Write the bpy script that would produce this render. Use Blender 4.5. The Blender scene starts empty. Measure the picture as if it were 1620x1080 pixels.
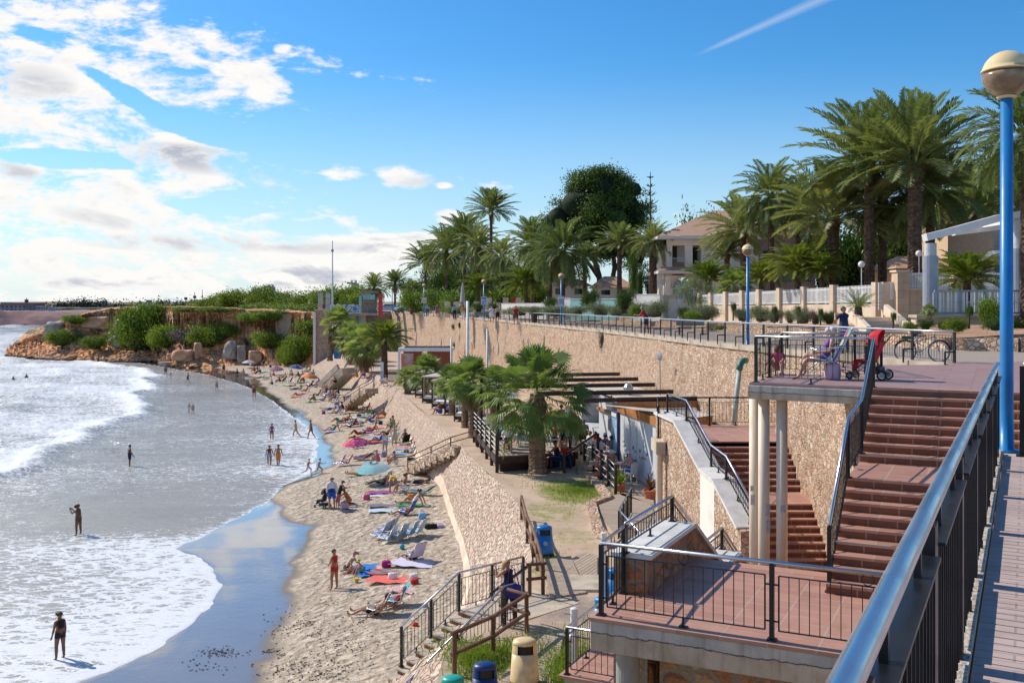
import bpy,bmesh,math,random
import numpy as np
from mathutils import Vector,Matrix
R=math.radians
rnd=random.Random(7)
SC=bpy.context.scene
COL=SC.collection
# ---------------- camera, sky, sun, exposure ----------------
EYE=12.0; FPX=1575.0; HOR=482.0
cam_d=bpy.data.cameras.new('camera'); cam=bpy.data.objects.new('camera',cam_d); COL.objects.link(cam)
cam.location=(0,0,EYE); cam.rotation_euler=(R(90),0,0)
cam_d.sensor_width=36; cam_d.lens=36*FPX/1620
cam_d.shift_y=-(540-HOR)/1620
cam_d.clip_end=5000; cam_d.clip_start=0.05
SC.camera=cam
SUN_DIR=Vector((-0.85,0.50,0.86)).normalized()
sun_d=bpy.data.lights.new('sun','SUN'); sun=bpy.data.objects.new('sun',sun_d); COL.objects.link(sun)
sun_d.energy=4.0; sun_d.angle=R(0.5); sun_d.color=(1.0,0.91,0.78)
sun.rotation_euler=SUN_DIR.to_track_quat('Z','Y').to_euler()
SC.view_settings.view_transform='Standard'; SC.view_settings.look='None'
SC.view_settings.exposure=0.28; SC.view_settings.gamma=1.0
SC.cycles.max_bounces=6; SC.cycles.transparent_max_bounces=12
SC.cycles.sample_clamp_indirect=4.0
class G:
 def __init__(s,t):s.t=t
 def n(s,typ,ins=None,**kw):
  nd=s.t.nodes.new(typ)
  for k,v in kw.items():setattr(nd,k,v)
  if ins:
   for k,v in ins.items():
    inp=nd.inputs[k]
    if isinstance(v,bpy.types.NodeSocket):s.t.links.new(v,inp)
    else:
     if hasattr(inp.default_value,'__len__')and len(inp.default_value)==4 and len(v)==3:v=(*v,1)
     inp.default_value=v
  return nd
 def m(s,op,a,b=0.0,c=0.0,clamp=False):
  nd=s.n('ShaderNodeMath',{0:a,1:b,2:c},operation=op); nd.use_clamp=clamp
  return nd.outputs[0]
 def mix(s,f,a,b,bt='MIX'):
  nd=s.n('ShaderNodeMix',data_type='RGBA',blend_type=bt)
  for i,v in((0,f),(6,a),(7,b)):
   if isinstance(v,bpy.types.NodeSocket):s.t.links.new(v,nd.inputs[i])
   else:nd.inputs[i].default_value=(*v,1)if i and len(v)==3 else v
  return nd.outputs[2]
 def noise(s,vec,sc,det=4,rough=.55,dist=0,out='Fac'):
  nd=s.n('ShaderNodeTexNoise',{'Scale':sc,'Detail':det,'Roughness':rough,'Distortion':dist})
  if vec is not None:s.t.links.new(vec,nd.inputs['Vector'])
  return nd.outputs[out]
 def vor(s,vec,sc,feat='F1',out='Distance',rnd_=1.0):
  nd=s.n('ShaderNodeTexVoronoi',{'Scale':sc,'Randomness':rnd_},feature=feat)
  if vec is not None:s.t.links.new(vec,nd.inputs['Vector'])
  return nd.outputs[out]
 def ramp(s,f,pts,interp='LINEAR'):
  nd=s.n('ShaderNodeValToRGB'); cr=nd.color_ramp; cr.interpolation=interp
  while len(cr.elements)<len(pts):cr.elements.new(0.5)
  for e,(p,c)in zip(cr.elements,pts):
   e.position=p; e.color=(c,c,c,1)if isinstance(c,(int,float))else(*c,1)
  s.t.links.new(f,nd.inputs[0]); return nd.outputs[0]
 def step(s,x,a,b):
  nd=s.n('ShaderNodeMapRange',{0:x,1:a,2:b,3:0.0,4:1.0},interpolation_type='SMOOTHSTEP'); return nd.outputs[0]
 def map(s,vec,scale=(1,1,1),rot=(0,0,0),loc=(0,0,0)):
  return s.n('ShaderNodeMapping',{'Vector':vec,'Scale':scale,'Rotation':rot,'Location':loc}).outputs[0]
 def bump(s,h,strength=.5,dist=.05):
  return s.n('ShaderNodeBump',{'Height':h,'Strength':strength,'Distance':dist}).outputs[0]
 def attr(s,name):return s.n('ShaderNodeAttribute',attribute_name=name).outputs['Fac']
 # ---- world: Nishita sky with a procedural cloud layer in world directions
wd=bpy.data.worlds.new('World'); SC.world=wd; wd.use_nodes=True
wt=wd.node_tree; wt.nodes.clear(); g=G(wt)
SKYS=0.118
sky=g.n('ShaderNodeTexSky',sky_type='NISHITA'); sky.sun_disc=False
sky.sun_elevation=math.asin(SUN_DIR.z); sky.sun_rotation=math.atan2(SUN_DIR.x,SUN_DIR.y)
sky.altitude=10; sky.air_density=1.0; sky.dust_density=0.55; sky.ozone_density=3.0
tc=g.n('ShaderNodeTexCoord').outputs['Generated']
sp=g.n('ShaderNodeSeparateXYZ',{0:tc}); X,Y,Z=sp.outputs
yy=g.m('MAXIMUM',Y,0.08)
U=g.m('DIVIDE',X,yy); W=g.m('DIVIDE',Z,yy)
zz=g.m('ADD',g.m('MAXIMUM',Z,0.0),0.10)
PX=g.m('DIVIDE',X,zz); PY=g.m('DIVIDE',Y,zz)
cv=g.n('ShaderNodeCombineXYZ',{0:PX,1:g.m('MULTIPLY',PY,1.0),2:0.0}).outputs[0]
cv=g.map(cv,scale=(1,.75,1),rot=(0,0,R(-18)))
uw=g.n('ShaderNodeCombineXYZ',{0:U,1:g.m('MULTIPLY',W,2.2),2:0.0}).outputs[0]
uwr=g.map(uw,scale=(1,1,1),rot=(0,0,R(22)))
uwr=g.map(uwr,scale=(.8,1.15,1))
n1=g.noise(uwr,13.0,12,.60,.5)
n2=g.noise(cv,1.3,8,.6,.2)
nn=g.m('ADD',g.m('MULTIPLY',n1,.85),g.m('MULTIPLY',n2,.15))
fine=g.noise(uw,34.0,6,.6,.2)
nn=g.m('ADD',nn,g.m('MULTIPLY',g.m('SUBTRACT',fine,.5),.34))
nn=g.m('ADD',nn,g.m('MULTIPLY',g.m('SUBTRACT',g.noise(uw,95.0,4,.6),.5),.16))
fc=g.n('ShaderNodeFloatCurve',{1:g.m('MULTIPLY',g.m('ADD',W,0.0),2.5)})
cm=fc.mapping.curves[0]
pts=[(0.0,.74),(.05,.72),(.10,.76),(.16,.76),(.205,.60),(.25,.57),(.31,.60),(.37,.63),(.42,.53),(.47,.52),(.52,.60),(.57,.62),(.67,.53),(.77,.46),(1,.2)]
cm.points[0].location=pts[0]; cm.points[1].location=pts[-1]
for p in pts[1:-1]:cm.points.new(*p)
fc.mapping.update()
ub=g.m('SUBTRACT',fc.outputs[0],0.80)
lim=g.m('SUBTRACT',ub,U)
dens=g.m('ADD',nn,g.m('MULTIPLY',g.m('MINIMUM',g.m('MAXIMUM',lim,-.35),.16),.95))
def ell(u,w,ru,rw,k,rot=0.0):
 du=g.m('SUBTRACT',U,u); dw=g.m('SUBTRACT',W,w)
 c,s_=math.cos(R(rot)),math.sin(R(rot))
 a=g.m('ADD',g.m('MULTIPLY',du,c/ru),g.m('MULTIPLY',dw,s_/ru))
 b=g.m('ADD',g.m('MULTIPLY',du,-s_/rw),g.m('MULTIPLY',dw,c/rw))
 d=g.m('ADD',g.m('MULTIPLY',a,a),g.m('MULTIPLY',b,b))
 return g.m('MULTIPLY',g.m('MAXIMUM',g.m('SUBTRACT',1.0,d),0.0),k)
P_=lambda x,y:((x-810)/FPX,(HOR-y)/FPX)
for(x,y,rx,ry,k,rt)in[(95,252,130,17,-.42,-4),(215,158,110,17,-.36,-30),(330,205,110,26,-.5,-14),(345,328,90,14,-.40,-4),(70,62,60,16,-.22,-20),(480,240,120,30,-.3,-10),(632,280,60,24,.30,-4),(540,268,50,20,.28,-14),(704,293,20,7,.20,0),(790,297,42,14,.28,-8),(1105,345,92,40,.42,0),(720,345,50,20,.34,-10),(445,76,18,10,.22,0),(880,345,120,34,.26,0),(640,390,90,26,.36,6),(1560,215,90,36,.30,0),(500,440,120,22,.30,0),(170,445,150,14,.22,3),(400,120,90,36,.16,-28)]:
 u,w=P_(x,y); dens=g.m('ADD',dens,ell(u,w,rx/FPX,ry/FPX,k,rt))
cmask=g.step(dens,.505,.69)
hz=g.m('MULTIPLY',g.step(g.m('SUBTRACT',.12,U),-.1,.35),g.m('MULTIPLY',g.step(W,-.01,.012),g.m('SUBTRACT',1.0,g.step(W,.045,.085))))
hzn=g.noise(g.map(uw,scale=(1,7,1)),4.0,5,.5)
hz=g.m('MULTIPLY',hz,g.m('ADD',.25,g.m('MULTIPLY',g.step(hzn,.35,.65),.6)))
cu,cw=P_(1190,48)
du=g.m('SUBTRACT',U,cu); dw=g.m('SUBTRACT',W,cw); ca,sa=math.cos(R(24)),math.sin(R(24))
al=g.m('ADD',g.m('MULTIPLY',du,ca),g.m('MULTIPLY',dw,sa)); ac=g.m('ABSOLUTE',g.m('SUBTRACT',g.m('MULTIPLY',dw,ca),g.m('MULTIPLY',du,sa)))
wdt=g.m('ADD',.0045,g.m('MULTIPLY',al,.03))
trail=g.m('MULTIPLY',g.m('SUBTRACT',1.0,g.m('DIVIDE',ac,g.m('MAXIMUM',wdt,.001)),clamp=True),g.m('MULTIPLY',g.step(al,-.072,-.02),.26))
trail=g.m('MAXIMUM',trail,g.m('MULTIPLY',g.step(g.noise(g.map(uw,scale=(1,9,1),rot=(0,0,.1)),3,5,.6),.5,.8),g.m('MULTIPLY',g.step(W,.285,.31),g.step(U,.28,.4))))
uo=g.map(uwr,loc=(-.008,.024,0))
n1b=g.noise(uo,13.0,7,.58,.5)
sh=g.step(g.m('SUBTRACT',n1,n1b),-.11,.06)
core=g.step(dens,.62,.95)
shade=g.m('MULTIPLY',g.m('MULTIPLY',core,g.m('SUBTRACT',1.0,sh)),.95)
for(x,y,rx,ry,k,rt)in[(290,250,150,26,.95,-6),(420,268,70,20,.9,-10),(40,130,90,34,.55,-4),(30,272,60,14,.7,-14),(300,385,190,16,.75,-1),(150,345,80,14,.5,-12),(500,392,90,12,.6,0),(650,288,60,12,.45,0)]:
 u,w=P_(x,y); shade=g.m('ADD',shade,g.m('MULTIPLY',g.m('MULTIPLY',ell(u,w,rx/FPX,ry/FPX,k,rt),g.step(n1,.38,.62)),1.0),clamp=True)
ccol=g.mix(shade,(1.0,.985,.96),(.50,.53,.62))
skyc=g.n('ShaderNodeHueSaturation',{'Saturation':1.32,'Value':1.0,'Color':sky.outputs[0]}).outputs[0]
skyc=g.mix(1.0,skyc,(.62,.94,1.07),'MULTIPLY')
hzf=g.m('MULTIPLY',g.m('SUBTRACT',1.0,g.step(W,-.02,.26)),.72)
skyc=g.mix(hzf,skyc,(5.0,6.0,6.7))
bg1=g.n('ShaderNodeBackground',{'Color':skyc,'Strength':SKYS})
bg2=g.n('ShaderNodeBackground',{'Color':ccol,'Strength':.82})
allm=g.m('MAXIMUM',cmask,g.m('MAXIMUM',g.m('MULTIPLY',hz,.75),trail))
up=g.step(Z,-.01,.0)
allm=g.m('MULTIPLY',allm,up,clamp=True)
mx=g.n('ShaderNodeMixShader',{0:allm,1:bg1.outputs[0],2:bg2.outputs[0]})
wt.links.new(mx.outputs[0],g.n('ShaderNodeOutputWorld').inputs[0])
# ---------------- pixel -> world helpers (used once, to place real things at real distances) ----------------
def P(px,py,z):
 d=(EYE-z)*FPX/(py-HOR); return Vector(((px-810)/FPX*d,d,z))
def PD(px,d,py=None,z=None):
 if z is None:z=EYE+(HOR-py)/FPX*d
 return Vector(((px-810)/FPX*d,d,z))
 # ---------------- objects ----------------
def tag(o,label,cat,group=None,kind=None):
 if label:o['label']=label
 if cat:o['category']=cat
 if group:o['group']=group
 if kind:o['kind']=kind
 return o
def thing(name,label,cat,loc=(0,0,0),rz=0.0,group=None,s=1.0):
 o=bpy.data.objects.new(name,None); COL.objects.link(o); o.location=loc; o.rotation_euler=(0,0,rz); o.scale=(s,s,s)
 o.empty_display_size=.2
 return tag(o,label,cat,group)
def mesh_obj(name,me,mt=None,parent=None):
 o=bpy.data.objects.new(name,me); COL.objects.link(o)
 if parent is not None:o.parent=parent
 if mt is not None:
  if not me.materials:me.materials.append(mt)
  elif me.materials[0]!=mt:o.material_slots[0].link='OBJECT'; o.material_slots[0].material=mt
 return o
def copy_tree(o,loc=None,rz=None,label=None,s=None,parent=None):
 c=o.copy(); COL.objects.link(c)
 if parent is not None:c.parent=parent
 if loc is not None:c.location=loc
 if rz is not None:c.rotation_euler=(c.rotation_euler[0],c.rotation_euler[1],rz)
 if s is not None:c.scale=s if hasattr(s,'__len__')else(s,s,s)
 if label:c['label']=label
 for ch in list(o.children):copy_tree(ch,parent=c)
 return c
def world_parent(o,parent):
 o.parent=parent; o.matrix_parent_inverse=parent_matrix(parent).inverted()
def parent_matrix(p):
 m=Matrix.LocRotScale(p.location,p.rotation_euler,p.scale)
 return parent_matrix(p.parent)@m if p.parent else m
class MB:
 def __init__(s):s.v=[]; s.f=[]
 def add(s,vs,fs):
  b=len(s.v); s.v.extend([tuple(v)for v in vs]); s.f.extend([tuple(i+b for i in f)for f in fs]); return s
 def box(s,c,d,rz=0.0,rx=0.0,ry=0.0,taper=1.0):
  hx,hy,hz=d[0]/2,d[1]/2,d[2]/2
  M=Matrix.Rotation(rz,3,'Z')@Matrix.Rotation(ry,3,'Y')@Matrix.Rotation(rx,3,'X'); c=Vector(c)
  vs=[c+M@Vector((x*hx*(taper if z>0 else 1),y*hy*(taper if z>0 else 1),z*hz))for z in(-1,1)for y in(-1,1)for x in(-1,1)]
  return s.add(vs,[(0,2,3,1),(4,5,7,6),(0,1,5,4),(2,6,7,3),(0,4,6,2),(1,3,7,5)])
 def beam(s,a,b,w,h,up=Vector((0,0,1))):
  a=Vector(a); b=Vector(b); d=(b-a)
  if d.length<1e-6:return s
  d.normalize(); sd=d.cross(up)
  if sd.length<1e-3:sd=Vector((1,0,0))
  sd.normalize(); u=sd.cross(d).normalized()
  vs=[p+sd*(x*w/2)+u*(y*h/2)for p in(a,b)for y in(-1,1)for x in(-1,1)]
  return s.add(vs,[(0,1,3,2),(4,6,7,5),(0,4,5,1),(2,3,7,6),(0,2,6,4),(1,5,7,3)])
 def tube(s,pts,r,n=8,caps=True):
  pts=[Vector(p)for p in pts]; k=len(pts); rs=r if hasattr(r,'__len__')else[r]*k
  rings=[]; prev=None
  for i,p in enumerate(pts):
   t=(pts[min(i+1,k-1)]-pts[max(i-1,0)]).normalized()
   if prev is None:
    a=t.cross(Vector((0,0,1)))
    if a.length<.05:a=t.cross(Vector((0,1,0)))
    a.normalize()
   else:
    a=prev-t*prev.dot(t)
    if a.length<1e-4:a=t.orthogonal()
    a.normalize()
   prev=a; b=t.cross(a)
   rings.append([p+(a*math.cos(2*math.pi*j/n)+b*math.sin(2*math.pi*j/n))*rs[i]for j in range(n)])
  vs=[v for rg in rings for v in rg]
  fs=[(i*n+j,i*n+(j+1)%n,(i+1)*n+(j+1)%n,(i+1)*n+j)for i in range(k-1)for j in range(n)]
  if caps:fs+=[tuple(range(n-1,-1,-1)),tuple((k-1)*n+j for j in range(n))]
  return s.add(vs,fs)
 def lathe(s,prof,n=16,c=(0,0,0),sq=1.0):
  vs=[(c[0]+r*math.cos(2*math.pi*j/n),c[1]+r*math.sin(2*math.pi*j/n)*sq,c[2]+z)for r,z in prof for j in range(n)]
  k=len(prof)
  fs=[(i*n+j,i*n+(j+1)%n,(i+1)*n+(j+1)%n,(i+1)*n+j)for i in range(k-1)for j in range(n)]
  fs+=[tuple(range(n-1,-1,-1)),tuple((k-1)*n+j for j in range(n))]
  return s.add(vs,fs)
 def ring(s,c,r,t,n=12,axis='Y',rz=0.0):
  ps=[]
  for i in range(n+1):
   a=2*math.pi*i/n; v=Vector((r*math.cos(a),0,r*math.sin(a)))if axis=='Y' else Vector((r*math.cos(a),r*math.sin(a),0))if axis=='Z' else Vector((0,r*math.cos(a),r*math.sin(a)))
   ps.append(Vector(c)+Matrix.Rotation(rz,3,'Z')@v)
  return s.tube(ps,t,6,False)
 def prism(s,poly,z0,z1):
  n=len(poly); a=z0 if hasattr(z0,'__len__')else[z0]*n; b=z1 if hasattr(z1,'__len__')else[z1]*n
  vs=[(p[0],p[1],a[i])for i,p in enumerate(poly)]+[(p[0],p[1],b[i])for i,p in enumerate(poly)]
  return s.add(vs,[tuple(range(n-1,-1,-1)),tuple(range(n,2*n))]+[(i,(i+1)%n,n+(i+1)%n,n+i)for i in range(n)])
 def quad(s,a,b,c,d):return s.add([a,b,c,d],[(0,1,2,3)])
 def mesh(s,name,smooth=False):
  me=bpy.data.meshes.new(name); me.from_pydata(s.v,[],s.f); me.update()
  if smooth:me.polygons.foreach_set('use_smooth',[True]*len(me.polygons))
  return me
 def build(s,name,mt,parent=None,smooth=False,world=False,bevel=0.0):
  me=s.mesh(name,smooth); me.materials.append(mt)
  o=mesh_obj(name,me)
  if bevel:
   bm=bmesh.new(); bm.from_mesh(me); bmesh.ops.bevel(bm,geom=[e for e in bm.edges],offset=bevel,segments=1,affect='EDGES',clamp_overlap=True); bm.to_mesh(me); bm.free()
  if parent is not None:
   if world:world_parent(o,parent)
   else:o.parent=parent
  return o
def np_mesh(name,V,F,mt,attrs=None,smooth=True):
 me=bpy.data.meshes.new(name)
 me.vertices.add(len(V)); me.vertices.foreach_set('co',np.asarray(V,dtype=np.float32).ravel())
 F=np.asarray(F,dtype=np.int32); k=F.shape[1]
 me.loops.add(F.size); me.loops.foreach_set('vertex_index',F.ravel())
 me.polygons.add(len(F)); me.polygons.foreach_set('loop_start',np.arange(0,F.size,k,dtype=np.int32))
 me.polygons.foreach_set('use_smooth',np.full(len(F),smooth))
 if attrs:
  for a,arr in attrs.items():
   at=me.attributes.new(a,'FLOAT','POINT'); at.data.foreach_set('value',np.asarray(arr,dtype=np.float32).ravel())
 me.update(calc_edges=True); me.materials.append(mt)
 return me
def grid(name,X,Y,Z,mt,attrs=None,kind='structure',keep=None):
 ny,nx=X.shape; V=np.stack([X,Y,Z],-1).reshape(-1,3)
 i=np.arange(ny*nx).reshape(ny,nx)
 F=np.stack([i[:-1,:-1],i[:-1,1:],i[1:,1:],i[1:,:-1]],-1).reshape(-1,4)
 if keep is not None:
  k=(keep[:-1,:-1]&keep[1:,1:]&keep[:-1,1:]&keep[1:,:-1]).ravel(); F=F[k]
 o=mesh_obj(name,np_mesh(name,V,F,mt,attrs))
 if kind:o['kind']=kind
 return o
_perm=np.random.RandomState(3).rand(512,512)
def vnoise(x,y):
 xi=np.floor(x).astype(int); yi=np.floor(y).astype(int); fx=x-xi; fy=y-yi
 fx=fx*fx*(3-2*fx); fy=fy*fy*(3-2*fy)
 h=lambda a,b:_perm[a%512,b%512]
 return(h(xi,yi)*(1-fx)+h(xi+1,yi)*fx)*(1-fy)+(h(xi,yi+1)*(1-fx)+h(xi+1,yi+1)*fx)*fy
def fbm(x,y,o=4,g_=.5):
 a=1.0; s=0; t=0
 for k in range(o):s=s+a*vnoise(x*2**k+17*k,y*2**k+5*k); t+=a; a*=g_
 return s/t
def sstep(x,a,b):
 t=np.clip((x-a)/(b-a),0,1); return t*t*(3-2*t)
 # ---------------- materials ----------------
def newmat(name):
 m=bpy.data.materials.new(name); m.use_nodes=True; m.node_tree.nodes.clear(); return m,G(m.node_tree)
def fin(m,g,col,rough=.6,metal=0.0,nrm=None,**kw):
 ins={'Base Color':col,'Roughness':rough,'Metallic':metal}; ins.update(kw)
 b=g.n('ShaderNodeBsdfPrincipled',ins)
 if nrm is not None:g.t.links.new(nrm,b.inputs['Normal'])
 g.t.links.new(b.outputs[0],g.n('ShaderNodeOutputMaterial').inputs[0]); return m
_mc={}
def M(name,c1,c2=None,sc=6.0,rough=.6,metal=0.0,bump=.0,bsc=None,det=4,lo=.35,hi=.65,stretch=None,bd=.02,**kw):
 if name in _mc:return _mc[name]
 m,g=newmat(name); v=g.n('ShaderNodeTexCoord').outputs['Object']
 if stretch:v=g.map(v,scale=stretch)
 if c2 is None:c2=tuple(x*.86 for x in c1)
 f=g.step(g.noise(v,sc,det),lo,hi)
 col=g.mix(f,c1,c2)
 nr=g.bump(g.noise(v,bsc or sc*3,4),bump,bd)if bump else None
 rr=g.m('ADD',rough,g.m('MULTIPLY',g.m('SUBTRACT',f,.5),.12))
 _mc[name]=fin(m,g,col,rr,metal,nr,**kw); return _mc[name]
def cloth(c,rough=.85):
 k='cloth_%02x%02x%02x'%tuple(int(min(x,1)*255)for x in c)
 return M(k,c,tuple(x*.8 for x in c),14,rough)
 # ---- stone, tile, wood, metal
def stone_mat(name,sc,cols,mortar=(.40,.31,.22),mw=.05,bump=.8,warp=.35,dist=.06,aniso=(1,1,1.35)):
 m,g=newmat(name); v0=g.n('ShaderNodeTexCoord').outputs['Object']
 v=g.map(v0,scale=aniso)
 nz=g.noise(v,sc*.8,3,out='Color')
 vv=g.n('ShaderNodeVectorMath',{0:v,1:g.n('ShaderNodeVectorMath',{0:nz,3:warp/sc*1.2},operation='SCALE').outputs[0]},operation='ADD').outputs[0]
 cell=g.vor(vv,sc,'F1','Color'); edge=g.vor(vv,sc,'DISTANCE_TO_EDGE','Distance')
 s1=g.n('ShaderNodeSeparateXYZ',{0:cell}).outputs
 col=g.ramp(s1[0],[(i/(len(cols)-1),c)for i,c in enumerate(cols)])
 col=g.mix(g.step(g.noise(v,sc*5,5,.65),.3,.75),col,g.mix(1.0,col,(.66,.60,.55),'MULTIPLY'))
 col=g.mix(g.m('MULTIPLY',g.step(g.noise(v0,.35,3),.5,.75),.35),col,g.mix(1.0,col,(.72,.62,.52),'MULTIPLY'))
 vs=g.noise(g.map(v0,scale=(1.2,1.2,.09)),1.0,5,.6)
 col=g.mix(g.m('MULTIPLY',g.step(vs,.54,.72),.42),col,g.mix(1.0,col,(.55,.47,.40),'MULTIPLY'))
 e=g.step(edge,mw*.35,mw*1.3)
 col=g.mix(e,mortar,col)
 h=g.m('ADD',g.m('MULTIPLY',g.step(edge,0.0,mw*3.2),g.m('ADD',.55,g.m('MULTIPLY',s1[1],.6))),g.m('MULTIPLY',g.noise(v,sc*4,5,.65),.38))
 return fin(m,g,col,.88,0,g.bump(h,bump,dist))
PINK=[(.50,.28,.17),(.68,.48,.34),(.74,.57,.43),(.58,.36,.23),(.80,.66,.52),(.62,.38,.25)]
STONE_WALL=stone_mat('rubble_limestone',5.0,PINK,mortar=(.52,.40,.28),mw=.035,bump=.9,dist=.08,warp=.9)
STONE_NEAR=stone_mat('red_rubble_masonry',2.9,[(.42,.17,.07),(.55,.32,.17),(.38,.15,.07),(.62,.42,.26),(.48,.24,.11),(.36,.17,.09)],mortar=(.27,.21,.15),mw=.11,bump=1.0,warp=.55,dist=.08)
STONE_SLOPE=stone_mat('sloping_stone_pitching',2.3,[(.60,.42,.30),(.70,.55,.41),(.64,.45,.33),(.76,.63,.48),(.55,.38,.27)],mortar=(.40,.29,.19),mw=.05,bump=1.0,dist=.10,aniso=(1.5,.8,1.2))
STONE_LOW=stone_mat('low_garden_stone',4.2,PINK,mortar=(.36,.26,.17),mw=.07,bump=1.0)
CONC=M('weathered_concrete',(.50,.43,.34),(.34,.27,.19),1.6,.9,bump=.5,bsc=14,det=7,lo=.4,hi=.7)
def slab_mat():
 m,g=newmat('cracked_slab_concrete'); v=g.n('ShaderNodeTexCoord').outputs['Object']; z=g.n('ShaderNodeSeparateXYZ',{0:v}).outputs[2]
 n=g.noise(v,1.4,7,.65); k=g.m('ADD',z,g.m('MULTIPLY',g.m('SUBTRACT',g.noise(v,2.6,6,.7),.5),.16))
 lo=g.mix(g.step(n,.35,.65),(.56,.46,.34),(.40,.30,.20)); up=g.mix(g.step(n,.4,.6),(.40,.38,.35),(.52,.48,.42)); col=g.mix(g.step(k,-.22,-.20),lo,up)
 dr=g.noise(g.map(v,scale=(3.5,3.5,.25)),1.5,5,.6); col=g.mix(g.m('MULTIPLY',g.step(dr,.5,.7),.6),col,(.25,.18,.12))
 cr=g.m('SUBTRACT',1.0,g.step(g.m('ABSOLUTE',g.m('SUBTRACT',k,-.21)),.002,.012)); col=g.mix(g.m('MULTIPLY',cr,.85),col,(.08,.06,.045))
 return fin(m,g,col,.92,0,g.bump(g.m('ADD',g.m('MULTIPLY',g.noise(v,18,6,.7),.5),g.m('MULTIPLY',cr,-1.0)),.7,.03))
SLABM=slab_mat()
CONC_P=M('pale_concrete',(.56,.47,.36),(.42,.35,.27),1.1,.9,bump=.4,bsc=16,det=7)
COPING=M('white_coping',(.72,.70,.66),(.60,.57,.52),3,.7,bump=.1)
CREAM_COL=M('cream_painted_column',(.72,.60,.46),(.60,.48,.34),2.2,.6,bump=.15,bsc=9,det=6,lo=.45,hi=.75,stretch=(1,1,.5))
PLASTER=M('white_plaster',(.74,.71,.64),(.60,.54,.44),.9,.85,bump=.15,det=6,lo=.5,hi=.8)
CREAMWALL=M('cream_render',(.74,.60,.46),(.64,.50,.37),.6,.85,bump=.1)
SANDWALL=None
def tile_mat(name,c1,c2,grout,bw,bh,gap=.02,rough=.45,bump=.3,offset=0.0,sq=1.0,swap=None):
 m,g=newmat(name); v=g.n('ShaderNodeTexCoord').outputs['Object']
 v=g.map(v,rot=swap)if swap else v
 b=g.n('ShaderNodeTexBrick',{'Vector':v,'Color1':c1,'Color2':c2,'Mortar':grout,'Scale':1.0,'Mortar Size':gap,'Mortar Smooth':.2,'Bias':0.0,'Brick Width':bw,'Row Height':bh},offset=offset,squash=sq)
 n=g.noise(v,2.2,6,.6)
 col=g.mix(g.m('MULTIPLY',g.step(n,.42,.72),.45),b.outputs[0],g.mix(1.0,b.outputs[0],(.62,.58,.56),'MULTIPLY'))
 col=g.mix(g.m('MULTIPLY',g.step(g.noise(v,9,5,.7),.55,.8),.25),col,(.45,.34,.27))
 h=g.m('SUBTRACT',g.m('MULTIPLY',g.noise(v,30,3),.15),b.outputs[1])
 return fin(m,g,col,g.m('ADD',rough,g.m('MULTIPLY',n,.25)),0,g.bump(h,bump,.006))
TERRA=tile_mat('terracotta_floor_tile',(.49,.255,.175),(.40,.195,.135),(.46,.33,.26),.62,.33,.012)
TERRA_V=tile_mat('shaded_terracotta_riser',(.22,.072,.034),(.175,.06,.03),(.36,.22,.15),.45,5.0,.012,swap=(0,0,0))  # same terracotta, darkened: shade on the risers is put into the colour
TERRA_UP=tile_mat('mauve_terrace_tile',(.37,.235,.215),(.33,.205,.19),(.27,.18,.16),.62,.62,.010)
PATH_T=tile_mat('pink_path_paver',(.54,.41,.37),(.46,.35,.32),(.36,.28,.25),.46,.115,.007,.85,.3,offset=.5)
def prom_mat():
 m,g=newmat('promenade_paving'); v=g.n('ShaderNodeTexCoord').outputs['Object']
 v=g.map(v,rot=(0,0,R(10)))
 z=g.n('ShaderNodeTexWave',{'Vector':v,'Scale':.55,'Distortion':7.0,'Detail':0.0,'Detail Scale':.7},wave_type='BANDS',bands_direction='Y').outputs['Fac']
 zz_=g.step(z,.4,.6)
 b=g.n('ShaderNodeTexBrick',{'Vector':v,'Color1':(1,1,1),'Color2':(.9,.88,.86),'Mortar':(.6,.55,.5),'Scale':1.0,'Mortar Size':.012,'Brick Width':.4,'Row Height':.2}).outputs[0]
 col=g.mix(zz_,(.47,.37,.29),(.33,.285,.25)); col=g.mix(1.0,col,b,'MULTIPLY')
 col=g.mix(g.m('MULTIPLY',g.noise(v,.8,5),.35),col,(.28,.22,.17))
 return fin(m,g,col,.85)
PROM=prom_mat()
def sand_ground():
 m,g=newmat('packed_beige_ground'); v=g.n('ShaderNodeTexCoord').outputs['Object']
 n=g.noise(v,.5,7,.62); col=g.mix(g.step(n,.35,.65),(.56,.42,.30),(.44,.32,.22))
 gr=g.attr('grass'); nz=g.noise(v,3.2,6,.7)
 gm=g.step(g.m('ADD',gr,g.m('MULTIPLY',g.m('SUBTRACT',nz,.5),1.1)),.38,.72)
 gcol=g.mix(g.step(g.noise(v,1.4,5),.35,.65),(.16,.19,.035),(.30,.27,.08))
 col=g.mix(gm,col,gcol)
 wet=g.attr('damp'); col=g.mix(g.m('MULTIPLY',wet,g.step(nz,.2,.6)),col,(.27,.21,.17))
 return fin(m,g,col,.9,0,g.bump(g.noise(v,9,7,.7),.7,.05))
GROUND=sand_ground()
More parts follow.
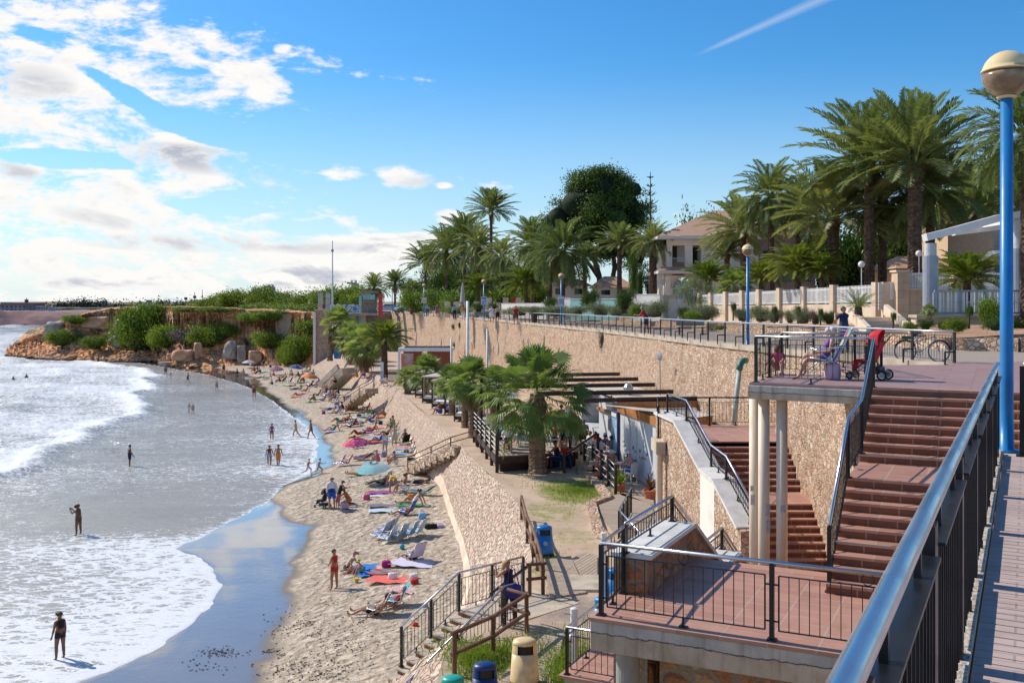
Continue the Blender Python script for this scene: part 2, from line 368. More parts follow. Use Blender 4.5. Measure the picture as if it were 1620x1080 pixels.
def sand_mat():
 m,g=newmat('beach_sand'); v=g.n('ShaderNodeTexCoord').outputs['Object']
 wet=g.attr('wet')
 foot=g.noise(v,2.6,4,.6,.6); foot2=g.vor(v,2.9,'SMOOTH_F1','Distance')
 fine_=g.noise(v,14,6,.7)
 h=g.m('ADD',g.m('ADD',g.m('MULTIPLY',g.step(foot,.3,.7),.8),g.m('MULTIPLY',g.step(foot2,.05,.5),.9)),g.m('MULTIPLY',fine_,.35))
 dry=g.m('SUBTRACT',1.0,g.step(wet,.05,.45))
 col_d=g.mix(g.step(foot,.35,.65),(.36,.285,.205),(.60,.49,.375))
 col_d=g.mix(g.m('MULTIPLY',g.step(g.noise(v,1.1,7,.75),.60,.72),g.m('MULTIPLY',g.attr('weed'),.85)),col_d,(.10,.055,.03))
 col_d=g.mix(g.m('MULTIPLY',g.step(g.noise(v,7.0,6,.8),.66,.74),g.m('MULTIPLY',g.attr('weed'),.9)),col_d,(.08,.045,.025))
 col_w=g.mix(g.noise(v,.7,4),(.25,.20,.155),(.18,.15,.115))
 col=g.mix(g.step(wet,.05,.55),col_d,col_w)
 rip=g.noise(g.map(v,scale=(1,2.2,1),rot=(0,0,.5)),2.0,5,.6)
 rough=g.m('ADD',.82,g.m('MULTIPLY',g.step(g.m('ADD',wet,g.m('MULTIPLY',g.m('SUBTRACT',g.noise(v,.6,4),.5),.3)),.42,.62),-.74))
 hh=g.m('ADD',g.m('MULTIPLY',h,g.m('ADD',g.m('MULTIPLY',dry,1.0),.015)),g.m('MULTIPLY',rip,.03))
 return fin(m,g,col,rough,0,g.bump(hh,1.0,.10),IOR=1.38,**{'Coat Weight':g.step(wet,.5,.8),'Coat Roughness':.04,'Coat IOR':1.5})
SAND=sand_mat()
def water_mat():
 m,g=newmat('sea_water'); v=g.n('ShaderNodeTexCoord').outputs['Object']
 foam=g.attr('foam'); dp=g.attr('deep')
 va=g.map(v,scale=(.62,1.25,1),rot=(0,0,R(-14)))
 wv=g.n('ShaderNodeVectorMath',{0:va,1:g.n('ShaderNodeVectorMath',{0:g.noise(va,.9,3,out='Color'),3:1.1},operation='SCALE').outputs[0]},operation='ADD').outputs[0]
 e1=g.vor(wv,1.5,'DISTANCE_TO_EDGE'); e2=g.vor(wv,4.3,'DISTANCE_TO_EDGE')
 n=g.noise(va,.55,6,.62); nf=g.noise(va,5.0,6,.7)
 lace=g.m('ADD',g.m('MULTIPLY',g.m('SUBTRACT',1.0,g.step(e1,.0,.22)),.55),g.m('MULTIPLY',g.m('SUBTRACT',1.0,g.step(e2,.0,.17)),.45))
 t=g.m('ADD',g.m('ADD',g.m('MULTIPLY',lace,.52),g.m('MULTIPLY',n,.55)),g.m('MULTIPLY',nf,.35))
 fm=g.step(g.m('ADD',foam,g.m('SUBTRACT',t,1.0)),-.06,.24)
 base=g.mix(dp,(.38,.35,.30),(.19,.22,.21))
 base=g.mix(g.m('MULTIPLY',g.step(g.noise(va,.16,3),.4,.7),.5),base,g.mix(1.0,base,(.78,.80,.82),'MULTIPLY'))
 col=g.mix(fm,base,(.74,.76,.77))
 w1=g.noise(g.map(v,scale=(.7,2.0,1),rot=(0,0,R(-12))),1.3,5,.6,.4); w2=g.noise(g.map(v,scale=(1,2.4,1)),6.0,4,.6)
 h=g.m('ADD',g.m('ADD',g.m('MULTIPLY',w1,1.0),g.m('MULTIPLY',w2,.30)),g.m('MULTIPLY',fm,g.m('ADD',.2,g.m('MULTIPLY',nf,.4))))
 rough=g.m('ADD',.10,g.m('MULTIPLY',fm,.5))
 nrm=g.n('ShaderNodeBump',{'Height':h,'Strength':g.m('ADD',.32,g.m('MULTIPLY',dp,.55)),'Distance':.22}).outputs[0]
 return fin(m,g,col,rough,0,nrm,IOR=1.34)
WATER=water_mat()
def cliff_mat():
 m,g=newmat('cliff_rock'); v=g.n('ShaderNodeTexCoord').outputs['Object']
 z=g.n('ShaderNodeSeparateXYZ',{0:v}).outputs[2]
 st=g.noise(g.map(v,scale=(.12,.12,1.3)),1.4,6,.65)
 n=g.noise(v,.12,6,.62,.3); nf=g.noise(v,1.3,6,.7)
 col=g.ramp(g.m('ADD',g.m('MULTIPLY',n,.65),g.m('MULTIPLY',st,.4)),[(.34,(.74,.44,.28)),(.44,(.90,.34,.12)),(.52,(.86,.54,.33)),(.60,(.90,.36,.12)),(.70,(.78,.60,.45)),(.82,(.84,.32,.14))])
 col=g.mix(g.step(nf,.45,.75),col,g.mix(1.0,col,(.76,.66,.60),'MULTIPLY'))
 crack=g.vor(g.map(v,scale=(.6,.6,1)),.9,'DISTANCE_TO_EDGE')
 col=g.mix(g.m('MULTIPLY',g.m('SUBTRACT',1.0,g.step(crack,.0,.06)),.55),col,(.16,.10,.07))
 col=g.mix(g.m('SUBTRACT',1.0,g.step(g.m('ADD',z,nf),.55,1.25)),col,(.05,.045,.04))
 veg=g.attr('veg'); vn=g.noise(v,.5,6,.7)
 er=g.attr('earth'); en=g.m('ADD',er,g.m('MULTIPLY',g.m('SUBTRACT',g.noise(v,.25,5,.6),.5),.9)); col=g.mix(g.m('MULTIPLY',g.step(en,.35,.65),.8),col,g.mix(st,(.90,.33,.10),(.84,.48,.25)))
 vm=g.step(g.m('ADD',veg,g.m('MULTIPLY',g.m('SUBTRACT',vn,.5),1.6)),.35,.65)
 col=g.mix(vm,col,g.mix(vn,(.05,.085,.015),(.17,.15,.06)))
 h=g.m('ADD',g.m('MULTIPLY',st,.8),g.m('ADD',nf,g.m('MULTIPLY',g.step(crack,0,.15),.7)))
 return fin(m,g,col,.92,0,g.bump(h,1.0,.6))
CLIFF=cliff_mat()
SOIL=M('garden_soil',(.30,.17,.10),(.40,.26,.16),.7,.95,bump=.6,bsc=5,det=7)
BLACK=M('black_painted_iron',(.012,.012,.014),(.02,.02,.022),5,.38,.3)
STEEL=M('brushed_steel_rail',(.62,.63,.66),(.52,.53,.56),3,.30,1.0)
STEEL_F=M('dull_steel_rail',(.55,.56,.58),(.45,.46,.48),3,.4,.9)
BLUEP=M('blue_painted_pole',(.012,.20,.50),(.008,.16,.42),3,.38,bump=.05)
WOODB=M('brown_log',(.20,.10,.055),(.12,.055,.03),2.0,.75,bump=.4,bsc=10,stretch=(1,1,.3))
WOODG=M('grey_deck_board',(.42,.34,.27),(.30,.24,.19),2.5,.85,bump=.3)
WOODD=M('dark_brown_timber',(.045,.022,.014),(.028,.014,.010),3,.6,bump=.2)
WOODO=M('orange_timber_fascia',(.45,.19,.055),(.34,.13,.04),2,.6,bump=.15)
WHITE=M('white_paint',(.78,.77,.75),(.70,.69,.66),2,.5)
WHITEF=M('white_fabric',(.76,.74,.70),(.66,.64,.60),2.5,.9,bump=.2,bsc=4)
BEIGEF=M('beige_curtain',(.60,.52,.43),(.50,.43,.35),3,.9,bump=.3,bsc=5)
GREYM=M('grey_metal_column',(.33,.35,.40),(.28,.30,.34),2,.45,.3)
GLASS=M('window_glass_dark',(.04,.05,.06),(.02,.03,.035),1,.08,0)
TEALG=M('pale_green_glass',(.30,.52,.50),(.22,.42,.42),.8,.12,0)
ROOFT=None
def roof_mat():
 m,g=newmat('clay_roof_tile'); v=g.n('ShaderNodeTexCoord').outputs['Object']
 w=g.n('ShaderNodeTexWave',{'Vector':v,'Scale':1.6,'Distortion':.3,'Detail':1.0},wave_type='BANDS',bands_direction='DIAGONAL').outputs['Fac']
 n=g.noise(v,1.6,6,.7); col=g.ramp(n,[(.3,(.52,.27,.16)),(.5,(.62,.38,.25)),(.7,(.44,.22,.13))])
 return fin(m,g,g.mix(g.m('MULTIPLY',w,.35),col,(.28,.14,.09)),.85,0,g.bump(w,.9,.08))
ROOFT=roof_mat()
def leaf_mat(name,c1,c2,tr=.35,sc=.8):
 m,g=newmat(name); v=g.n('ShaderNodeTexCoord').outputs['Object']
 oi=g.n('ShaderNodeObjectInfo').outputs['Random']
 f=g.m('ADD',g.m('MULTIPLY',g.noise(v,sc,3),.8),g.m('MULTIPLY',oi,.3))
 col=g.mix(g.step(f,.35,.85),c1,c2)
 d=g.n('ShaderNodeBsdfPrincipled',{'Base Color':col,'Roughness':.5,'Specular IOR Level':.35})
 t=g.n('ShaderNodeBsdfTranslucent',{'Color':g.mix(1.0,col,(1.15,1.25,.55),'MULTIPLY')})
 mx=g.n('ShaderNodeMixShader',{0:tr,1:d.outputs[0],2:t.outputs[0]})
 g.t.links.new(mx.outputs[0],g.n('ShaderNodeOutputMaterial').inputs[0]); return m
L_DATE=leaf_mat('date_palm_leaf',(.13,.17,.06),(.30,.31,.13),.34)
L_DATE2=leaf_mat('yellow_green_palm_leaf',(.14,.19,.03),(.25,.27,.06),.35)
L_FAN=leaf_mat('fan_palm_leaf',(.15,.22,.06),(.31,.35,.13),.4)
L_DEAD=leaf_mat('dry_palm_leaf',(.30,.22,.12),(.20,.13,.06),.2)
L_BUSH=leaf_mat('bright_shrub_leaf',(.10,.165,.012),(.19,.26,.025),.35)
L_CLIFF=leaf_mat('coastal_shrub_leaf',(.12,.18,.015),(.22,.29,.03),.35)
L_DARK=leaf_mat('dark_hedge_leaf',(.055,.10,.014),(.11,.165,.025),.28)
L_PINE=leaf_mat('pine_needles',(.05,.095,.014),(.12,.18,.025),.25)
L_GREY=leaf_mat('grey_green_shrub_leaf',(.17,.20,.115),(.25,.27,.16),.25)
L_GRASS=leaf_mat('grass_blade',(.16,.24,.03),(.27,.33,.06),.35,1.5)
L_DRY=leaf_mat('dry_grey_twig',(.11,.085,.07),(.17,.14,.12),.1)
BARK=M('palm_bark',(.17,.105,.07),(.075,.045,.032),3,.95,bump=1.0,bsc=9,det=6,stretch=(1,1,1.8),bd=.08)
BARKW=M('fibrous_fan_palm_trunk',(.33,.22,.15),(.16,.10,.065),2.4,.95,bump=.8,bsc=7,det=6,stretch=(.4,.4,3),bd=.05)
BARKP=M('pine_bark',(.12,.08,.06),(.07,.045,.035),3,.95,bump=.8,bsc=8)
LOW=3.6; PROMZ=10.15; PATHZ=10.35; TPZ=10.28; MIDZ=7.6; NPZ=7.6; LPZ=4.92
def line_px(pts,z):
 a=sorted([(lambda p:(p.y,p.x))(P(x,y,z))for x,y in pts]); return np.array([t[0]for t in a]),np.array([t[1]for t in a])
E_y,E_x=line_px([(60,1110),(200,1052),(290,1000),(335,960),(352,925),(340,898),(310,878),(282,868),(330,845),(380,818),(425,796),(447,768),(500,747),(505,715),(505,690),(480,668),(455,650),(430,632),(400,615),(380,607),(330,592),(270,582),(215,572)],0.0)
W_y,W_x=line_px([(420,1110),(440,1040),(455,970),(480,905),(490,860),(500,832),(450,818),(436,790),(450,770),(505,752),(530,735),(528,705),(510,682),(485,656),(458,640),(435,624),(415,607),(395,592),(352,583),(300,576)],0.1)
T_y,T_x=line_px([(745,1000),(733,929),(722,860),(710,812),(697,768),(668,742),(655,715),(645,690),(606,660),(568,634),(552,608),(520,592)],0.95)
U_y,U_x=line_px([(842,890),(835,840),(818,795),(795,768),(752,730),(715,690),(675,655),(636,622),(608,600),(585,586),(560,575)],LOW)
U_y,U_x=U_y[U_y>31],U_x[U_y>31]; U_y=np.insert(U_y,0,[17,20,24,26,29]); U_x=np.insert(U_x,0,[-2.0,-1.8,-1.6,-1.2,-.6])
T_y,T_x=T_y[T_y>38],T_x[T_y>38]; T_y=np.insert(T_y,0,[17,20,24,27,31,35]); T_x=np.insert(T_x,0,[-7.2,-6.5,-5.6,-4.4,-2.9,-2.1])
E_y=np.append(E_y,235); E_x=np.append(E_x,-100); W_y=np.append(W_y,235); W_x=np.append(W_x,-98)
T_y=np.append(T_y,[190,235]); T_x=np.append(T_x,[-42,-70])
U_y=np.append(U_y,[200,235]); U_x=np.append(U_x,[-38,-60])
fe=lambda y:np.interp(y,E_y,E_x); fw=lambda y:np.interp(y,W_y,W_x); ft=lambda y:np.interp(y,T_y,T_x); fu=lambda y:np.interp(y,U_y,U_x)
WALLP=[(12.9,29.5),(10.3,41.6),(9.2,47.8),(7.9,58.3),(6.2,71),(3.8,84.5),(-.5,106),(-5.2,127),(-11.2,151),(-17.5,172),(-23,190)]
wy=np.array([p[1]for p in WALLP]); wx=np.array([p[0]for p in WALLP])
fwall=lambda y:np.interp(y,wy,wx)
PLP=[(34,35.0),(24,37.3),(19.7,38.6),(18.0,40.5),(16.6,50),(14.4,68),(12.2,84),(8.8,108),(4.5,127),(-1.5,151),(-8.5,172),(-14,200)]
def sand_z(x,y):
 e,w,t=fe(y),fw(y),ft(y); w=np.maximum(w,e+.4); t=np.maximum(t,w+.6)
 z=np.where(x<e,(x-e)*.045,np.where(x<w,(x-e)/(w-e)*.10,.10+np.minimum((x-w)/(t-w),1.2)**.8*.85))
 dry=sstep(x-w,0.3,3.0)
 return z+dry*((fbm(x*1.1,y*1.1,3)-.5)*.10+(fbm(x*.25,y*.25,2)-.5)*.2)+(1-dry)*(fbm(x*.3,y*.3,2)-.5)*.012
yy_=1/np.linspace(1/19.,1/234.,620); S_=np.linspace(0,1,300)
Y2=np.repeat(yy_[:,None],300,1)
x0=fe(yy_)-30*(yy_/40)**.5; x1=ft(yy_)+1.0
X2=x0[:,None]+(x1-x0)[:,None]*S_[None]**.8
jit=(fbm(X2*.5,Y2*.5,3)-.5)*1.6
Z2=sand_z(X2,Y2)
wet=1-sstep(X2-fw(Y2)+jit,-1.6,1.2)
weed=sstep(X2-fw(Y2),-2.5,0.5)*(1-sstep(X2-fw(Y2),2.5,8))*(1-sstep(Y2,33,46))+.5*(1-sstep(Y2,30,36))
beach=grid('beach',X2,Y2,Z2,SAND,{'wet':wet,'weed':weed*.9})
yy_=1/np.linspace(1/18.,1/900.,760); k_=np.concatenate([np.linspace(-1.6,-.62,60)[:-1],np.linspace(-.62,-.02,520)])
Y2=np.repeat(yy_[:,None],len(k_),1); X2=k_[None]*Y2
s_=fe(Y2)-X2+(fbm(X2*.8,Y2*.8,3)-.5)*.7
off=np.clip(s_,0,None)
amp=sstep(off,1,30)
XF_y=np.array([18,50,66,81,112,150,175,193,230,900]); XF_x=np.array([-50,-40,-33.5,-37,-41,-55,-62,-74,-105,-400])
xf=np.interp(Y2,XF_y,XF_x)+(fbm(Y2*.15,Y2*0+3,3)-.5)*6
b_=xf-X2
ph=(X2*.25+Y2*.97);
Z=amp*(.10*np.sin(ph*.9+2*fbm(X2*.06,Y2*.06,2))+(fbm(X2*.5,Y2*.9,4)-.5)*.34)+amp*sstep(Y2,60,160)*(fbm(X2*.12,Y2*.3,3)-.5)*.6
Z+=.42*np.exp(-((b_-.8)/1.4)**2)*sstep(off,3,8)
for k,(d0,h0)in enumerate([(13,.35),(30,.45),(52,.55)]):Z+=h0*np.exp(-((b_-d0-5*fbm(Y2*.05+k,X2*.03,2))/2.2)**2)*sstep(Y2,70,110)
Z+=np.where(b_>0,(fbm(X2*1.3,Y2*1.3,3)-.5)*.22,0)
tide=.035*(1-np.exp(-off/.12))-.02
Z=np.where(s_<0,-.06,Z*.9+tide)
foam=.20+.20*(fbm(X2*.05,Y2*.09,3)-.5)*2
foam=foam+.30*sstep(b_,-.5,1.6)+.24*np.exp(-((b_-1.5)/2)**2)+.16*(fbm(X2*.12,Y2*.3,4)-.5)*sstep(b_,0,2)*3; foam=foam-.0*(1-.55*sstep(b_,10,60)*sstep(fbm(X2*.07,Y2*.16,3),.38,.62))*(1-sstep(Y2,215,300))
f2=np.exp(-(off/9)**2)*(1-sstep(Y2,48,54)); foam+=f2*.27*sstep(Y2,27,36)+.12*np.exp(-(off/16)**2)*(1-sstep(Y2,48,56))
foam+=.30*np.exp(-(off/5)**2)*sstep(Y2,66,72)*(1-sstep(Y2,90,130))
foam+=.42*np.exp(-(off/.35)**2)
foam-=.14*np.exp(-((off-7)/5)**2)*sstep(Y2,50,55)*(1-sstep(Y2,60,66))
foam-=.2*sstep(Y2,300,500)
deep=sstep(off,6,45)
keep=s_>-.35
sea=grid('sea',X2,Y2,Z,WATER,{'foam':foam,'deep':deep},keep=keep)
MB().quad((-2600,-20,-3),(300,-20,-3),(300,3200,-3),(-2600,3200,-3)).build('sea_bed',M('sea_bed_sand',(.2,.18,.14)))['kind']='structure'
ys=1/np.linspace(1/19.,1/215.,420)
cs=np.linspace(0,1,60)
Yr=np.repeat(ys[:,None],60,1); a_=ft(ys)[:,None]; b2=fu(ys)[:,None]
b2=np.maximum(b2,a_+1.2)
tt=cs[None]
Xr=a_-.25+(b2-a_+.25)*tt
zb=.35+(LOW+.02-.35)*tt**.85
rough_=(fbm(Xr*2.6+Yr*.7,Yr*2.2,3)-.5)*.30*sstep(tt,.26,.34)*(1-sstep(tt,.93,1))+(fbm(Yr*.3,Yr*0,3)-.5)*.2
Zr=zb+rough_
tw=.24+.1*(fbm(Yr*.12,Yr*0+9,2)-.5)
m_,g=newmat('revetment_stone'); v=g.n('ShaderNodeTexCoord').outputs['Object']
va=g.map(v,scale=(1.0,.55,1.0),rot=(0,0,R(-28)))
va2=g.n('ShaderNodeVectorMath',{0:va,1:g.n('ShaderNodeVectorMath',{0:g.noise(va,1.6,3,out='Color'),3:.3},operation='SCALE').outputs[0]},operation='ADD').outputs[0]
va2=g.map(va2,scale=(.8,1.9,1.0))
cell=g.vor(va2,4.4,'F1','Color'); ed=g.vor(va2,4.4,'DISTANCE_TO_EDGE')
c0=g.n('ShaderNodeSeparateXYZ',{0:cell}).outputs
col=g.ramp(c0[0],[(0,(.54,.37,.27)),(.35,(.66,.51,.39)),(.6,(.58,.39,.29)),(.85,(.72,.59,.46)),(1,(.50,.34,.24))])
col=g.mix(g.step(ed,.01,.06),(.54,.40,.29),col)
col=g.mix(g.m('MULTIPLY',g.step(g.noise(v,.3,4),.5,.7),.3),col,(.72,.58,.44))
pl=g.attr('plinth'); pn=g.m('ADD',pl,g.m('MULTIPLY',g.m('SUBTRACT',g.noise(v,1.2,5),.5),.5))
col2=g.mix(g.step(g.noise(v,.6,6),.35,.7),(.74,.60,.46),(.62,.44,.32))
pm=g.step(pn,.45,.6)
col=g.mix(pm,col,col2)
hh=g.m('MULTIPLY',g.m('SUBTRACT',1.0,pm),g.m('MULTIPLY',g.step(ed,0,.16),g.m('ADD',.4,c0[1])))
REVM=fin(m_,g,col,.9,0,g.bump(g.m('ADD',hh,g.m('MULTIPLY',g.noise(v,8,6,.7),.3)),1.0,.12))
o=grid('revetment',Xr,Yr,Zr,REVM,{'plinth':(tt<tw).astype(float)*(1-sstep(Yr,70,95))},kind=None)
tag(o,'long sloping sea wall of pale pink pitched stones beside the beach','sea wall')
ys=1/np.linspace(1/17.,1/215.,300); t=np.linspace(0,1,110)
xr_=np.where(ys<29.5,16.0,fwall(ys)+.3)
Yg=np.repeat(ys[:,None],110,1); Xg=fu(ys)[:,None]+(xr_-fu(ys))[:,None]*t[None]
def blob(x,y,cx,cy,rx,ry):return np.clip(1.15-((x-cx)/rx)**2-((y-cy)/ry)**2,0,1)
gr=np.maximum.reduce([blob(Xg,Yg,3.0,45.0,2.6,4.0)*.85,blob(Xg,Yg,1.6,40.5,2.0,3.6)*.55,blob(Xg,Yg,2.3,36,1.6,2.2)*.5,blob(Xg,Yg,.9,33,.8,4.5)*.55,blob(Xg,Yg,1.2,23,1.5,4)*.8,blob(Xg,Yg,-.6,23.5,1.4,2.5)*.6,blob(Xg,Yg,3.0,34,1.2,2.4)*.4])
damp=blob(Xg,Yg,1.5,27.5,1.3,1.8)
grid('lower_ground',Xg,Yg,LOW+(fbm(Xg*.4,Yg*.4,3)-.5)*.12*sstep(t,0.02,.08)[None],GROUND,{'grass':gr,'damp':damp})
def wall_line(mb,pts,z0,z1,th,z1b=None):
 for(a,b)in zip(pts[:-1],pts[1:]):
  a=Vector((*a,0)); b=Vector((*b,0)); d=(b-a).normalized(); n=Vector((d.y,-d.x,0))*th
  mb.add([(a.x,a.y,z0),(b.x,b.y,z0),(b+n)[:2]+(z0,),(a+n)[:2]+(z0,)]+[(a.x,a.y,z1),(b.x,b.y,z1),(b+n)[:2]+(z1,),(a+n)[:2]+(z1,)],[(0,3,2,1),(4,5,6,7),(0,1,5,4),(1,2,6,5),(2,3,7,6),(3,0,4,7)])
def zprom(y):return PROMZ+float(np.interp(y,[0,100,190,260],[0,.05,.55,.6]))
ywl=1/np.linspace(1/29.5,1/190.,700); hz_=np.linspace(3.2,1.0,2)
hs=np.linspace(0,1,46); Yw=np.repeat(ywl[:,None],46,1); tops=np.array([zprom(y)for y in ywl])[:,None]-.02
Zw=3.0+(tops-3.0)*hs[None]
lean=(1-hs[None])*-.35
Xw=fwall(Yw)-.02+lean-(fbm(Yw*2.1,Zw*2.1,3)-.5)*.16
o=grid('promenade_wall',Xw,Yw,Zw,STONE_WALL,kind=None)
tag(o,'tall rubble stone retaining wall holding up the promenade above the beach bar','wall')
mb=MB();
for(a,b)in zip(WALLP[:-1],WALLP[1:]):
 a3=Vector((a[0],a[1],zprom(a[1]))); b3=Vector((b[0],b[1],zprom(b[1]))); d=(b3-a3).normalized(); n=Vector((d.y,-d.x,0)).normalized()
 mb.beam(a3+n*.17-Vector((0,0,.02)),b3+n*.17-Vector((0,0,.02)),.52,.22)
cp=mb.build('coping',CONC_P); world_parent(cp,o)
o=thing('lookout_wall','shaded stone wall closing the far end of the beach under the glass lift tower','wall',(-23,190,0))
mb=MB(); wall_line(mb,[(-22.6,190),(-29,187),(-33,183),(-45,190),(-60,215)],.5,10.3,3.0); mb.build('masonry',STONE_LOW,o,world=True)
lo=MB().prism([(-22,190.2),(-20,260),(-90,260),(-60,216),(-45,190.5),(-33,183.2),(-29,187.2)],9.6,10.45).build('lookout_ground',PROM); lo['kind']='structure'
o=thing('stone_pier','tall square stone pier with a white edge at the far end of the beach','pier',P(510,577,1.5))
d_=P(510,577,1.5).y; q_=d_/FPX
MB().box((510.5*q_-810*q_,d_+2.6,6.2),(27*q_,4.6,9.6)).build('masonry',STONE_LOW,o,world=True)
MB().box((497.3*q_-810*q_,d_+.2,5.9),(4*q_,.5,9.6)).build('white_edge',PLASTER,o,world=True)
MB().box((511*q_-810*q_,d_+2.5,11.08),(29*q_,5.0,.25)).build('cap',CONC_P,o,world=True)
ys=np.concatenate([np.linspace(29.5,41.6,14),np.linspace(43,250,90)])
pl_y=np.array([p[1]for p in PLP])[::1]; pl_x=np.array([p[0]for p in PLP]); idx=np.argsort(pl_y); fpl=lambda y:np.interp(y,pl_y[idx],pl_x[idx])
t=np.linspace(0,1,24); Yp=np.repeat(ys[:,None],24,1); fw2=lambda y:np.interp(y,np.append(wy,250),np.append(wx,-45))
r_=np.where(ys<38.5,40,fpl(ys)+.5)
Xp=fw2(ys)[:,None]+.05+(r_-fw2(ys))[:,None]*t[None]
grid('promenade',Xp,Yp,np.vectorize(zprom)(Yp),PROM)
ys=np.concatenate([np.linspace(34,60,60),np.linspace(61,420,160)]); t=np.concatenate([np.linspace(0,.15,40),np.linspace(.16,1,40)])
Yg=np.repeat(ys[:,None],80,1)
plx=np.where(ys<38.6,np.interp(ys,[35.0,37.3,38.6],[34,24,19.7]),np.interp(ys,pl_y[idx],pl_x[idx])); plx=np.where(ys>200,-14-(ys-200)*.3,plx)
Xg=plx[:,None]+140*t[None]
dd=140*t[None]
Zg=10.52+sstep(dd,0,9)*.55+(fbm(Xg*.5,Yg*.5,3)-.5)*.14
dxy=np.maximum(Yg-38.6,0)
grid('garden_ground',Xg,Yg,Zg,SOIL)
o=thing('planter_wall','low rough stone wall edging the flower beds along the promenade','low wall',(14.4,68,PROMZ))
mb=MB()
for(a,b)in zip(PLP[:-1],PLP[1:]):
 za=zprom(a[1]); zb_=zprom(b[1]); n=int(max(1,math.dist(a,b)/1.2))
 for i in range(n):
  p=Vector((a[0]+(b[0]-a[0])*i/n,a[1]+(b[1]-a[1])*i/n,za+(zb_-za)*i/n)); q=Vector((a[0]+(b[0]-a[0])*(i+1)/n,a[1]+(b[1]-a[1])*(i+1)/n,za+(zb_-za)*(i+1)/n))
  h=.5+rnd.uniform(-.05,.06)
  mb.beam(p+Vector((0,0,h/2-.1)),q+Vector((0,0,h/2-.1)),.42+rnd.uniform(-.05,.05),h+.2)
mb.build('stones',STONE_LOW,o,world=True)
# ---------------- headland ----------------
base=[(8,562),(60,567),(110,570),(160,571),(200,572),(240,572),(275,579),(300,581),(340,581),(380,581),(410,583),(440,586),(470,589),(505,592),(530,594)]
bp=[P(x,y,.1)for x,y in base]
bx=np.array([p.x for p in bp]); by=np.array([p.y for p in bp])
by=np.interp(bx,bx,by)
nu=520; uu=np.linspace(0,1,nu); Lb=np.concatenate([[0],np.cumsum(np.hypot(np.diff(bx),np.diff(by)))]); Lb/=Lb[-1]
bxu=np.interp(uu,Lb,bx); byu=np.interp(uu,Lb,by)
px_u=810+bxu/byu*FPX
vv=np.concatenate([np.linspace(-4,34,170),np.linspace(36,200,40)])
UU=np.repeat(uu[:,None],len(vv),1); VV=np.repeat(vv[None],nu,0)
PXu=np.repeat(px_u[:,None],len(vv),1)
topz=np.interp(PXu,[0,20,60,110,160,200,300,430,520],[.6,2.0,5.0,8.5,10.8,11.3,11.5,10.8,10.2])
talus=np.interp(PXu,[0,60,120,200,270,330,380,440,520],[12,16,12,14,15,11,9,10,9])
nz=(fbm(UU*15,VV*.10,5,.55)-.5)
ff=VV+nz*11
tal_h=np.interp(PXu,[0,100,200,300,400,520],[1.0,5.5,6.5,5.0,5.2,4.5])
Zc=np.where(ff<0,ff*.3,np.where(ff<talus,tal_h*(np.clip(ff/talus,0,1))**1.25,tal_h+(topz-tal_h)*sstep(ff,talus,talus+1.4)))
Zc=np.minimum(Zc,topz+.3)
rocky=(1-sstep(ff,talus,talus+2))*sstep(ff,-2,2)
Zc=Zc+rocky*((fbm(UU*160,VV*.9,3)-.45)*2.0)*np.interp(PXu,[0,280,320,520],[1,1,.45,.4])+(fbm(UU*60,VV*.3,3)-.5)*.7*sstep(VV,0,4)
ledge=(vnoise(UU*9,Zc*1.1)-.5)*2.6*sstep(Zc,3,6)+(vnoise(UU*40+7,Zc*2.7)-.5)*1.0
lip=np.exp(-((ff-talus-2.2)/1.0)**2)
Xc=bxu[:,None]+VV*np.interp(PXu,[0,300,430,520],[-.46,-.34,-.22,-.12])
Yc=byu[:,None]+VV-lip*1.6*(Zc>topz-2.2)+ledge*(1-sstep(VV,30,34))
veg=sstep(ff,talus+8,talus+16)*.8*sstep(fbm(UU*30,VV*.08,3),.35,.6)
Zc=np.where(VV>150,Zc,Zc)
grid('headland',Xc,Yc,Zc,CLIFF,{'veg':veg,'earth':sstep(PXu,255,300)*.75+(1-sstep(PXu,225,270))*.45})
ys=np.linspace(225,1500,120); t=np.linspace(0,1,80); Yl=np.repeat(ys[:,None],80,1)
xl=np.interp(ys,[225,260,330,400,520,640,700,1500],[-70,-95,-80,-70,-75,-130,-640,-1400])
Xl=xl[:,None]+(400-xl[:,None])*t[None]**1.6
Zl=10.2*sstep(Xl-xl[:,None],0,10)+(fbm(Xl*.02,Yl*.02,3)-.5)*2+sstep(Yl,600,1100)*5
m_,g=newmat('far_scrubland'); v=g.n('ShaderNodeTexCoord').outputs['Object']
HINT=fin(m_,g,g.mix(g.step(g.noise(v,.06,7,.65),.38,.6),(.10,.12,.03),(.36,.27,.18)),.95)
grid('land',Xl,Yl,Zl-.3,HINT)
xs=np.linspace(-640,20,260); v_=np.linspace(0,60,26); Xf=np.repeat(xs[:,None],26,1); Vf=np.repeat(v_[None],260,0)
n_=fbm(Xf*.03,Vf*.05,4)
Yf=588+(fbm(Xf*.012,Xf*0,3)-.5)*50+Vf
Zf=np.minimum(7.2+n_*2,.2+Vf*.85*(n_+.3))+(fbm(Xf*.3,Vf*.3,3)-.5)*1.6
m_,g=newmat('far_red_cliff'); v=g.n('ShaderNodeTexCoord').outputs['Object']
FARC=fin(m_,g,g.mix(g.step(g.noise(g.map(v,scale=(1,1,3)),.09,7,.65),.4,.62),(.36,.19,.16),(.20,.13,.12)),.95)
grid('far_shore',Xf,Yf,Zf,FARC)
AZ=R(-26); UV=(Vector((math.sin(R(26)),math.cos(R(26)),0)),Vector((math.cos(R(26)),-math.sin(R(26)),0)))
u_,v_=UV
def fr(o,a,b,z):return Vector((o[0],o[1],0))+v_*a+u_*b+Vector((0,0,z))
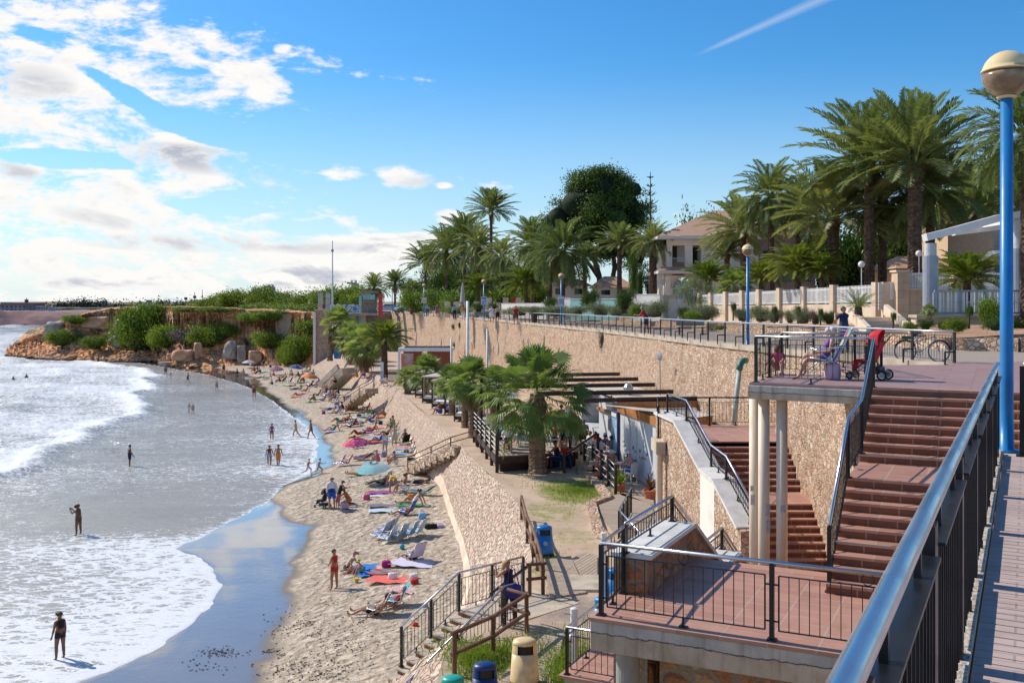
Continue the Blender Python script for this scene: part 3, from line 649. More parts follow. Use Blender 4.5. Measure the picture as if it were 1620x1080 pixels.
# ---- stairs: local x = width, descends towards local -y
def stairs(name,label,loc,rz,W,segs,r=.158,t=.27,solid=2.8,group=None,mats=None,side=None,t2=.045):
 o=thing(name,label,'stairs',loc,rz,group); mt=mats or(TERRA_V,TERRA)
 y=0.0; z=0.0; prof=[(0.0,0.0)]; tr=MB()
 for kind,n in segs:
  if kind=='s':
   for i in range(n):
    z-=r; prof.append((y,z)); last=(i==n-1)
    if not last:tr.box((W/2,y-t/2-.012,z-t2/2+.004),(W,t+.03,t2)); y-=t; prof.append((y,z))
  else:
   tr.box((W/2,y-n/2-.012,z-t2/2+.004),(W,n+.03,t2)); y-=n; prof.append((y,z))
 tr.box((W/2,.12,-t2/2+.004),(W,.30,t2))
 zb=z-.02
 pr=[(p[0],max(p[1]-.002,zb))for p in prof]+[(y,zb),(0,zb)]
 bm=bmesh.new(); L=[]
 pts=[(p[0],p[1])for p in prof]+[(0.0,z-.001)]if abs(prof[-1][1]-z)<1e-6 else prof
 a=[bm.verts.new((0.004,p[0],p[1]-.006))for p in pts]; b=[bm.verts.new((W-.004,p[0],p[1]-.006))for p in pts]
 n=len(pts)
 try:
  bm.faces.new(a); bm.faces.new(b[::-1])
 except Exception:pass
 for i in range(n):bm.faces.new((a[i],b[i],b[(i+1)%n],a[(i+1)%n]))
 bmesh.ops.triangulate(bm,faces=[f for f in bm.faces if len(f.verts)>4]); bmesh.ops.recalc_face_normals(bm,faces=bm.faces)
 me=bpy.data.meshes.new('step_risers'); bm.to_mesh(me); bm.free()
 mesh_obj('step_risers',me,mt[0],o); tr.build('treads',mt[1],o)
 o['_end']=(y,z)
 if side:
  sb=MB(); k=0
  for sx,wid in side:
   pp=prof
   for(p,q)in zip(pp[:-1],pp[1:]):
    if q[0]<p[0]-1e-6:sb.add([(sx,p[0],p[1]-.03),(sx,q[0],q[1]-.03),(sx,q[0],q[1]-solid),(sx,p[0],p[1]-solid),(sx+wid,p[0],p[1]-.03),(sx+wid,q[0],q[1]-.03),(sx+wid,q[0],q[1]-solid),(sx+wid,p[0],p[1]-solid)],[(0,1,2,3),(7,6,5,4),(0,4,5,1)])
  sb.build('side_wall',STONE_WALL,o)
 del o['_end']; return o
 # ---- railings
def railing(name,label,pts,h=1.02,step=1.9,post=(.06,.06),tube=.028,bal=.011,gap=.13,closed_posts=True,hr_mat=None,cat='railing',group=None,rings=True,top_off=.17,posts_at_ends=(True,True)):
 pts=[Vector(p)for p in pts]; o=thing(name,label,cat,pts[0],0,group)
 hv=Vector((0,0,h)); mb=MB(); hp=[p+hv for p in pts]
 mb.tube(hp,tube,10); mb.build('handrail',hr_mat or STEEL,o,smooth=True,world=True)
 for k,(a,b)in enumerate(zip(pts[:-1],pts[1:])):
  L=(b-a).length; n=max(1,round(L/step)); d=(b-a)/n; dn=(b-a).normalized(); hd=Vector((dn.x,dn.y,0)).normalized(); rz=math.atan2(hd.y,hd.x)
  for i in range(n+1):
   if i==0 and k>0:continue
   if(i==0 and k==0 and not posts_at_ends[0])or(i==n and k==len(pts)-2 and not posts_at_ends[1]):continue
   p=a+d*i; mb=MB(); mb.box(p+Vector((0,0,h/2-.01)),(post[0],post[1],h-.02),rz); mb.box(p+Vector((0,0,.01)),(post[0]*2,post[1]*2,.02),rz)
   mb.build('post',BLACK,o,world=True)
  for i in range(n):
   p=a+d*i+dn*.09; q=a+d*(i+1)-dn*.09; mb=MB(); up=Vector((0,0,1))
   lo=.13; hi=h-top_off
   mb.beam(p+up*lo,q+up*lo,.03,.012); mb.beam(p+up*hi,q+up*hi,.03,.012)
   m=max(2,int((q-p).length/gap))
   for j in range(m+1):
    c=p+(q-p)*(j/m); e=.010 if j in(0,m)else bal/2
    mb.box(c+up*((lo+hi)/2),(e*2,e*2,hi-lo),rz)
   for z in(lo+.12,hi-.12):
    mb.beam(a+d*i+up*z,p+up*z,.02,.02); mb.beam(a+d*(i+1)+up*z,q+up*z,.02,.02)
   mid=(p+q)/2; mb.box(mid+up*(lo/2),(.03,.03,lo),rz); mb.box(mid+up*.008,(.12,.08,.016),rz)
   if rings:mb.ring(mid+up*(hi+(h-hi)/2),(h-hi)/2-.01,.006,12,'Y',rz)
   mb.build('panel',BLACK,o,world=True)
 return o
 # ================= near path, kerb and railing =================
NR=R(-27.3); nu_=Vector((math.sin(R(27.3)),math.cos(R(27.3)),0)); nv_=Vector((math.cos(R(27.3)),-math.sin(R(27.3)),0))
N0=Vector((-.31,0,0))
def nf(a,b,z):return N0+nv_*a+nu_*b+Vector((0,0,z))
path=MB().prism([(.06,-4),(12,-4),(12,12.6),(.06,12.6)],-.3,0.0).build('path',PATH_T); path.location=(N0.x,N0.y,PATHZ); path.rotation_euler=(0,0,NR); path['kind']='structure'
GRAVEL=M('exposed_pebble_concrete',(.60,.52,.44),(.36,.29,.22),26,.9,bump=.9,bsc=40,det=5,lo=.4,hi=.6)
kb=thing('retaining_wall','stone retaining wall with a rough pebble kerb running under the nearest steel railing','wall',nf(0,0,0),NR)
mb=MB()
nseg=90
for i in range(nseg):
 b0=-4+i*16.4/nseg; b1=b0+16.4/nseg; e0=-.47+rnd.uniform(-.018,.018)
 mb.add([(e0,b0,10.30),(.05,b0,10.30),(.05,b1,10.30),(e0,b1,10.30),(e0+.02,b0,10.395),(.05,b0,10.40),(.05,b1,10.40),(e0+.02,b1,10.395)],[(0,3,2,1),(4,5,6,7),(0,1,5,4),(1,2,6,5),(2,3,7,6),(3,0,4,7)])
mb.build('kerb',GRAVEL,kb)
MB().prism([(-.42,-4),(-.05,-4),(-.05,12.3),(-.42,12.3)],3.5,10.31).build('masonry',STONE_NEAR,kb)
o=thing('near_railing','thick polished steel handrail on black flat bar panels, nearest to the viewer','railing',nf(0,0,PATHZ))
MB().tube([nf(0,b,PATHZ+1.0)for b in np.linspace(.15,12.2,40)],.029,20).build('handrail',STEEL,o,smooth=True,world=True)
b=.55
while b<12.4:
 MB().box(nf(0,b,PATHZ+.46),(.045,.11,.98),NR).build('post',BLACK,o,world=True)
 e=min(b+1.52,12.4)
 if e>b+.3:
  mb=MB();
  mb.beam(nf(0,b+.10,PATHZ+.865),nf(0,e-.10,PATHZ+.865),.085,.012); mb.beam(nf(0,b+.10,PATHZ+.10),nf(0,e-.10,PATHZ+.10),.03,.012)
  n=12
  for j in range(n+1):mb.box(nf(0,b+.12+(e-b-.24)*j/n,PATHZ+.48),(.04,.008,.77),NR)
  for j in(.25,.75):mb.box(nf(0,b+(e-b)*j,PATHZ+.92),(.02,.03,.11),NR)
  mb.box(nf(0,(b+e)/2,PATHZ+.05),(.05,.03,.1),NR)
  mb.build('panel',BLACK,o,world=True)
 b+=1.52
railing('railing','steel topped black railing behind the foot of the tall blue lamp post',[nf(.25,12.35,PATHZ),nf(11.5,12.35,PATHZ)],h=1.0,post=(.07,.07))
# ================= upper terrace, right-hand stairs =================
O=P(1379,613,TPZ); O3=O-v_*2.6+u_*.3
poly=[fr(O3,0,0,0),fr(O3,2.6,-.3,0),fr(O3,5.5,-.3,0),fr(O3,5.5,-7.2,0),Vector((26,4,0)),Vector((40,30,0)),Vector((40,36,0)),Vector((12.95,29.6,0)),Vector((12.6,28.5,0)),Vector((9.2,28.5,0)),Vector((8.9,23.9,0)),fr(O3,0,3.1,0)]
loc=[(Matrix.Rotation(-AZ,3,'Z')@(p-Vector((O.x,O.y,0))))for p in poly]
bm=bmesh.new(); f=bm.faces.new([bm.verts.new((p.x,p.y,0))for p in loc]);
r_=bmesh.ops.extrude_face_region(bm,geom=[f]); bmesh.ops.translate(bm,verts=[e for e in r_['geom']if isinstance(e,bmesh.types.BMVert)],vec=(0,0,-.06)); bmesh.ops.recalc_face_normals(bm,faces=bm.faces); bmesh.ops.triangulate(bm,faces=bm.faces)
me=bpy.data.meshes.new('upper_terrace'); bm.to_mesh(me); bm.free(); ut=mesh_obj('upper_terrace',me,TERRA_UP); ut.location=(O.x,O.y,TPZ); ut.rotation_euler=(0,0,AZ); ut['kind']='structure'
sl=thing('balcony_slab','stained concrete balcony slab on three cream columns, an old woman sitting on it','balcony',(O3.x,O3.y,TPZ),AZ)
MB().prism([(-.03,-.03),(2.55,-.33),(2.75,.0),(2.75,3.2),(-.03,3.12)],-.36,-.062).build('slab',SLABM,sl,bevel=.01)
for(px,d,r)in[(1194,22.95,.125),(1208.5,22.3,.125),(1237,22.15,.122)]:
 p=PD(px,d,z=LPZ); MB().lathe([(r,0),(r,TPZ-.36-LPZ)],20,p).build('column',CREAM_COL,sl,smooth=False,world=True)
for ch in[c for c in sl.children if c.name.startswith('column')]:
 for p in ch.data.polygons:p.use_smooth=len(p.vertices)==4
PAPER=M('faded_notice_paper',(.55,.54,.60),(.30,.30,.38),34,.8,det=6)
for(px,py,w,h,d)in[(1214,806,.13,.25,22.17),(1215,832,.11,.26,22.17),(1191,790,.10,.22,22.82),(1190,772,.08,.12,22.82),(1239,804,.12,.14,22.02)]:
 c=PD(px,d,py); mb=MB(); n=6
 for i in range(n):
  x0=-w/2+w*i/n; x1_=x0+w/n; cv_=lambda x:-.127+.127-math.sqrt(max(.13**2-x*x*.5,0))+.127-.0
  mb.add([(c.x+x0,c.y+.0+x0*x0*3,c.z-h/2-rnd.uniform(0,.02)),(c.x+x1_,c.y+x1_*x1_*3,c.z-h/2-rnd.uniform(0,.02)),(c.x+x1_,c.y+x1_*x1_*3,c.z+h/2),(c.x+x0,c.y+x0*x0*3,c.z+h/2)],[(0,1,2,3)])
 mb.build('notice',PAPER,sl,world=True)
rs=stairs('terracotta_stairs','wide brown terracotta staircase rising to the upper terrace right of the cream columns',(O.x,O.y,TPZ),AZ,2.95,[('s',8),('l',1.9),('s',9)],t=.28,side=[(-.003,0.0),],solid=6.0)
fl=MB(); fl.prism([(2.95,-6.6),(3.25,-6.6),(3.25,.25),(2.95,.25)],4,10.42).build('flank_wall',GRAVEL,rs).location=(0,0,-TPZ)
s=.02
railing('railing','blue sheened steel railing stepping down the left side of the brown staircase',[fr(O,.03,.05,TPZ),fr(O,.03,-1.96,TPZ-7*.158),fr(O,.03,-1.96-1.9,TPZ-8*.158),fr(O,.03,-6.0,NPZ)],h=1.02,step=2.2)
railing('railing','railing along the front and left side of the concrete balcony before the old woman',[fr(O3,2.55,-.2,TPZ),fr(O3,.12,.12,TPZ),fr(O3,.12,3.05,TPZ)],h=1.02)
railing('railing','steel topped railing closing the back of the balcony, behind the red haired girl',[fr(O3,.12,3.05,TPZ),Vector((8.85,23.85,TPZ)),Vector((9.15,28.4,TPZ))],h=1.02)
# ================= near platform =================
O2=P(933,975,NPZ)
npf=thing('lower_platform','cracked concrete platform paved with red terracotta tiles at the foot of the brown stairs','platform',(O2.x,O2.y,NPZ),AZ)
MB().prism([(-.02,-.02),(5.0,-.02),(5.0,3.82),(-.02,3.82)],-.045,0).build('tile_floor',TERRA,npf)
MB().prism([(0,0),(5.0,0),(5.0,3.8),(0,3.8)],-.47,-.047).build('slab',SLABM,npf,bevel=.015)
MB().lathe([(.17,-4.1),(.17,-.47)],24,(.42,.42,0)).build('column',M('grey_round_column',(.34,.32,.29),(.25,.23,.20),2,.9,bump=.3,bsc=18,stretch=(1,1,.3)),npf)
MB().prism([(.85,.55),(5.0,.55),(5.0,3.7),(.85,3.7)],-4.1,-.472).build('base_wall',STONE_NEAR,npf)
pw=thing('parapet_wall','red stone parapet wall with a white coping stepping down beyond the tiled platform','wall',(O2.x,O2.y,NPZ),AZ)
prof=[(1.3,.6),(3.85,.6),(6.0,-.66),(7.3,-.66),(8.9,-1.6)]
mb=MB(); mc=MB()
for(a,b)in zip(prof[:-1],prof[1:]):
 mb.add([(-.12,a[0],-4.0),(.42,a[0],-4.0),(.42,b[0],-4.0),(-.12,b[0],-4.0),(-.12,a[0],a[1]-.06),(.42,a[0],a[1]-.06),(.42,b[0],b[1]-.06),(-.12,b[0],b[1]-.06)],[(0,3,2,1),(4,5,6,7),(0,1,5,4),(1,2,6,5),(2,3,7,6),(3,0,4,7)])
 mc.beam((.15,a[0],a[1]-.025),(.15,b[0],b[1]-.025),.64,.07)
mb.build('masonry',STONE_NEAR,pw); mc.build('coping',COPING,pw)
railing('railing','steel topped railing round the front and left of the tiled platform',[fr(O2,4.9,.14,NPZ),fr(O2,.12,.14,NPZ),fr(O2,.05,1.28,NPZ)],h=1.02,step=2.4,posts_at_ends=(False,True))
hh_=.42
railing('railing','low railing standing on the white coping of the red stone parapet',[fr(O2,.05,1.35,NPZ+.6),fr(O2,.05,3.8,NPZ+.6),fr(O2,.05,6.0,NPZ-.66),fr(O2,.05,7.3,NPZ-.66),fr(O2,.05,8.8,NPZ-1.54)],h=.45,step=2.4,top_off=.10,rings=False)
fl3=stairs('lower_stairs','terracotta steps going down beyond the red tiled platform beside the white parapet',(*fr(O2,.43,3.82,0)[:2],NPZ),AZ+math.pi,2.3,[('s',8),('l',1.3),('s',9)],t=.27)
fl3.location=(*fr(O2,2.75,3.82,0)[:2],NPZ)
lf=MB().prism([(-.1,3.84),(8,3.84),(8,14),(-.1,14)],-.25,0).build('stair_hall_floor',TERRA); lf.location=(O2.x,O2.y,LPZ); lf.rotation_euler=(0,0,AZ); lf['kind']='structure'
# ================= mid platform and middle stairs =================
mp=thing('mid_platform','terracotta landing high beside the promenade wall with steps leading down from it','platform',(4.95,32.1,MIDZ))
MB().prism([(0,0),(6.5,0),(6.1,4.4),(.45,4.4)],-.05,0).build('tile_floor',TERRA,mp)
MB().prism([(0.05,.05),(6.5,.05),(6.1,4.38),(.5,4.38)],-4,-.052).build('base',STONE_WALL,mp)
MB().prism([(-.30,.0),(.0,.0),(.0,1.2),(-.30,1.2)],-.42,-.02).build('edge_beam',CONC_P,mp)
MB().lathe([(.11,-4),(.11,-.42)],14,(-.17,.2,0)).build('column',CREAM_COL,mp)
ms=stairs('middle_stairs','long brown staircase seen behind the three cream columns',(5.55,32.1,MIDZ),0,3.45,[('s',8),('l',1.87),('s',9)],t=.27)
FP=[(4.85,33.6,8.4),(5.1,31.1,8.4),(5.42,28.7,7.33),(5.52,27.2,7.25),(5.78,25.4,6.35)]
fw_=thing('stair_flank_wall','honey coloured stone wall with a thick white coping sloping down left of the middle stairs','wall',(5.1,31.1,LOW))
for k,(a,b)in enumerate(zip(FP[:-1],FP[1:])):
 mb=MB(); th=.5
 mb.add([(a[0],a[1],LOW),(b[0],b[1],LOW),(b[0]+th,b[1],LOW),(a[0]+th,a[1],LOW),(a[0],a[1],a[2]-.08),(b[0],b[1],b[2]-.08),(b[0]+th,b[1],b[2]-.08),(a[0]+th,a[1],a[2]-.08)],[(0,3,2,1),(4,5,6,7),(0,1,5,4),(1,2,6,5),(2,3,7,6),(3,0,4,7)])
 mb.build('plaster_panel' if k==2 else 'masonry',PLASTER if k==2 else STONE_WALL,fw_,world=True)
 MB().beam(Vector((a[0]+.25,a[1],a[2]-.04)),Vector((b[0]+.25,b[1]-.02,b[2]-.04)),.66,.085).build('coping',COPING,fw_,world=True)
MB().box((6.02,25.35,(LOW+6.3)/2),(.5,.5,6.3-LOW)).build('end_pier',STONE_WALL,fw_,world=True)
railing('railing','steel railing following the thick white coping down the middle stairs',[Vector((5.2,33.3,8.4)),Vector((5.45,31.1,8.4)),Vector((5.75,28.75,7.33)),Vector((5.85,27.2,7.25)),Vector((6.1,25.5,6.4))],h=.62,step=2.6,top_off=.12,rings=False)
railing('railing','plain railing along the back of the landing below the sloping drainpipe',[Vector((4.85,33.0,MIDZ)),Vector((5.3,36.3,MIDZ)),Vector((11.0,36.3,MIDZ))],h=1.02,hr_mat=BLACK,step=2.2)
rw=thing('terrace_wall','sunlit rubble wall under the balcony behind the cream columns','wall',(8.9,31.5,LOW))
pl=[(8.95,33.8),(8.75,30),(8.35,26),(7.75,22.0),(O.x+.06,O.y+.1)]
mb=MB()
rows=40;
for(a,b)in zip(pl[:-1],pl[1:]):
 n=int(math.dist(a,b)*5)
 for i in range(n):
  for j in range(rows):
   q=[]
   for(ii,jj)in((i,j),(i+1,j),(i+1,j+1),(i,j+1)):
    t=ii/n; x=a[0]+(b[0]-a[0])*t; y=a[1]+(b[1]-a[1])*t; z=LOW+(9.9-LOW)*jj/rows
    q.append((x-(vnoise(np.array(y*3.),np.array(z*3.))-.5)*.14,y,z))
   mb.quad(*[q[3],q[2],q[1],q[0]])
rwm=mb.build('masonry',STONE_WALL,rw,world=True,smooth=True)
MB().prism([(8.96,24.2),(9.1,24.2),(9.25,33.8),(8.96,33.8)],LOW,10.2).build('backing',STONE_WALL,rw,world=True)
os_=stairs('promenade_steps','steps going down from the promenade behind the balcony',(12.5,28.5,PROMZ),math.pi,3.2,[('s',16)],t=.31)
dp=thing('drainpipe','pale sloping drainpipe with a green elbow on the promenade wall','pipe',PD(1160,37.2,672))
pt=[PD(1161,39.3,672),PD(1166,39.6,620),PD(1170,39.9,582)]
MB().tube(pt,.10,12).build('pipe',M('pale_green_pipe',(.42,.47,.42),(.33,.37,.32),4,.6),dp,smooth=True,world=True)
MB().tube([PD(1169.5,39.85,585),PD(1171.5,39.9,576),PD(1175,40.1,571),PD(1180,40.6,570)],.125,12).build('elbow',M('green_elbow',(.02,.16,.12),None,4,.5),dp,smooth=True,world=True)
# ================= promenade railing =================
pr=thing('promenade_railing','long promenade railing with hooked black posts and a steel handrail above the stone wall','railing',(10.4,41.6,PROMZ))
pts=[]
for(a,b)in zip(WALLP[:-1],WALLP[1:]):
 n=max(2,round(math.dist(a,b)/(2.05 if a[1]<100 else 2.6)))
 for i in range(n):pts.append((a[0]+(b[0]-a[0])*i/n,a[1]+(b[1]-a[1])*i/n))
pts.append(WALLP[-1])
pp=[Vector((p[0]+.22,p[1]+.03,zprom(p[1])+.08))for p in pts]
MB().tube([p+Vector((0,0,.95))for p in pp],.034,8).build('handrail',STEEL_F,pr,smooth=True,world=True)
for i,p in enumerate(pp):
 q=pp[min(i+1,len(pp)-1)]; d=(q-p); d=d.normalized()if d.length>0 else Vector((0,1,0)); rz=math.atan2(d.y,d.x); n=Vector((-d.y,d.x,0))
 mb=MB(); mb.box(p+Vector((0,0,.47)),(.10,.045,.95),rz)
 k=p+n*.42-d*.15
 mb.beam(p+Vector((0,0,.36)),k+Vector((0,0,.36)),.04,.045); mb.beam(k+Vector((0,0,.36)),k+Vector((0,0,-.06)),.04,.045,up=Vector((0,1,0)))
 mb.build('post',BLACK,pr,world=True)
 if i<len(pp)-1 and p.y<110:
  mb=MB(); mb.beam(p+Vector((0,0,.84)),q+Vector((0,0,.84)),.02,.012); mb.beam(p+Vector((0,0,.10)),q+Vector((0,0,.10)),.02,.012)
  m=15
  for j in range(1,m):mb.box(p+(q-p)*j/m+Vector((0,0,.47)),(.009,.009,.74),rz)
  mb.build('panel',BLACK,pr,world=True)
L0=P(893,1066,4.15)
ll=thing('tiled_landing','small tiled landing with a railing tucked below the concrete platform','platform',(L0.x,L0.y,4.15),AZ)
MB().prism([(-.1,-.1),(2.6,-.1),(2.6,4.6),(-.1,4.6)],-.05,0).build('tile_floor',TERRA,ll)
MB().prism([(0,0),(2.5,0),(2.5,4.5),(0,4.5)],-.6,-.052).build('base',CONC_P,ll)
railing('railing','railing with a steel top round the small landing below the concrete platform',[fr(L0,2.3,0.02,4.15),fr(L0,.05,0.02,4.15),fr(L0,.05,4.4,4.15)],h=1.0,posts_at_ends=(False,True))
railing('railing','short railing at the end of the boardwalk beside the potted plants',[P(979,852,LOW)+Vector((.95,4.2,0)),P(979,852,LOW),P(1022,905,LOW)],h=1.05,step=1.3)
# ---------------- leaf meshes ----------------
def frond_mesh(rs,L,elev,az,droop,nl=26,lw=.05,ll=.42,base=.25,V=None,F=None,curl=0.0):
 """one feather frond: rachis + two rows of leaflets; appends to V, F"""
 n=9; p=Vector((base*math.cos(az),base*math.sin(az),0)); pts=[p.copy()]; e=elev; seg=L/n
 side_b=rs.uniform(-.12,.12)
 for i in range(n):
  e-=droop*(.5+1.3*i/n)/n; az_=az+side_b*(i/n)**2
  p=p+Vector((math.cos(e)*math.cos(az_),math.cos(e)*math.sin(az_),math.sin(e)))*seg; pts.append(p.copy())
 b0=len(V)
 for i,q in enumerate(pts):
  t=(pts[min(i+1,n)]-pts[max(i-1,0)]).normalized(); s=t.cross(Vector((0,0,1))).normalized(); w=.045*(1-.85*i/n)
  V.append(q+s*w); V.append(q-s*w)
 for i in range(n):F.append((b0+2*i,b0+2*i+1,b0+2*i+3,b0+2*i+2))
 for k in range(nl):
  f=.16+.84*(k+.5)/nl; x=f*n; i=min(int(x),n-1); q=pts[i].lerp(pts[i+1],x-i)
  t=(pts[i+1]-pts[i]).normalized(); s=t.cross(Vector((0,0,1))).normalized(); u=s.cross(t).normalized()
  l=ll*(math.sin(math.pi*min(1,f*.93+.12))**.5+.15)
  for sg in(-1,1):
   d=(t*.78+s*sg*.75+u*(.34+rs.uniform(-.15,.15))).normalized(); a=q; c=q+d*l+Vector((0,0,-l*.18))
   wv=t*(lw*.5); m=q+d*l*.45
   b=len(V); V.extend([a-wv*.6,m-wv,c,m+wv]); F.append((b,b+1,b+2,b+3))
def palm_crown(seed,L=3.2,n=52,lw=.06,ll=.46,spread=(-55,82),nl=28,droop=1.25):
 rs=random.Random(seed); V=[]; F=[]
 for i in range(n):
  f=i/n; e=R(spread[1]+(spread[0]-spread[1])*f**.85+rs.uniform(-6,6)); az=i*2.39996+rs.uniform(-.25,.25)
  frond_mesh(rs,L*rs.uniform(.85,1.08)*(.86+.14*math.sin(math.pi*f)),e,az,droop*rs.uniform(.75,1.2),nl,lw,ll,.14,V,F)
 return V,F
def fan_leaf(rs,V,F,org,az,el,pet,rad,nseg=20,droopy=.35):
 d=Vector((math.cos(el)*math.cos(az),math.cos(el)*math.sin(az),math.sin(el))); s=d.cross(Vector((0,0,1)))
 if s.length<.05:s=Vector((1,0,0))
 s.normalize(); u=s.cross(d).normalized(); hub=org+d*pet+Vector((0,0,-pet*.12))
 b=len(V); V.extend([org-s*.02,org+s*.02,hub+s*.014,hub-s*.014]); F.append((b,b+1,b+2,b+3))
 tilt=rs.uniform(-.5,.5); s2=s*math.cos(tilt)+u*math.sin(tilt); u2=s2.cross(d).normalized()
 for k in range(nseg):
  a=R(-118+236*k/(nseg-1)); r=rad*(.80+.2*math.cos(a*.7))*rs.uniform(.92,1.05)
  dd=d*math.cos(a)+s2*math.sin(a)+u2*(.14*abs(math.sin(a*1.0)))
  dd.normalize(); w=r*2.05*math.pi*.66/nseg*.27
  sd=d*-math.sin(a)+s2*math.cos(a); m=hub+dd*r*.58; t=hub+dd*r*.98+Vector((0,0,-droopy*r*(.4+.6*rs.random())))
  b=len(V); V.extend([hub,m-sd*w+u2*.01,t,m+sd*w-u2*.015]); F.append((b,b+1,b+2,b+3))
def fan_crown(seed,n=46,pet=1.0,rad=.85,nseg=18,emin=-45,emax=85,droopy=.3):
 rs=random.Random(seed); V=[]; F=[]
 for i in range(n):
  f=i/n; el=R(emax+(emin-emax)*f**.9+rs.uniform(-7,7)); az=i*2.39996+rs.uniform(-.3,.3)
  fan_leaf(rs,V,F,Vector((0,0,rs.uniform(-.1,.15))),az,el,pet*rs.uniform(.8,1.15),rad*rs.uniform(.85,1.1),nseg,droopy+.3*f)
 return V,F
def to_mesh(name,V,F,mt):
 me=bpy.data.meshes.new(name); me.from_pydata([tuple(v)for v in V],[],F); me.update(); me.materials.append(mt); return me
DATE=[to_mesh('date_crown',*palm_crown(11+i,L=3.35,n=66,spread=[(-34,88),(-18,88),(-46,88),(-12,88)][i],droop=[.85,.65,1.05,.55][i],lw=.11,ll=.56,nl=34),L_DATE)for i in range(4)]
YOUNG=to_mesh('young_crown',*palm_crown(31,L=2.6,n=58,spread=(2,86),droop=.9,lw=.10,ll=.5,nl=32),L_DATE2)
CYCAS=to_mesh('cycas_crown',*palm_crown(33,L=1.7,n=30,spread=(8,70),nl=30,lw=.03,ll=.2,droop=.7),L_DATE)
DEADF=to_mesh('dead_fronds',*palm_crown(41,L=2.2,n=22,spread=(-88,-50),droop=.5),L_DEAD)
FAN=[to_mesh('fan_crown',*fan_crown(51+i,emin=-36,droopy=.2,nseg=20),L_FAN)for i in range(3)]
FANBIG=to_mesh('fan_crown_large',*fan_crown(61,n=58,pet=1.5,rad=.98,nseg=26,emin=-48,droopy=.22),L_FAN)
FANDEAD=to_mesh('fan_skirt',*fan_crown(71,n=40,pet=.55,rad=.75,nseg=14,emin=-88,emax=-52,droopy=.7),L_DEAD)
def trunk_mesh(H,r0,r1,seed=1,boot=True,rings=None,lean=0.0,n=16,bulge=1.45):
 rs=random.Random(seed); mb=MB(); V=[]; k=rings or int(max(10,H/.11)); vs=[]
 for i in range(k+1):
  f=i/k; r=r0+(r1-r0)*f
  if f<.06:r*=1.25-f*4
  if boot and f>.90:r*=1+(bulge-1)*math.sin((f-.90)/.10*math.pi*.62)
  for j in range(n):
   a=2*math.pi*(j+.5*(i%2))/n; rr=r*(1+.09*((i+j)%2-.5)*2+rs.uniform(-.04,.04))
   vs.append((rr*math.cos(a)+lean*f*f*H,rr*math.sin(a),f*H))
 fs=[(i*n+j,i*n+(j+1)%n,(i+1)*n+(j+1)%n,(i+1)*n+j)for i in range(k)for j in range(n)]
 fs.append(tuple(k*n+j for j in range(n))); mb.add(vs,fs); return mb
def palm(px,base_y,crown_y,d,Rpx,label,kind='date',gz=None,var=0,tr=.24,group=None,lean=0.0,dead=False,tw=None,bz=None,name='palm_tree',rz=None):
 z0=gz if gz is not None else EYE+(HOR-base_y)/FPX*d
 zc=EYE+(HOR-crown_y)/FPX*d; H=max(zc-z0,.25); p=Vector(((px-810)/FPX*d,d,z0))
 o=thing(name,label,'palm tree',p,rz if rz is not None else rnd.uniform(0,6),group)
 trunk_mesh(H,tr,tr*.85,seed=int(px),boot=kind=='date',lean=lean).build('trunk',BARKW if kind.startswith('fan')else BARK,o)
 me={'date':DATE[var%4],'young':YOUNG,'cycas':CYCAS,'fan':FAN[var%3],'fanbig':FANBIG}[kind]
 base_r={'date':3.1,'young':2.4,'cycas':1.7,'fan':1.75,'fanbig':2.15}[kind]
 s=(Rpx*d/FPX)/base_r*((1.4 if px>1300 else 1.28 if px>1150 else 1.12)if kind=='date' else 1)
 c=mesh_obj('crown',me,None,o); c.location=(lean*H,0,H); c.scale=(s,s,s)
 if dead:
  c2=mesh_obj('dry_fronds',FANDEAD if kind.startswith('fan')else DEADF,None,o); c2.location=(lean*H,0,H-.05); c2.scale=(s*dead,s*dead,s*dead)
 return o
GZ=11.0
L='date palm'
gp='palms behind the promenade'
PALMS=[(592,455,235,26,'small date palm standing right behind the glass lift tower'),(625,449,225,24,'date palm with orange fruit right of the lift tower'),(652,458,215,20,'low dark date palm between the parked cars and the tall group'),(673,418,190,38,'date palm with orange fruit stalks, leftmost of the tall palm group'),(706,398,180,46,'date palm with dense dark crown, second of the tall group from the left'),(735,378,172,46,'date palm with tall dark crown left of the tallest slim palm'),(757,392,165,44,'date palm whose crown touches the trunk of the tallest slim palm'),(777,334,160,40,'tallest slim date palm with a ball at the top of its trunk'),(842,388,130,50,'date palm left of the broad silvery one, leaves swept to the left'),(870,402,118,42,'date palm with drooping leaves hidden behind the broad silvery palm'),(890,398,110,62,'broad silvery date palm with hanging fronds left of the big pine'),(980,386,105,38,'upright narrow date palm in front of the big pine'),(1034,384,100,38,'upright date palm left of the white villa, base of old stubs'),(1176,366,88,58,'date palm in front of the villa roof'),(1220,312,80,58,'tall date palm right of the villa roof'),(1318,345,69,78,'date palm with a very thick stubbled trunk and low crown'),(1262,330,84,50,'date palm filling the gap left of the thick stubbled trunk'),(1375,262,65,88,'tall date palm left of the tallest one, crown swept left'),(1396,318,69,56,'slim date palm trunk between the two tallest palms'),(1447,262,61,96,'tallest date palm on the right, huge crown and thick trunk'),(1472,302,66,70,'date palm just right of the tallest one, reddish trunk'),(1540,330,72,60,'date palm with dark crown behind the white pergola beam'),(1625,215,42,84,'date palm at the right edge behind the blue lamp post'),(1150,402,92,40,'low date palm beside the villa arch'),(1590,300,80,62,'shaded date palm right of the white pergola beam'),(1505,352,78,44,'small shaded palm behind the picket fence by the pergola'),(795,405,150,36,'shaded date palm right of the tallest slim palm'),(925,410,122,32,'narrow shaded date palm between the silvery palm and the pine')]
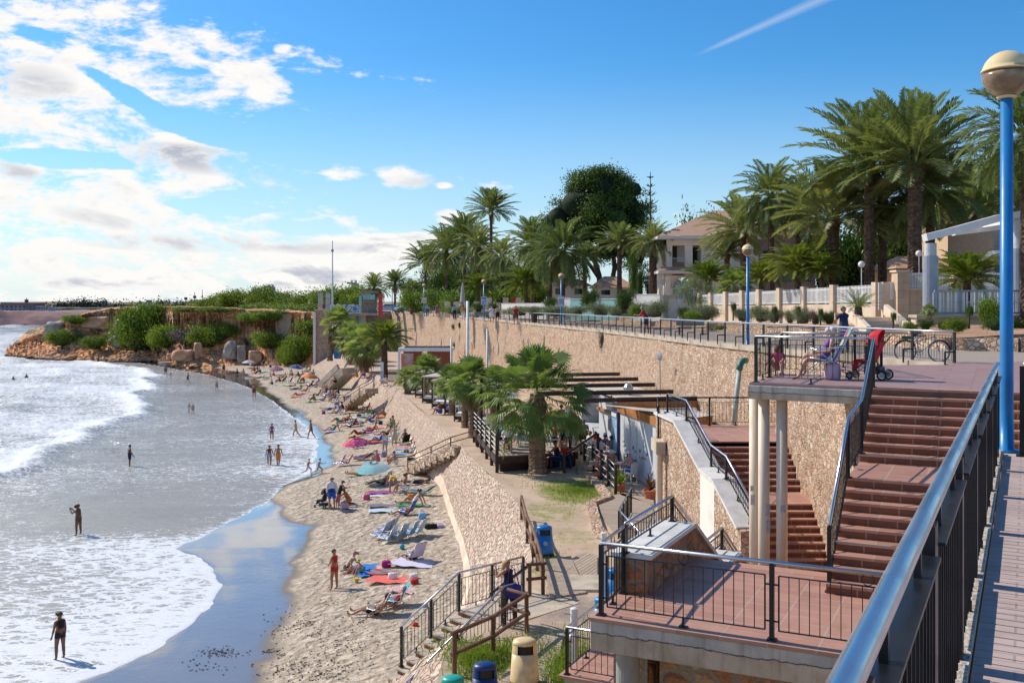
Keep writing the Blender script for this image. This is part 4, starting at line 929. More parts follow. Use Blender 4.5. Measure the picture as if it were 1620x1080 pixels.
for i,(px,cy,d,r,lb)in enumerate(PALMS):
 tr={1318:.42,1447:.42,1375:.33,777:.26,1034:.34,1396:.3,1472:.3}.get(px,.27)
 palm(px,0,cy,d,r,lb,'date',gz=GZ if d<200 else 10.6,var=i,tr=tr,group=gp,dead=.9 if px in(592,625,652,870,757,890)else False)
for(px,by,cy,d,r,lb)in[(832,470,452,120,44,'young bushy palm with arching leaves behind the playground'),(757,470,458,138,34,'young pale palm with arching leaves left of the playground gate'),(1262,455,428,68,58,'bright yellow green young palm behind the white picket fence'),(1205,465,440,74,40,'small bright fan of leaves left of the yellow green palm'),(1120,470,445,84,44,'dark green young palm right of the villa arch'),(1300,460,430,66,40,'young palm right of the yellow green one')]:
 palm(px,by,cy,d,r,lb,'young',tr=.2,group='young palms behind the fences',rz=0,gz=10.9)
palm(1530,0,445,52,66,'dark young palm with long arching leaves behind the picket fence','young',gz=11.2,tr=.22)
palm(1358,500,486,50,46,'short palm with arching feather leaves in the flower bed by the steps','cycas',tr=.2)
palm(1161,470,452,80,34,'low fan palm by the left end of the picket fence','fan',tr=.15,gz=10.9)
palm(1470,508,492,40.5,15,'tiny fan palm in the bed in front of the white louvred fence','fan',tr=.08,name='small_palm')
palm(850,0,622,49.9,84,'big fan palm with a thick trunk in front of the beach bar deck','fanbig',gz=LOW,tr=.42,dead=.6,rz=1.0)
BP=[(748,662,604,63,46,'fan','fan palm left of the big one, beside the bar deck',.28,1),(715,640,604,76,34,'fan','low fan palm leaning over the middle daybeds',.25,.8),(674,625,590,88,36,'fan','bright fan palm over the far daybeds',.25,0),(645,622,598,94.5,24,'fan','small fan palm with a short shaggy trunk beside the path',.32,.8),(608,600,540,110,46,'young','feather palm with arching leaves behind the white sign post',.36,False),(577,588,545,124,38,'fan','fan palm with a skirt of dry leaves, left of the feather palm',.45,1.1),(556,582,535,140,32,'fan','dusty fan palm near the top of the far beach stairs',.4,1.2),(522,568,510,150,32,'fan','leaning fan palm with hanging dead leaves above the stone pier',.4,1.5),(783,662,612,58,42,'fan','fan palm behind the white sunshade next to the deck',.25,.9),(735,655,618,68,30,'fan','low yellow tipped fan palm between two daybeds',.22,.7)]
for(px,by,cy,d,r,k,lb,tr,dead)in BP:
 palm(px,by,cy,d,r,lb,k,gz=LOW-.05,tr=tr,dead=dead,var=int(px),lean=.0 if px!=522 else .25,group='palms along the beach')
 # ---------------- bushes and trees ----------------
def leafball(seed,n,blobs,size,flat=1.0,fill=.35):
 """leaf quads clustered in many small clumps on and inside a set of ellipsoids"""
 rs=np.random.RandomState(seed); V=[]; F=[]
 cl=[]
 tot=sum(b[3]*b[4]for b in blobs)
 for(cx,cy,cz,rx,rz_)in blobs:
  m=int(n/26*rx*rz_/tot)
  for _ in range(max(m,1)):
   d=rs.normal(size=3); d/=np.linalg.norm(d)
   if d[2]<-.5:d[2]*=-.5
   rr=1-fill*rs.rand()**2+.06*rs.normal()
   cl.append((np.array([cx,cy,cz])+d*np.array([rx,rx,rz_])*rr,d,rs.uniform(.7,1.3)))
 P0=[]; N0_=[]
 for(c,d,q)in cl:
  k=26; off=rs.normal(size=(k,3))*size*1.9*q; off[:,2]*=.7
  P0.append(c+off); nn_=d*.8+rs.normal(size=(k,3))*.55; N0_.append(nn_)
 P0=np.concatenate(P0); N0_=np.concatenate(N0_); N0_/=np.linalg.norm(N0_,axis=1)[:,None]
 a=np.cross(N0_,rs.normal(size=N0_.shape)); a/=np.linalg.norm(a,axis=1)[:,None]; b=np.cross(N0_,a)
 s=size*rs.uniform(.5,1.1,size=(len(P0),1))
 q=np.stack([P0-a*s*.5,P0-b*s*.32+a*s*.1,P0+a*s*.6,P0+b*s*.32+a*s*.1],1).reshape(-1,3)
 return q,np.arange(len(q)).reshape(-1,4)
def lb_mesh(name,seed,n,blobs,size,mt,**k):
 q,f=leafball(seed,n,blobs,size,**k); return np_mesh(name,q,f,mt,smooth=False)
def rblobs(seed,k,R_=1.0,H=1.0,r=(.3,.5)):
 rs=random.Random(seed); out=[(0,0,H*.42,R_*.5,H*.40)]
 for i in range(k):
  a=rs.uniform(0,6.28); q=rs.uniform(.35,.9)*R_; s=rs.uniform(*r); out.append((q*math.cos(a),q*math.sin(a),rs.uniform(.3,.78)*H,s*R_,s*H*.8))
 return out
BUSH={}
for nm,mt,sz,n in[('bright',L_BUSH,.10,9000),('cliff',L_CLIFF,.085,12000),('dark',L_DARK,.07,9000),('grey',L_GREY,.075,7000),('twig',L_DRY,.07,5000)]:
 BUSH[nm]=[lb_mesh('foliage_'+nm,5+i*7,n,rblobs(i*3+1,15,r=(.20,.42)),sz,mt)for i in range(3 if nm=='cliff' else 2)]
COREM={k:M('core_'+k,c,None,5,.95)for k,c in(('bright',(.03,.05,.006)),('cliff',(.022,.038,.006)),('dark',(.012,.022,.004)),('grey',(.05,.06,.035)),('twig',(.05,.04,.033)))}  # dark core colours paint the shade inside the foliage
_core={}
def bush(px,d,z,w,h,kind,label,cat='shrub',group=None,name='shrub',yz=1.0):
 p=PD(px,d,z=z); v=rnd.randrange(len(BUSH[kind])); o=thing(name,label,cat,p,rnd.uniform(0,6),group)
 f=mesh_obj('foliage',BUSH[kind][v],None,o); f.scale=(w/2,w/2*yz,h)
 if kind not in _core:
  mb=MB(); mb.lathe([(.02,.04),(.5,.08),(.6,.25),(.55,.5),(.32,.72),(.06,.8)],14); _core[kind]=mb.mesh('branches',True); _core[kind].materials.append(COREM[kind])  # solid dark lump behind the leaves, painted shade instead of twigs
 c=mesh_obj('shade_core',_core[kind],None,o); c.scale=(w/2*.82,w/2*yz*.82,h*.86)
 return o
_hx=(810+Xc/Yc*FPX); _hy=(HOR+(EYE-Zc)/Yc*FPX)
def hit(px,py,dflt):
 m=(np.abs(_hx-px)<2.5)&(np.abs(_hy-py)<1.6)
 return float(Yc[m].min())if m.any()else dflt
def bush_px(px,ytop,ybot,wpx,d,kind,label,**k):
 sc=d/FPX; return bush(px,d,EYE+(HOR-ybot)*sc,wpx*sc,(ybot-ytop)*sc*1.05,kind,label,**k)
HB=[(100,515,548,44,236,'cliff','green shrub low on the left nose of the headland'),(120,494,512,34,242,'cliff','small shrub at the clifftop left end'),(78,511,522,14,240,'cliff','tiny round bush on the rocky ridge near the point'),(150,527,553,34,226,'cliff','shrub hanging down the boulders left of the big dark bush'),(225,488,556,80,224,'cliff','biggest dark green bush reaching from clifftop to boulders'),(262,505,552,44,224,'cliff','dark bush joined to the right side of the biggest one'),(250,478,497,66,248,'cliff','bush spreading on the clifftop above the biggest one'),(295,510,545,46,222,'twig','grey leafless brush right of the biggest bush'),(330,508,550,56,220,'cliff','bright bush sloping down to the orange boulders'),(360,505,535,44,218,'cliff','light green bush right of the grey brush'),(352,520,540,26,216,'twig','grey dead brush beside the heart shaped boulder'),(425,520,552,48,206,'cliff','round green bush above the orange earth bank'),(395,530,546,26,208,'twig','small olive bush over the grey boulder'),(472,518,578,44,182,'cliff','tall green bush beside the stone pier'),(455,545,578,30,186,'cliff','lower green bush spilling over the orange bank'),(400,488,512,40,232,'cliff','shrub at the clifftop in the middle'),(430,488,508,50,226,'cliff','shrub on the clifftop above the orange ledge'),(345,484,494,60,262,'cliff','flat scrub patch on the clifftop'),(300,484,494,50,262,'cliff','flat scrub patch at the clifftop centre left'),(455,500,522,50,200,'dark','dark scrub by the clifftop wall'),(492,497,530,44,195,'cliff','scrub behind the leaning fan palm')]
for h in HB:bush_px(h[0],h[1]+(h[2]-h[1])*(.05 if h[3]==80 else .22),h[2],h[3]*1.06,hit(h[0],h[2]-3,h[4])+.5,h[5],h[6],group='shrubs on the headland')
TB=[(345,468,494,52,300),(375,460,494,50,290),(405,458,496,52,285),(435,464,496,50,280),(462,470,498,46,275),(492,464,498,60,262),(520,462,498,56,255),(545,456,496,60,250),(568,466,496,44,245),(420,480,500,60,250),(460,482,502,60,240),(505,484,505,60,225),(318,476,492,40,310)]
NM=['leftmost','second','third','fourth','fifth','sixth','seventh','eighth','ninth','low','lower middle','lower right','small']
for i,h in enumerate(TB):bush_px(h[0],h[1],h[2],h[3]*1.15,h[4],'cliff','rounded green pine, %s of the tree line on top of the headland'%NM[i],cat='tree',group='trees on the headland',name='low_tree')
for(px,yt,yb,w,d,k,lb)in[(665,465,494,50,165,'bright','bright hedge beside the parked cars'),(700,462,492,60,150,'bright','bright rounded hedge left of the folded parasol'),(730,466,492,50,140,'bright','bright hedge behind the folded parasol'),(760,462,485,44,155,'bright','hedge in the shade behind the garden gate'),(800,458,480,60,150,'bright','sunlit hedge behind the playground'),(845,456,480,50,145,'bright','sunlit hedge under the silvery palm'),(720,486,497,40,118,'bright','low yellow bush behind the walkers in blue'),(757,478,494,16,112,'dark','small clipped bush beside the blue sign pole'),(780,480,494,14,112,'dark','small clipped bush right of the garden gate post'),(873,470,488,20,95,'dark','round clipped bush left of the middle lamp post'),(935,456,492,25,86,'dark','egg shaped dark bush in front of the turquoise wall'),(990,461,497,30,80,'dark','wider egg shaped dark bush between turquoise and white walls'),(820,484,500,44,100,'grey','grey green shrub behind the couple walking'),(850,484,500,44,96,'grey','grey green shrub left of the middle lamp'),(880,484,501,40,92,'grey','grey green shrub at the foot of the middle lamp'),(912,484,500,34,88,'grey','grey green shrub left of the egg shaped bush'),(950,480,501,40,84,'grey','grey green shrub between the two egg shaped bushes'),(975,484,502,30,82,'grey','small grey green shrub before the turquoise wall'),(1010,480,502,30,78,'grey','grey green shrub left of the man in red'),(1035,478,503,44,76,'grey','grey green shrub right of the man in red'),(1003,486,503,18,76,'bright','small bright shrub by the clipped dark bush'),(1085,485,507,22,71,'dark','dark shrub left of the gate shrubs'),(1112,480,508,44,70,'grey','spiky grey shrub at the left end of the picket fence'),(1098,494,508,26,68,'bright','bright low weed under the spiky grey shrub'),(1175,487,509,26,66,'grey','grey shrub left of the lamp post by the fence'),(1205,485,510,34,64,'grey','grey shrub right of the lamp post by the fence'),(1225,488,511,26,63,'grey','grey shrub with bright base along the fence'),(1250,492,512,18,62,'grey','small shrub in the middle of the fence'),(1270,488,513,34,60,'grey','wide grey shrub before the cream fence'),(1290,492,514,20,59,'twig','brown twiggy shrub before the cream fence'),(1312,492,514,22,58,'dark','small dark shrub left of the photographer'),(1464,505,522,24,41,'dark','dark bush under the tiny fan palm'),(1440,510,522,20,43,'bright','low bush by the block wall'),(1515,506,525,26,41,'bright','low yellow bush in front of the louvred fence'),(1495,508,522,20,42,'bright','low yellow bush left of the staked sapling'),(1570,478,516,36,41,'bright','yellow green bush left of the blue lamp post'),(1575,502,524,28,39.5,'dark','dark green low bush left of the blue lamp post'),(1608,508,520,16,42,'bright','small bush right of the blue lamp post'),(1140,515,522,14,60,'bright','small weed behind the bench')]:
 bush_px(px,yt,yb,w*1.1,d,k,lb,group='shrubs along the promenade')
for(px,yt,yb,d,lb)in[(1160,478,507,66,'little topiary tree left of the lamp by the cream fence'),(1225,483,512,62,'little topiary tree right of the lamp by the cream fence'),(1262,483,512,60,'little topiary tree in the middle of the cream fence'),(1298,487,514,58,'little topiary tree near the photographer'),(1413,493,522,45,'staked sapling beside the garden steps'),(1533,482,520,41,'staked sapling before the louvred fence')]:
 z=EYE+(HOR-yb)*d/FPX; h=(yb-yt)*d/FPX; o=thing('topiary_tree',lb,'sapling',PD(px,d,z=z),0,'clipped saplings in the flower beds')
 MB().tube([(0,0,0),(0,0,h*.6)],.05,6).build('trunk',BARKP,o)
 f=mesh_obj('foliage',BUSH['dark'][0],None,o); f.scale=(h*.16,h*.16,h*.62); f.location=(0,0,h*.4)
def tree(px,d,z0,H,blobs,name,label,n,size,mt,trunks,cat='tree',core=None):
 o=thing(name,label,cat,PD(px,d,z=z0)); mesh_obj('crown',lb_mesh('crown',int(px),n,blobs,size,mt,fill=.55),None,o)
 mb=MB()
 for t in trunks:mb.tube(t[0],t[1],8)
 mb.build('trunk',BARKP,o,smooth=True)
 return o
d=128; s=d/FPX
B=[]
rs=random.Random(5)
def px_b(x,y,rx,rz_,dy=0):return((x-955)*s,dy,EYE+(HOR-y)*s-10.8,rx*s,rz_*s)
B=[px_b(950,300,44,28),px_b(915,325,42,30,-1),px_b(985,322,40,34,1),px_b(955,345,55,34),px_b(1005,345,22,22),px_b(885,345,26,26),px_b(1000,300,22,18),px_b(925,290,26,16),px_b(965,283,26,14),px_b(930,370,40,22),px_b(990,375,30,20),px_b(1010,400,24,26,3),px_b(960,398,30,18)]
B2=[]
for b in B:
 for k in range(7):
  v=Vector((rs.gauss(0,1),rs.gauss(0,1),rs.gauss(0,1))).normalized(); q=rs.uniform(.26,.42)
  B2.append((b[0]+v.x*b[3]*.85,b[1]+v.y*b[3]*.85,b[2]+v.z*b[4]*.85,b[3]*q,b[3]*q*.75))
tree(955,d,10.8,20,B2,'pine_tree','huge dark pine with a dense domed crown left of the white villa',62000,.27,L_PINE,[([(0,0,0),(-.6,0,5),(-1.8,0,9),(-3,0,13)],[.42,.36,.26,.1]),([(.4,0,0),(1.4,0,6),(1.0,0,11),(1.8,0,15)],[.38,.3,.22,.1]),([(1.1,0,5),(3.2,0,9),(4.2,0,12)],[.24,.18,.08]),([(-.6,0,4.5),(-3.4,0,8.6),(-4.6,0,11)],[.2,.15,.06])])
_pc=bpy.data.objects[[o.name for o in bpy.data.objects if o.name.startswith('pine_tree')][0]]; mb=MB()
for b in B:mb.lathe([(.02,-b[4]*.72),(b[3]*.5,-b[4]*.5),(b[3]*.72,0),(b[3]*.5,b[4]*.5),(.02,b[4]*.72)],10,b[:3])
mb.build('shade_core',COREM['dark'],_pc,smooth=True)  # dark ellipsoids stand for the shade inside the pine crown
for(px,d,yt,yb,w,lb)in[(1110,105,330,452,60,'dark pine behind the villa'),(1250,110,330,460,110,'dark trees filling the gap behind the villa and the palms'),(1330,100,350,462,110,'dark tree mass behind the thick palm trunk'),(1430,95,300,455,120,'dark tree mass behind the tallest palm'),(1530,90,250,450,110,'dark pine behind the pergola'),(1600,88,260,450,90,'dark pine behind the blue lamp post'),(700,210,415,470,60,'shaded trees behind the left palm group'),(750,205,405,470,70,'shaded trees behind the tallest slim palm'),(812,190,418,468,70,'shaded tree behind the playground'),(870,170,405,462,60,'shaded tree left of the pine'),(660,230,440,475,50,'shaded trees behind the parked cars'),(1040,125,420,470,50,'dark tree just left of the villa')]:
 q=d/FPX; h=(yb-yt)*q; o=thing('background_tree',lb,'tree',PD(px,d,z=EYE+(HOR-yb)*q),0,'shaded trees in the gardens')
 f=mesh_obj('crown',BUSH['dark'][int(px)%2],None,o); f.scale=(w*q*.66,w*q*.45,h*1.08); f.location=(0,0,-h*.10)
 c=mesh_obj('shade_core',_core['dark'],None,o); c.scale=(w*q*.58,w*q*.36,h*.98); c.location=(0,0,-h*.12)  # dark lump as painted shade within the crown
 MB().tube([(0,0,-.3),(0,0,h*.5)],[.3,.15],6).build('trunk',BARKP,o)
o=thing('araucaria_tree','star shaped araucaria with tiered branches poking above the pine','tree',PD(1029,118,z=10.8)); H=EYE+(HOR-272)*118/FPX-10.8
MB().tube([(0,0,0),(0,0,H)],[.25,.04],7).build('trunk',BARKP,o)
mb=MB(); V=[]; F=[]; rs=random.Random(3)
for k in range(9):
 z=H*(1-.045-k*.062); r=.45+k*.26
 for j in range(7):
  a=2*math.pi*j/7+k*.4; frond_mesh(rs,r,R(14),a,-.5,12,.10,.16,.02,V,F)
  for q in range(len(V)):pass
 n0=[i for i in range(len(V))]
 for i in range(mbk if(mbk:=(0 if k==0 else cnt))else 0,len(V)):V[i]=V[i]+Vector((0,0,z))
 cnt=len(V)
mesh_obj('crown',to_mesh('araucaria_crown',V,F,L_PINE),None,o)
for(px,d,yt,yb,w,lb)in[(1001,100,392,470,13,'slim dark cypress left of the villa'),(1011,99,418,470,9,'shorter cypress beside the slim one'),(1440,70,250,300,1,None)]:
 if not lb:continue
 q=d/FPX; h=(yb-yt)*q; o=thing('cypress_tree',lb,'tree',PD(px,d,z=10.9),0,'cypresses'); h=EYE+(HOR-yt)*q-10.9
 f=mesh_obj('crown',BUSH['dark'][0],None,o); f.scale=(w*q*.6,w*q*.6,h)
 MB().tube([(0,0,0),(0,0,h*.8)],[.2,.05],6).build('trunk',BARKP,o)
o=thing('airy_tree','thin leaved olive like tree in front of the villa arch','tree',PD(1092,74,z=11.0)); q=74/FPX
mesh_obj('crown',lb_mesh('olive_crown',9,5200,[((x-1095)*q,0,(497-y)*q,r*q,r*q*.8)for x,y,r in[(1085,455,16),(1105,448,18),(1122,452,14),(1095,470,16),(1112,470,12),(1100,440,10)]],.10,L_GREY,fill=.9),None,o)
MB().tube([(-.2,0,0),(-.1,0,1.0),(-.4,0,2.0)],[.07,.05,.02],6).tube([(.1,0,0),(.3,0,1.1),(.6,0,2.2)],[.07,.05,.02],6).build('trunk',BARKP,o)
for(px,yt,yb,w,d,lb)in[(699,512,523,8,138,'small green weed growing from the far wall'),(711,510,520,4,134,'tiny weed beside the wall weed'),(708,540,556,9,137,'dark creeper low on the far wall'),(945,520,560,12,69.5,'brown dry creeper in the wall joint')]:
 x=float(fwall(d)); q=d/FPX
 o=thing('wall_creeper',lb,'creeper',Vector((x-.15,d,EYE+(HOR-yb)*q)),0,'weeds in the promenade wall'); f=mesh_obj('foliage',BUSH['dark' if px!=945 else 'twig'][0],None,o); f.scale=(w*q*.5,w*q*.5,(yb-yt)*q)
rs=np.random.RandomState(4); patches=[(3.0,45.2,2.2,3.6,5200,.10),(1.2,22.6,1.0,3.0,5200,.20),(-.7,23.6,1.1,1.7,3600,.22),(1.2,32,.5,4.0,900,.10),(2.5,20.8,.9,1.2,2000,.3)]
V=[];
for(cx,cy,rx,ry,n,h)in patches:
 n=int(n*.8)
 a=rs.uniform(0,2*np.pi,n); r=np.abs(rs.normal(0,.5,n))*(1+.4*np.sin(a*3)); x=cx+rx*r*np.cos(a); y=cy+ry*r*np.sin(a); t=rs.uniform(0,6.28,n); hh_=h*rs.uniform(.4,1.2,n)
 dx=np.cos(t)*.012; dy=np.sin(t)*.012; lx=rs.normal(0,.4,n)*hh_; ly=rs.normal(0,.4,n)*hh_
 z=np.full(n,LOW+.0)
 V.append(np.stack([np.stack([x-dx,y-dy,z],1),np.stack([x+dx,y+dy,z],1),np.stack([x+lx*.5+dx,y+ly*.5+dy,z+hh_*.6],1),np.stack([x+lx,y+ly,z+hh_],1)],1))
V=np.concatenate(V).reshape(-1,3)
go=mesh_obj('grass',np_mesh('grass',V,np.arange(len(V)).reshape(-1,4),L_GRASS,smooth=False)); tag(go,'short green grass growing beside the boardwalk and the beach stairs','grass',kind='stuff')
def rock_mesh(seed,n=3):
 bm=bmesh.new(); bmesh.ops.create_icosphere(bm,subdivisions=n,radius=1); rs=random.Random(seed); o1=rs.uniform(0,99)
 for v in bm.verts:
  c=v.co; k=float(vnoise(np.array(c.x*1.3+o1),np.array(c.y*1.3+c.z*2.1))); k2=float(vnoise(np.array(c.x*4+o1),np.array(c.y*4+c.z*4)))
  v.co=c*(.66+.55*k+.34*k2)
  for ax in range(3):v.co[ax]=max(-.78,min(.78,v.co[ax]))
 me=bpy.data.meshes.new('rock'); bm.to_mesh(me); bm.free(); return me
ROCKM=[]
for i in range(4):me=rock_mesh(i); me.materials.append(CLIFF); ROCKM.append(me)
mr,g=newmat('boulder_rock'); v=g.n('ShaderNodeTexCoord').outputs['Object']; n=g.noise(v,1.2,6,.6)
BOULD=fin(mr,g,g.mix(g.step(n,.35,.65),(.58,.40,.26),(.50,.22,.10)),.95,0,g.bump(g.noise(v,5,6,.7),.8,.1))
GREYB=M('grey_boulder',(.42,.37,.31),(.28,.23,.19),1.6,.95,bump=.8)
for(px,py,w,h,d,mt,lb)in[(269,564,13,10,213,BOULD,'small orange boulder at the foot of the headland'),(292,562,36,18,208,BOULD,'large flat orange boulder near the far waterline'),(313,555,15,27,211,BOULD,'upright orange rock slab'),(367,554,24,30,205,GREYB,'grey half of the split heart shaped boulder'),(382,560,16,28,204,GREYB,'narrow grey boulder right of the heart shaped one'),(404,566,26,24,202,BOULD,'orange crumbling rock under the round bush'),(265,577,22,10,206,GREYB,'dark wet rock at the far waterline'),(188,540,26,20,222,GREYB,'pile of grey rock left of the biggest bush'),(88,523,30,30,236,GREYB,'pale slanting slab on the headland nose'),(160,510,50,20,236,BOULD,'orange overhang block under the clifftop')]:
 d=hit(px,py+h/2-1,d)+.4; q=d/FPX; o=mesh_obj('boulder',ROCKM[int(px)%4]); p=PD(px,d,py); o.location=(p.x,p.y,p.z); o.scale=(w*q*.62,w*q*.5,h*q*.62); o.rotation_euler=(0,0,px)
 o.material_slots[0].link='OBJECT'; o.material_slots[0].material=mt; tag(o,lb,'boulder','boulders of the headland')
V=[]; F=[]; rs=random.Random(12)
base_me=rock_mesh(9,1); bvs=[v.co.copy()for v in base_me.vertices]; bfs=[tuple(p.vertices)for p in base_me.polygons]
for i in range(900):
 t=rs.random()**.8; px=10+300*t; k=int(np.clip(np.searchsorted(px_u,px),0,nu-1)); s_=rs.uniform(.25,1.1)*(1.6 if rs.random()<.1 else 1); dd=abs(rs.gauss(0,4.5))-.5
 c=Vector((bxu[k],byu[k]+dd,max(.0,dd*.32)+.1)); Mx=Matrix.Rotation(rs.uniform(0,6),3,'Z')@Matrix.Rotation(rs.uniform(-.4,.4),3,'X'); b=len(V)
 sx,sy,sz=s_*rs.uniform(.8,1.6),s_*rs.uniform(.7,1.2),s_*rs.uniform(.4,.8)
 V.extend([c+Mx@Vector((v.x*sx,v.y*sy,v.z*sz))for v in bvs]); F.extend([tuple(b+j for j in f)for f in bfs])
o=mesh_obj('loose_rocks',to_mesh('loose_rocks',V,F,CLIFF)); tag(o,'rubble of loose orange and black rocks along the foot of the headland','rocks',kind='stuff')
V=[]; F=[]
WEEDM=M('dark_seaweed',(.075,.035,.018),(.04,.02,.012),8,.9)
for(cx,cy,rx,ry,n)in[(352,1027,40,8,260),(318,1050,50,12,60),(480,990,30,9,120),(440,1000,26,12,60),(500,1010,20,8,60),(470,1060,70,14,260),(560,1000,40,26,120),(520,1080,60,14,240),(455,975,60,20,60),(430,1028,16,5,50),(445,1035,12,4,40),(520,960,26,8,40),(540,1040,50,20,200)]:
 for i in range(int(n*.6)):
  px=cx+rs.gauss(0,rx*.5); py=cy+rs.gauss(0,ry*.5)
  p=P(px,max(py,800),.15); z=float(sand_z(np.array(p.x),np.array(p.y))); s_=rs.uniform(.008,.032); b=len(V); a=rs.uniform(0,6)
  for q in range(5):
   t=a+q*1.2566; rr=s_*rs.uniform(.5,1.5); V.append(Vector((p.x+math.cos(t)*rr*1.5,p.y+math.sin(t)*rr,z+.012)))
  V.append(Vector((p.x,p.y,z+.012+s_*.7)))
  F.extend([(b+q,b+(q+1)%5,b+5)for q in range(5)])
o=mesh_obj('seaweed',to_mesh('seaweed',V,F,WEEDM)); tag(o,'dark brown seaweed scattered on the wet sand','seaweed',kind='stuff')
# ---------------- street lamps ----------------
GLOBE_T=M('cream_globe_cap',(.74,.56,.30),(.68,.50,.27),3,.75)
GLOBE_B=M('smoked_glass_globe',(.22,.14,.08),(.56,.44,.28),3.2,.25,bump=.05)
def lamp(name,label,p,H=4.24,r=.26,sign=None,group='blue globe street lamps',pr=.07):
 o=thing(name,label,'street lamp',p,0,group)
 MB().lathe([(.16,0),(.16,.02),(pr*1.08,.03),(pr,.5),(pr*.9,H-r*.95)],16).build('pole',BLUEP,o,smooth=True)
 up=[(.001,r)]+[(r*math.cos(R(a)),r*math.sin(R(a)))for a in range(80,9,-10)]+[(r*1.01,.05),(r*1.01,.03),(r*.99,.03)]
 lo=[(r*.985*math.cos(R(a)),r*.985*math.sin(R(a)))for a in range(1,-74,-9)]
 MB().lathe(up,28,(0,0,H)).build('globe_cap',GLOBE_T,o,smooth=True)
 MB().lathe(lo,28,(0,0,H)).build('globe',GLOBE_B,o,smooth=True)
 MB().lathe([(r*.38,-r*1.04),(r*.40,-r*.95),(r*.30,-r*.9)],18,(0,0,H)).build('collar',GLOBE_T,o,smooth=True)
 return o
pA=P(1592.5,714,PATHZ); lamp('street_lamp','tall blue lamp post with a big two tone globe, nearest, at the right edge',pA,H=4.24,r=.262,pr=.072)
for(px,dist,lb)in[(1183,44.0,'blue globe lamp on the promenade by the upper balcony'),(888,84.9,'blue globe lamp with a turquoise poster, middle of the promenade'),(765.5,107.5,'blue globe lamp with a blue and white sign, left of the middle one'),(671,137,'blue globe lamp in front of the bright hedge'),(620.5,172,'farthest blue globe lamp near the parked cars')]:
 x=(px-810)/FPX*dist; lamp('street_lamp',lb,Vector((x,dist,zprom(dist))),r=.26)
for(px,y0,y1,d,lb)in[(1363,417,470,60,'short white globe lamp behind the cream fence'),(1454,400,462,60,'short white globe lamp behind the tall cream pier')]:
 q=d/FPX; o=thing('garden_lamp',lb,'garden lamp',PD(px,d,y1+40),0,'white garden lamps'); h=(y1+40-y0-5)*q
 MB().lathe([(.03,0),(.03,h)],8).build('pole',WHITE,o); MB().lathe([(.001,-.2)]+[(.2*math.cos(R(a)),.2*math.sin(R(a)))for a in range(-75,80,15)]+[(.001,.2)],16,(0,0,h+.15)).build('globe',WHITE,o,smooth=True)
def poster(px,yt,yb,w,d,name,label,c1,c2,frame=WHITE,words=None):
 q=d/FPX; c=PD(px,d-.25,(yt+yb)/2); o=thing(name,label,'sign',c); W=w*q; H=(yb-yt)*q
 MB().box((0,0,0),(W,.03,H)).build('frame',frame,o)
 MB().box((0,-.018,0),(W*.9,.008,H*.9)).build('panel',M('print_'+name+str(px),c1,c2,5.0,.4,det=5),o)
 mb=MB(); mb.box((0,-.026,H*.33),(W*.8,.006,H*.13)); mb.box((0,-.026,-H*.36),(W*.6,.006,H*.08)); mb.build('print_band',words or WHITE,o)
poster(888,468.5,484,10,84.7,'wall_poster','turquoise poster fixed to the middle lamp post',(.05,.42,.60),(.55,.22,.35))
poster(765.5,469.5,482,9,107.2,'sign_board','blue and white notice board on the lamp post left of the middle one',(.62,.66,.72),(.08,.16,.42),words=M('navy_band',(.03,.08,.3)))
poster(671,471,479,7.5,136.8,'sign_board','pale sign board on the lamp post before the hedge',(.6,.55,.5),(.5,.2,.15))
# ---------------- lift tower, mast, cranes, cars ----------------
d=184.0; q=d/FPX
def Q(px,py=None,dd=0.0,z=None):return PD(px,d+dd,py)if z is None else PD(px,d+dd,z=z)
o=thing('lift_tower','pale green glass lift tower with a brown roof at the far end of the promenade','lift tower',Q(583,z=10.4))
c=Q(583,480); w=22*q
MB().box((c.x,c.y+1.2,EYE-1.2),(w,2.4,4.4)).build('cabin',M('lift_stone_cladding',(.30,.25,.20),(.22,.18,.14),2,.8),o,world=True)
MB().box((c.x-w/2-.25,c.y+1.2,EYE-.9),(.5,2.5,5.0)).build('glass_side',TEALG,o,world=True)
MB().box((c.x+.1,c.y-.08,EYE+1.4),(w*.86,.12,1.0)).build('glass_front',TEALG,o,world=True)
MB().box((c.x,c.y+1.2,EYE+2.35),(w*1.12,3.2,.42)).build('roof',M('lift_roof',(.36,.26,.21),None,2,.8),o,world=True)
MB().box((c.x+.1,c.y-.3,EYE+.55),(w*.8,.5,.25)).build('canopy',M('lift_canopy',(.45,.27,.14)),o,world=True)
MB().box((c.x,c.y+.6,10.25),(w*1.7,5,.45)).build('base_slab',CONC_P,o,world=True)
MB().box((c.x-w*.35,c.y+.2,7.5),(.9,1.2,5.2)).build('support',CREAM_COL,o,world=True)
o=thing('flood_mast','very tall slim lighting mast on the headland','mast',PD(526,215,500)); h=(500-381)*215/FPX
MB().lathe([(.22,0),(.10,h)],10).build('pole',WHITE,o); MB().box((0,0,h*.87),(.5,.5,.5)).build('lamp_head',GREYM,o)
o=thing('flag_post','thin white post standing in front of the promenade wall','post',PD(740,71,z=LOW)); h=EYE+(HOR-476)*71/FPX-LOW
MB().lathe([(.11,0),(.09,h)],10).build('pole',WHITE,o,smooth=True); MB().lathe([(.2,0),(.2,.06)],10).build('base',GREYM,o)
for(px,yt,d_,lb)in[(771,520,64,'short white post right of the thin tall one'),(714,535,78,'short white post left of the thin tall one')]:
 o=thing('flag_post',lb,'post',PD(px,d_,z=LOW),0,'white posts by the promenade wall'); h=EYE+(HOR-yt)*d_/FPX-LOW
 MB().lathe([(.08,0),(.06,h)],8).build('pole',WHITE,o,smooth=True); MB().lathe([(.15,0),(.15,.05)],8).build('base',GREYM,o)
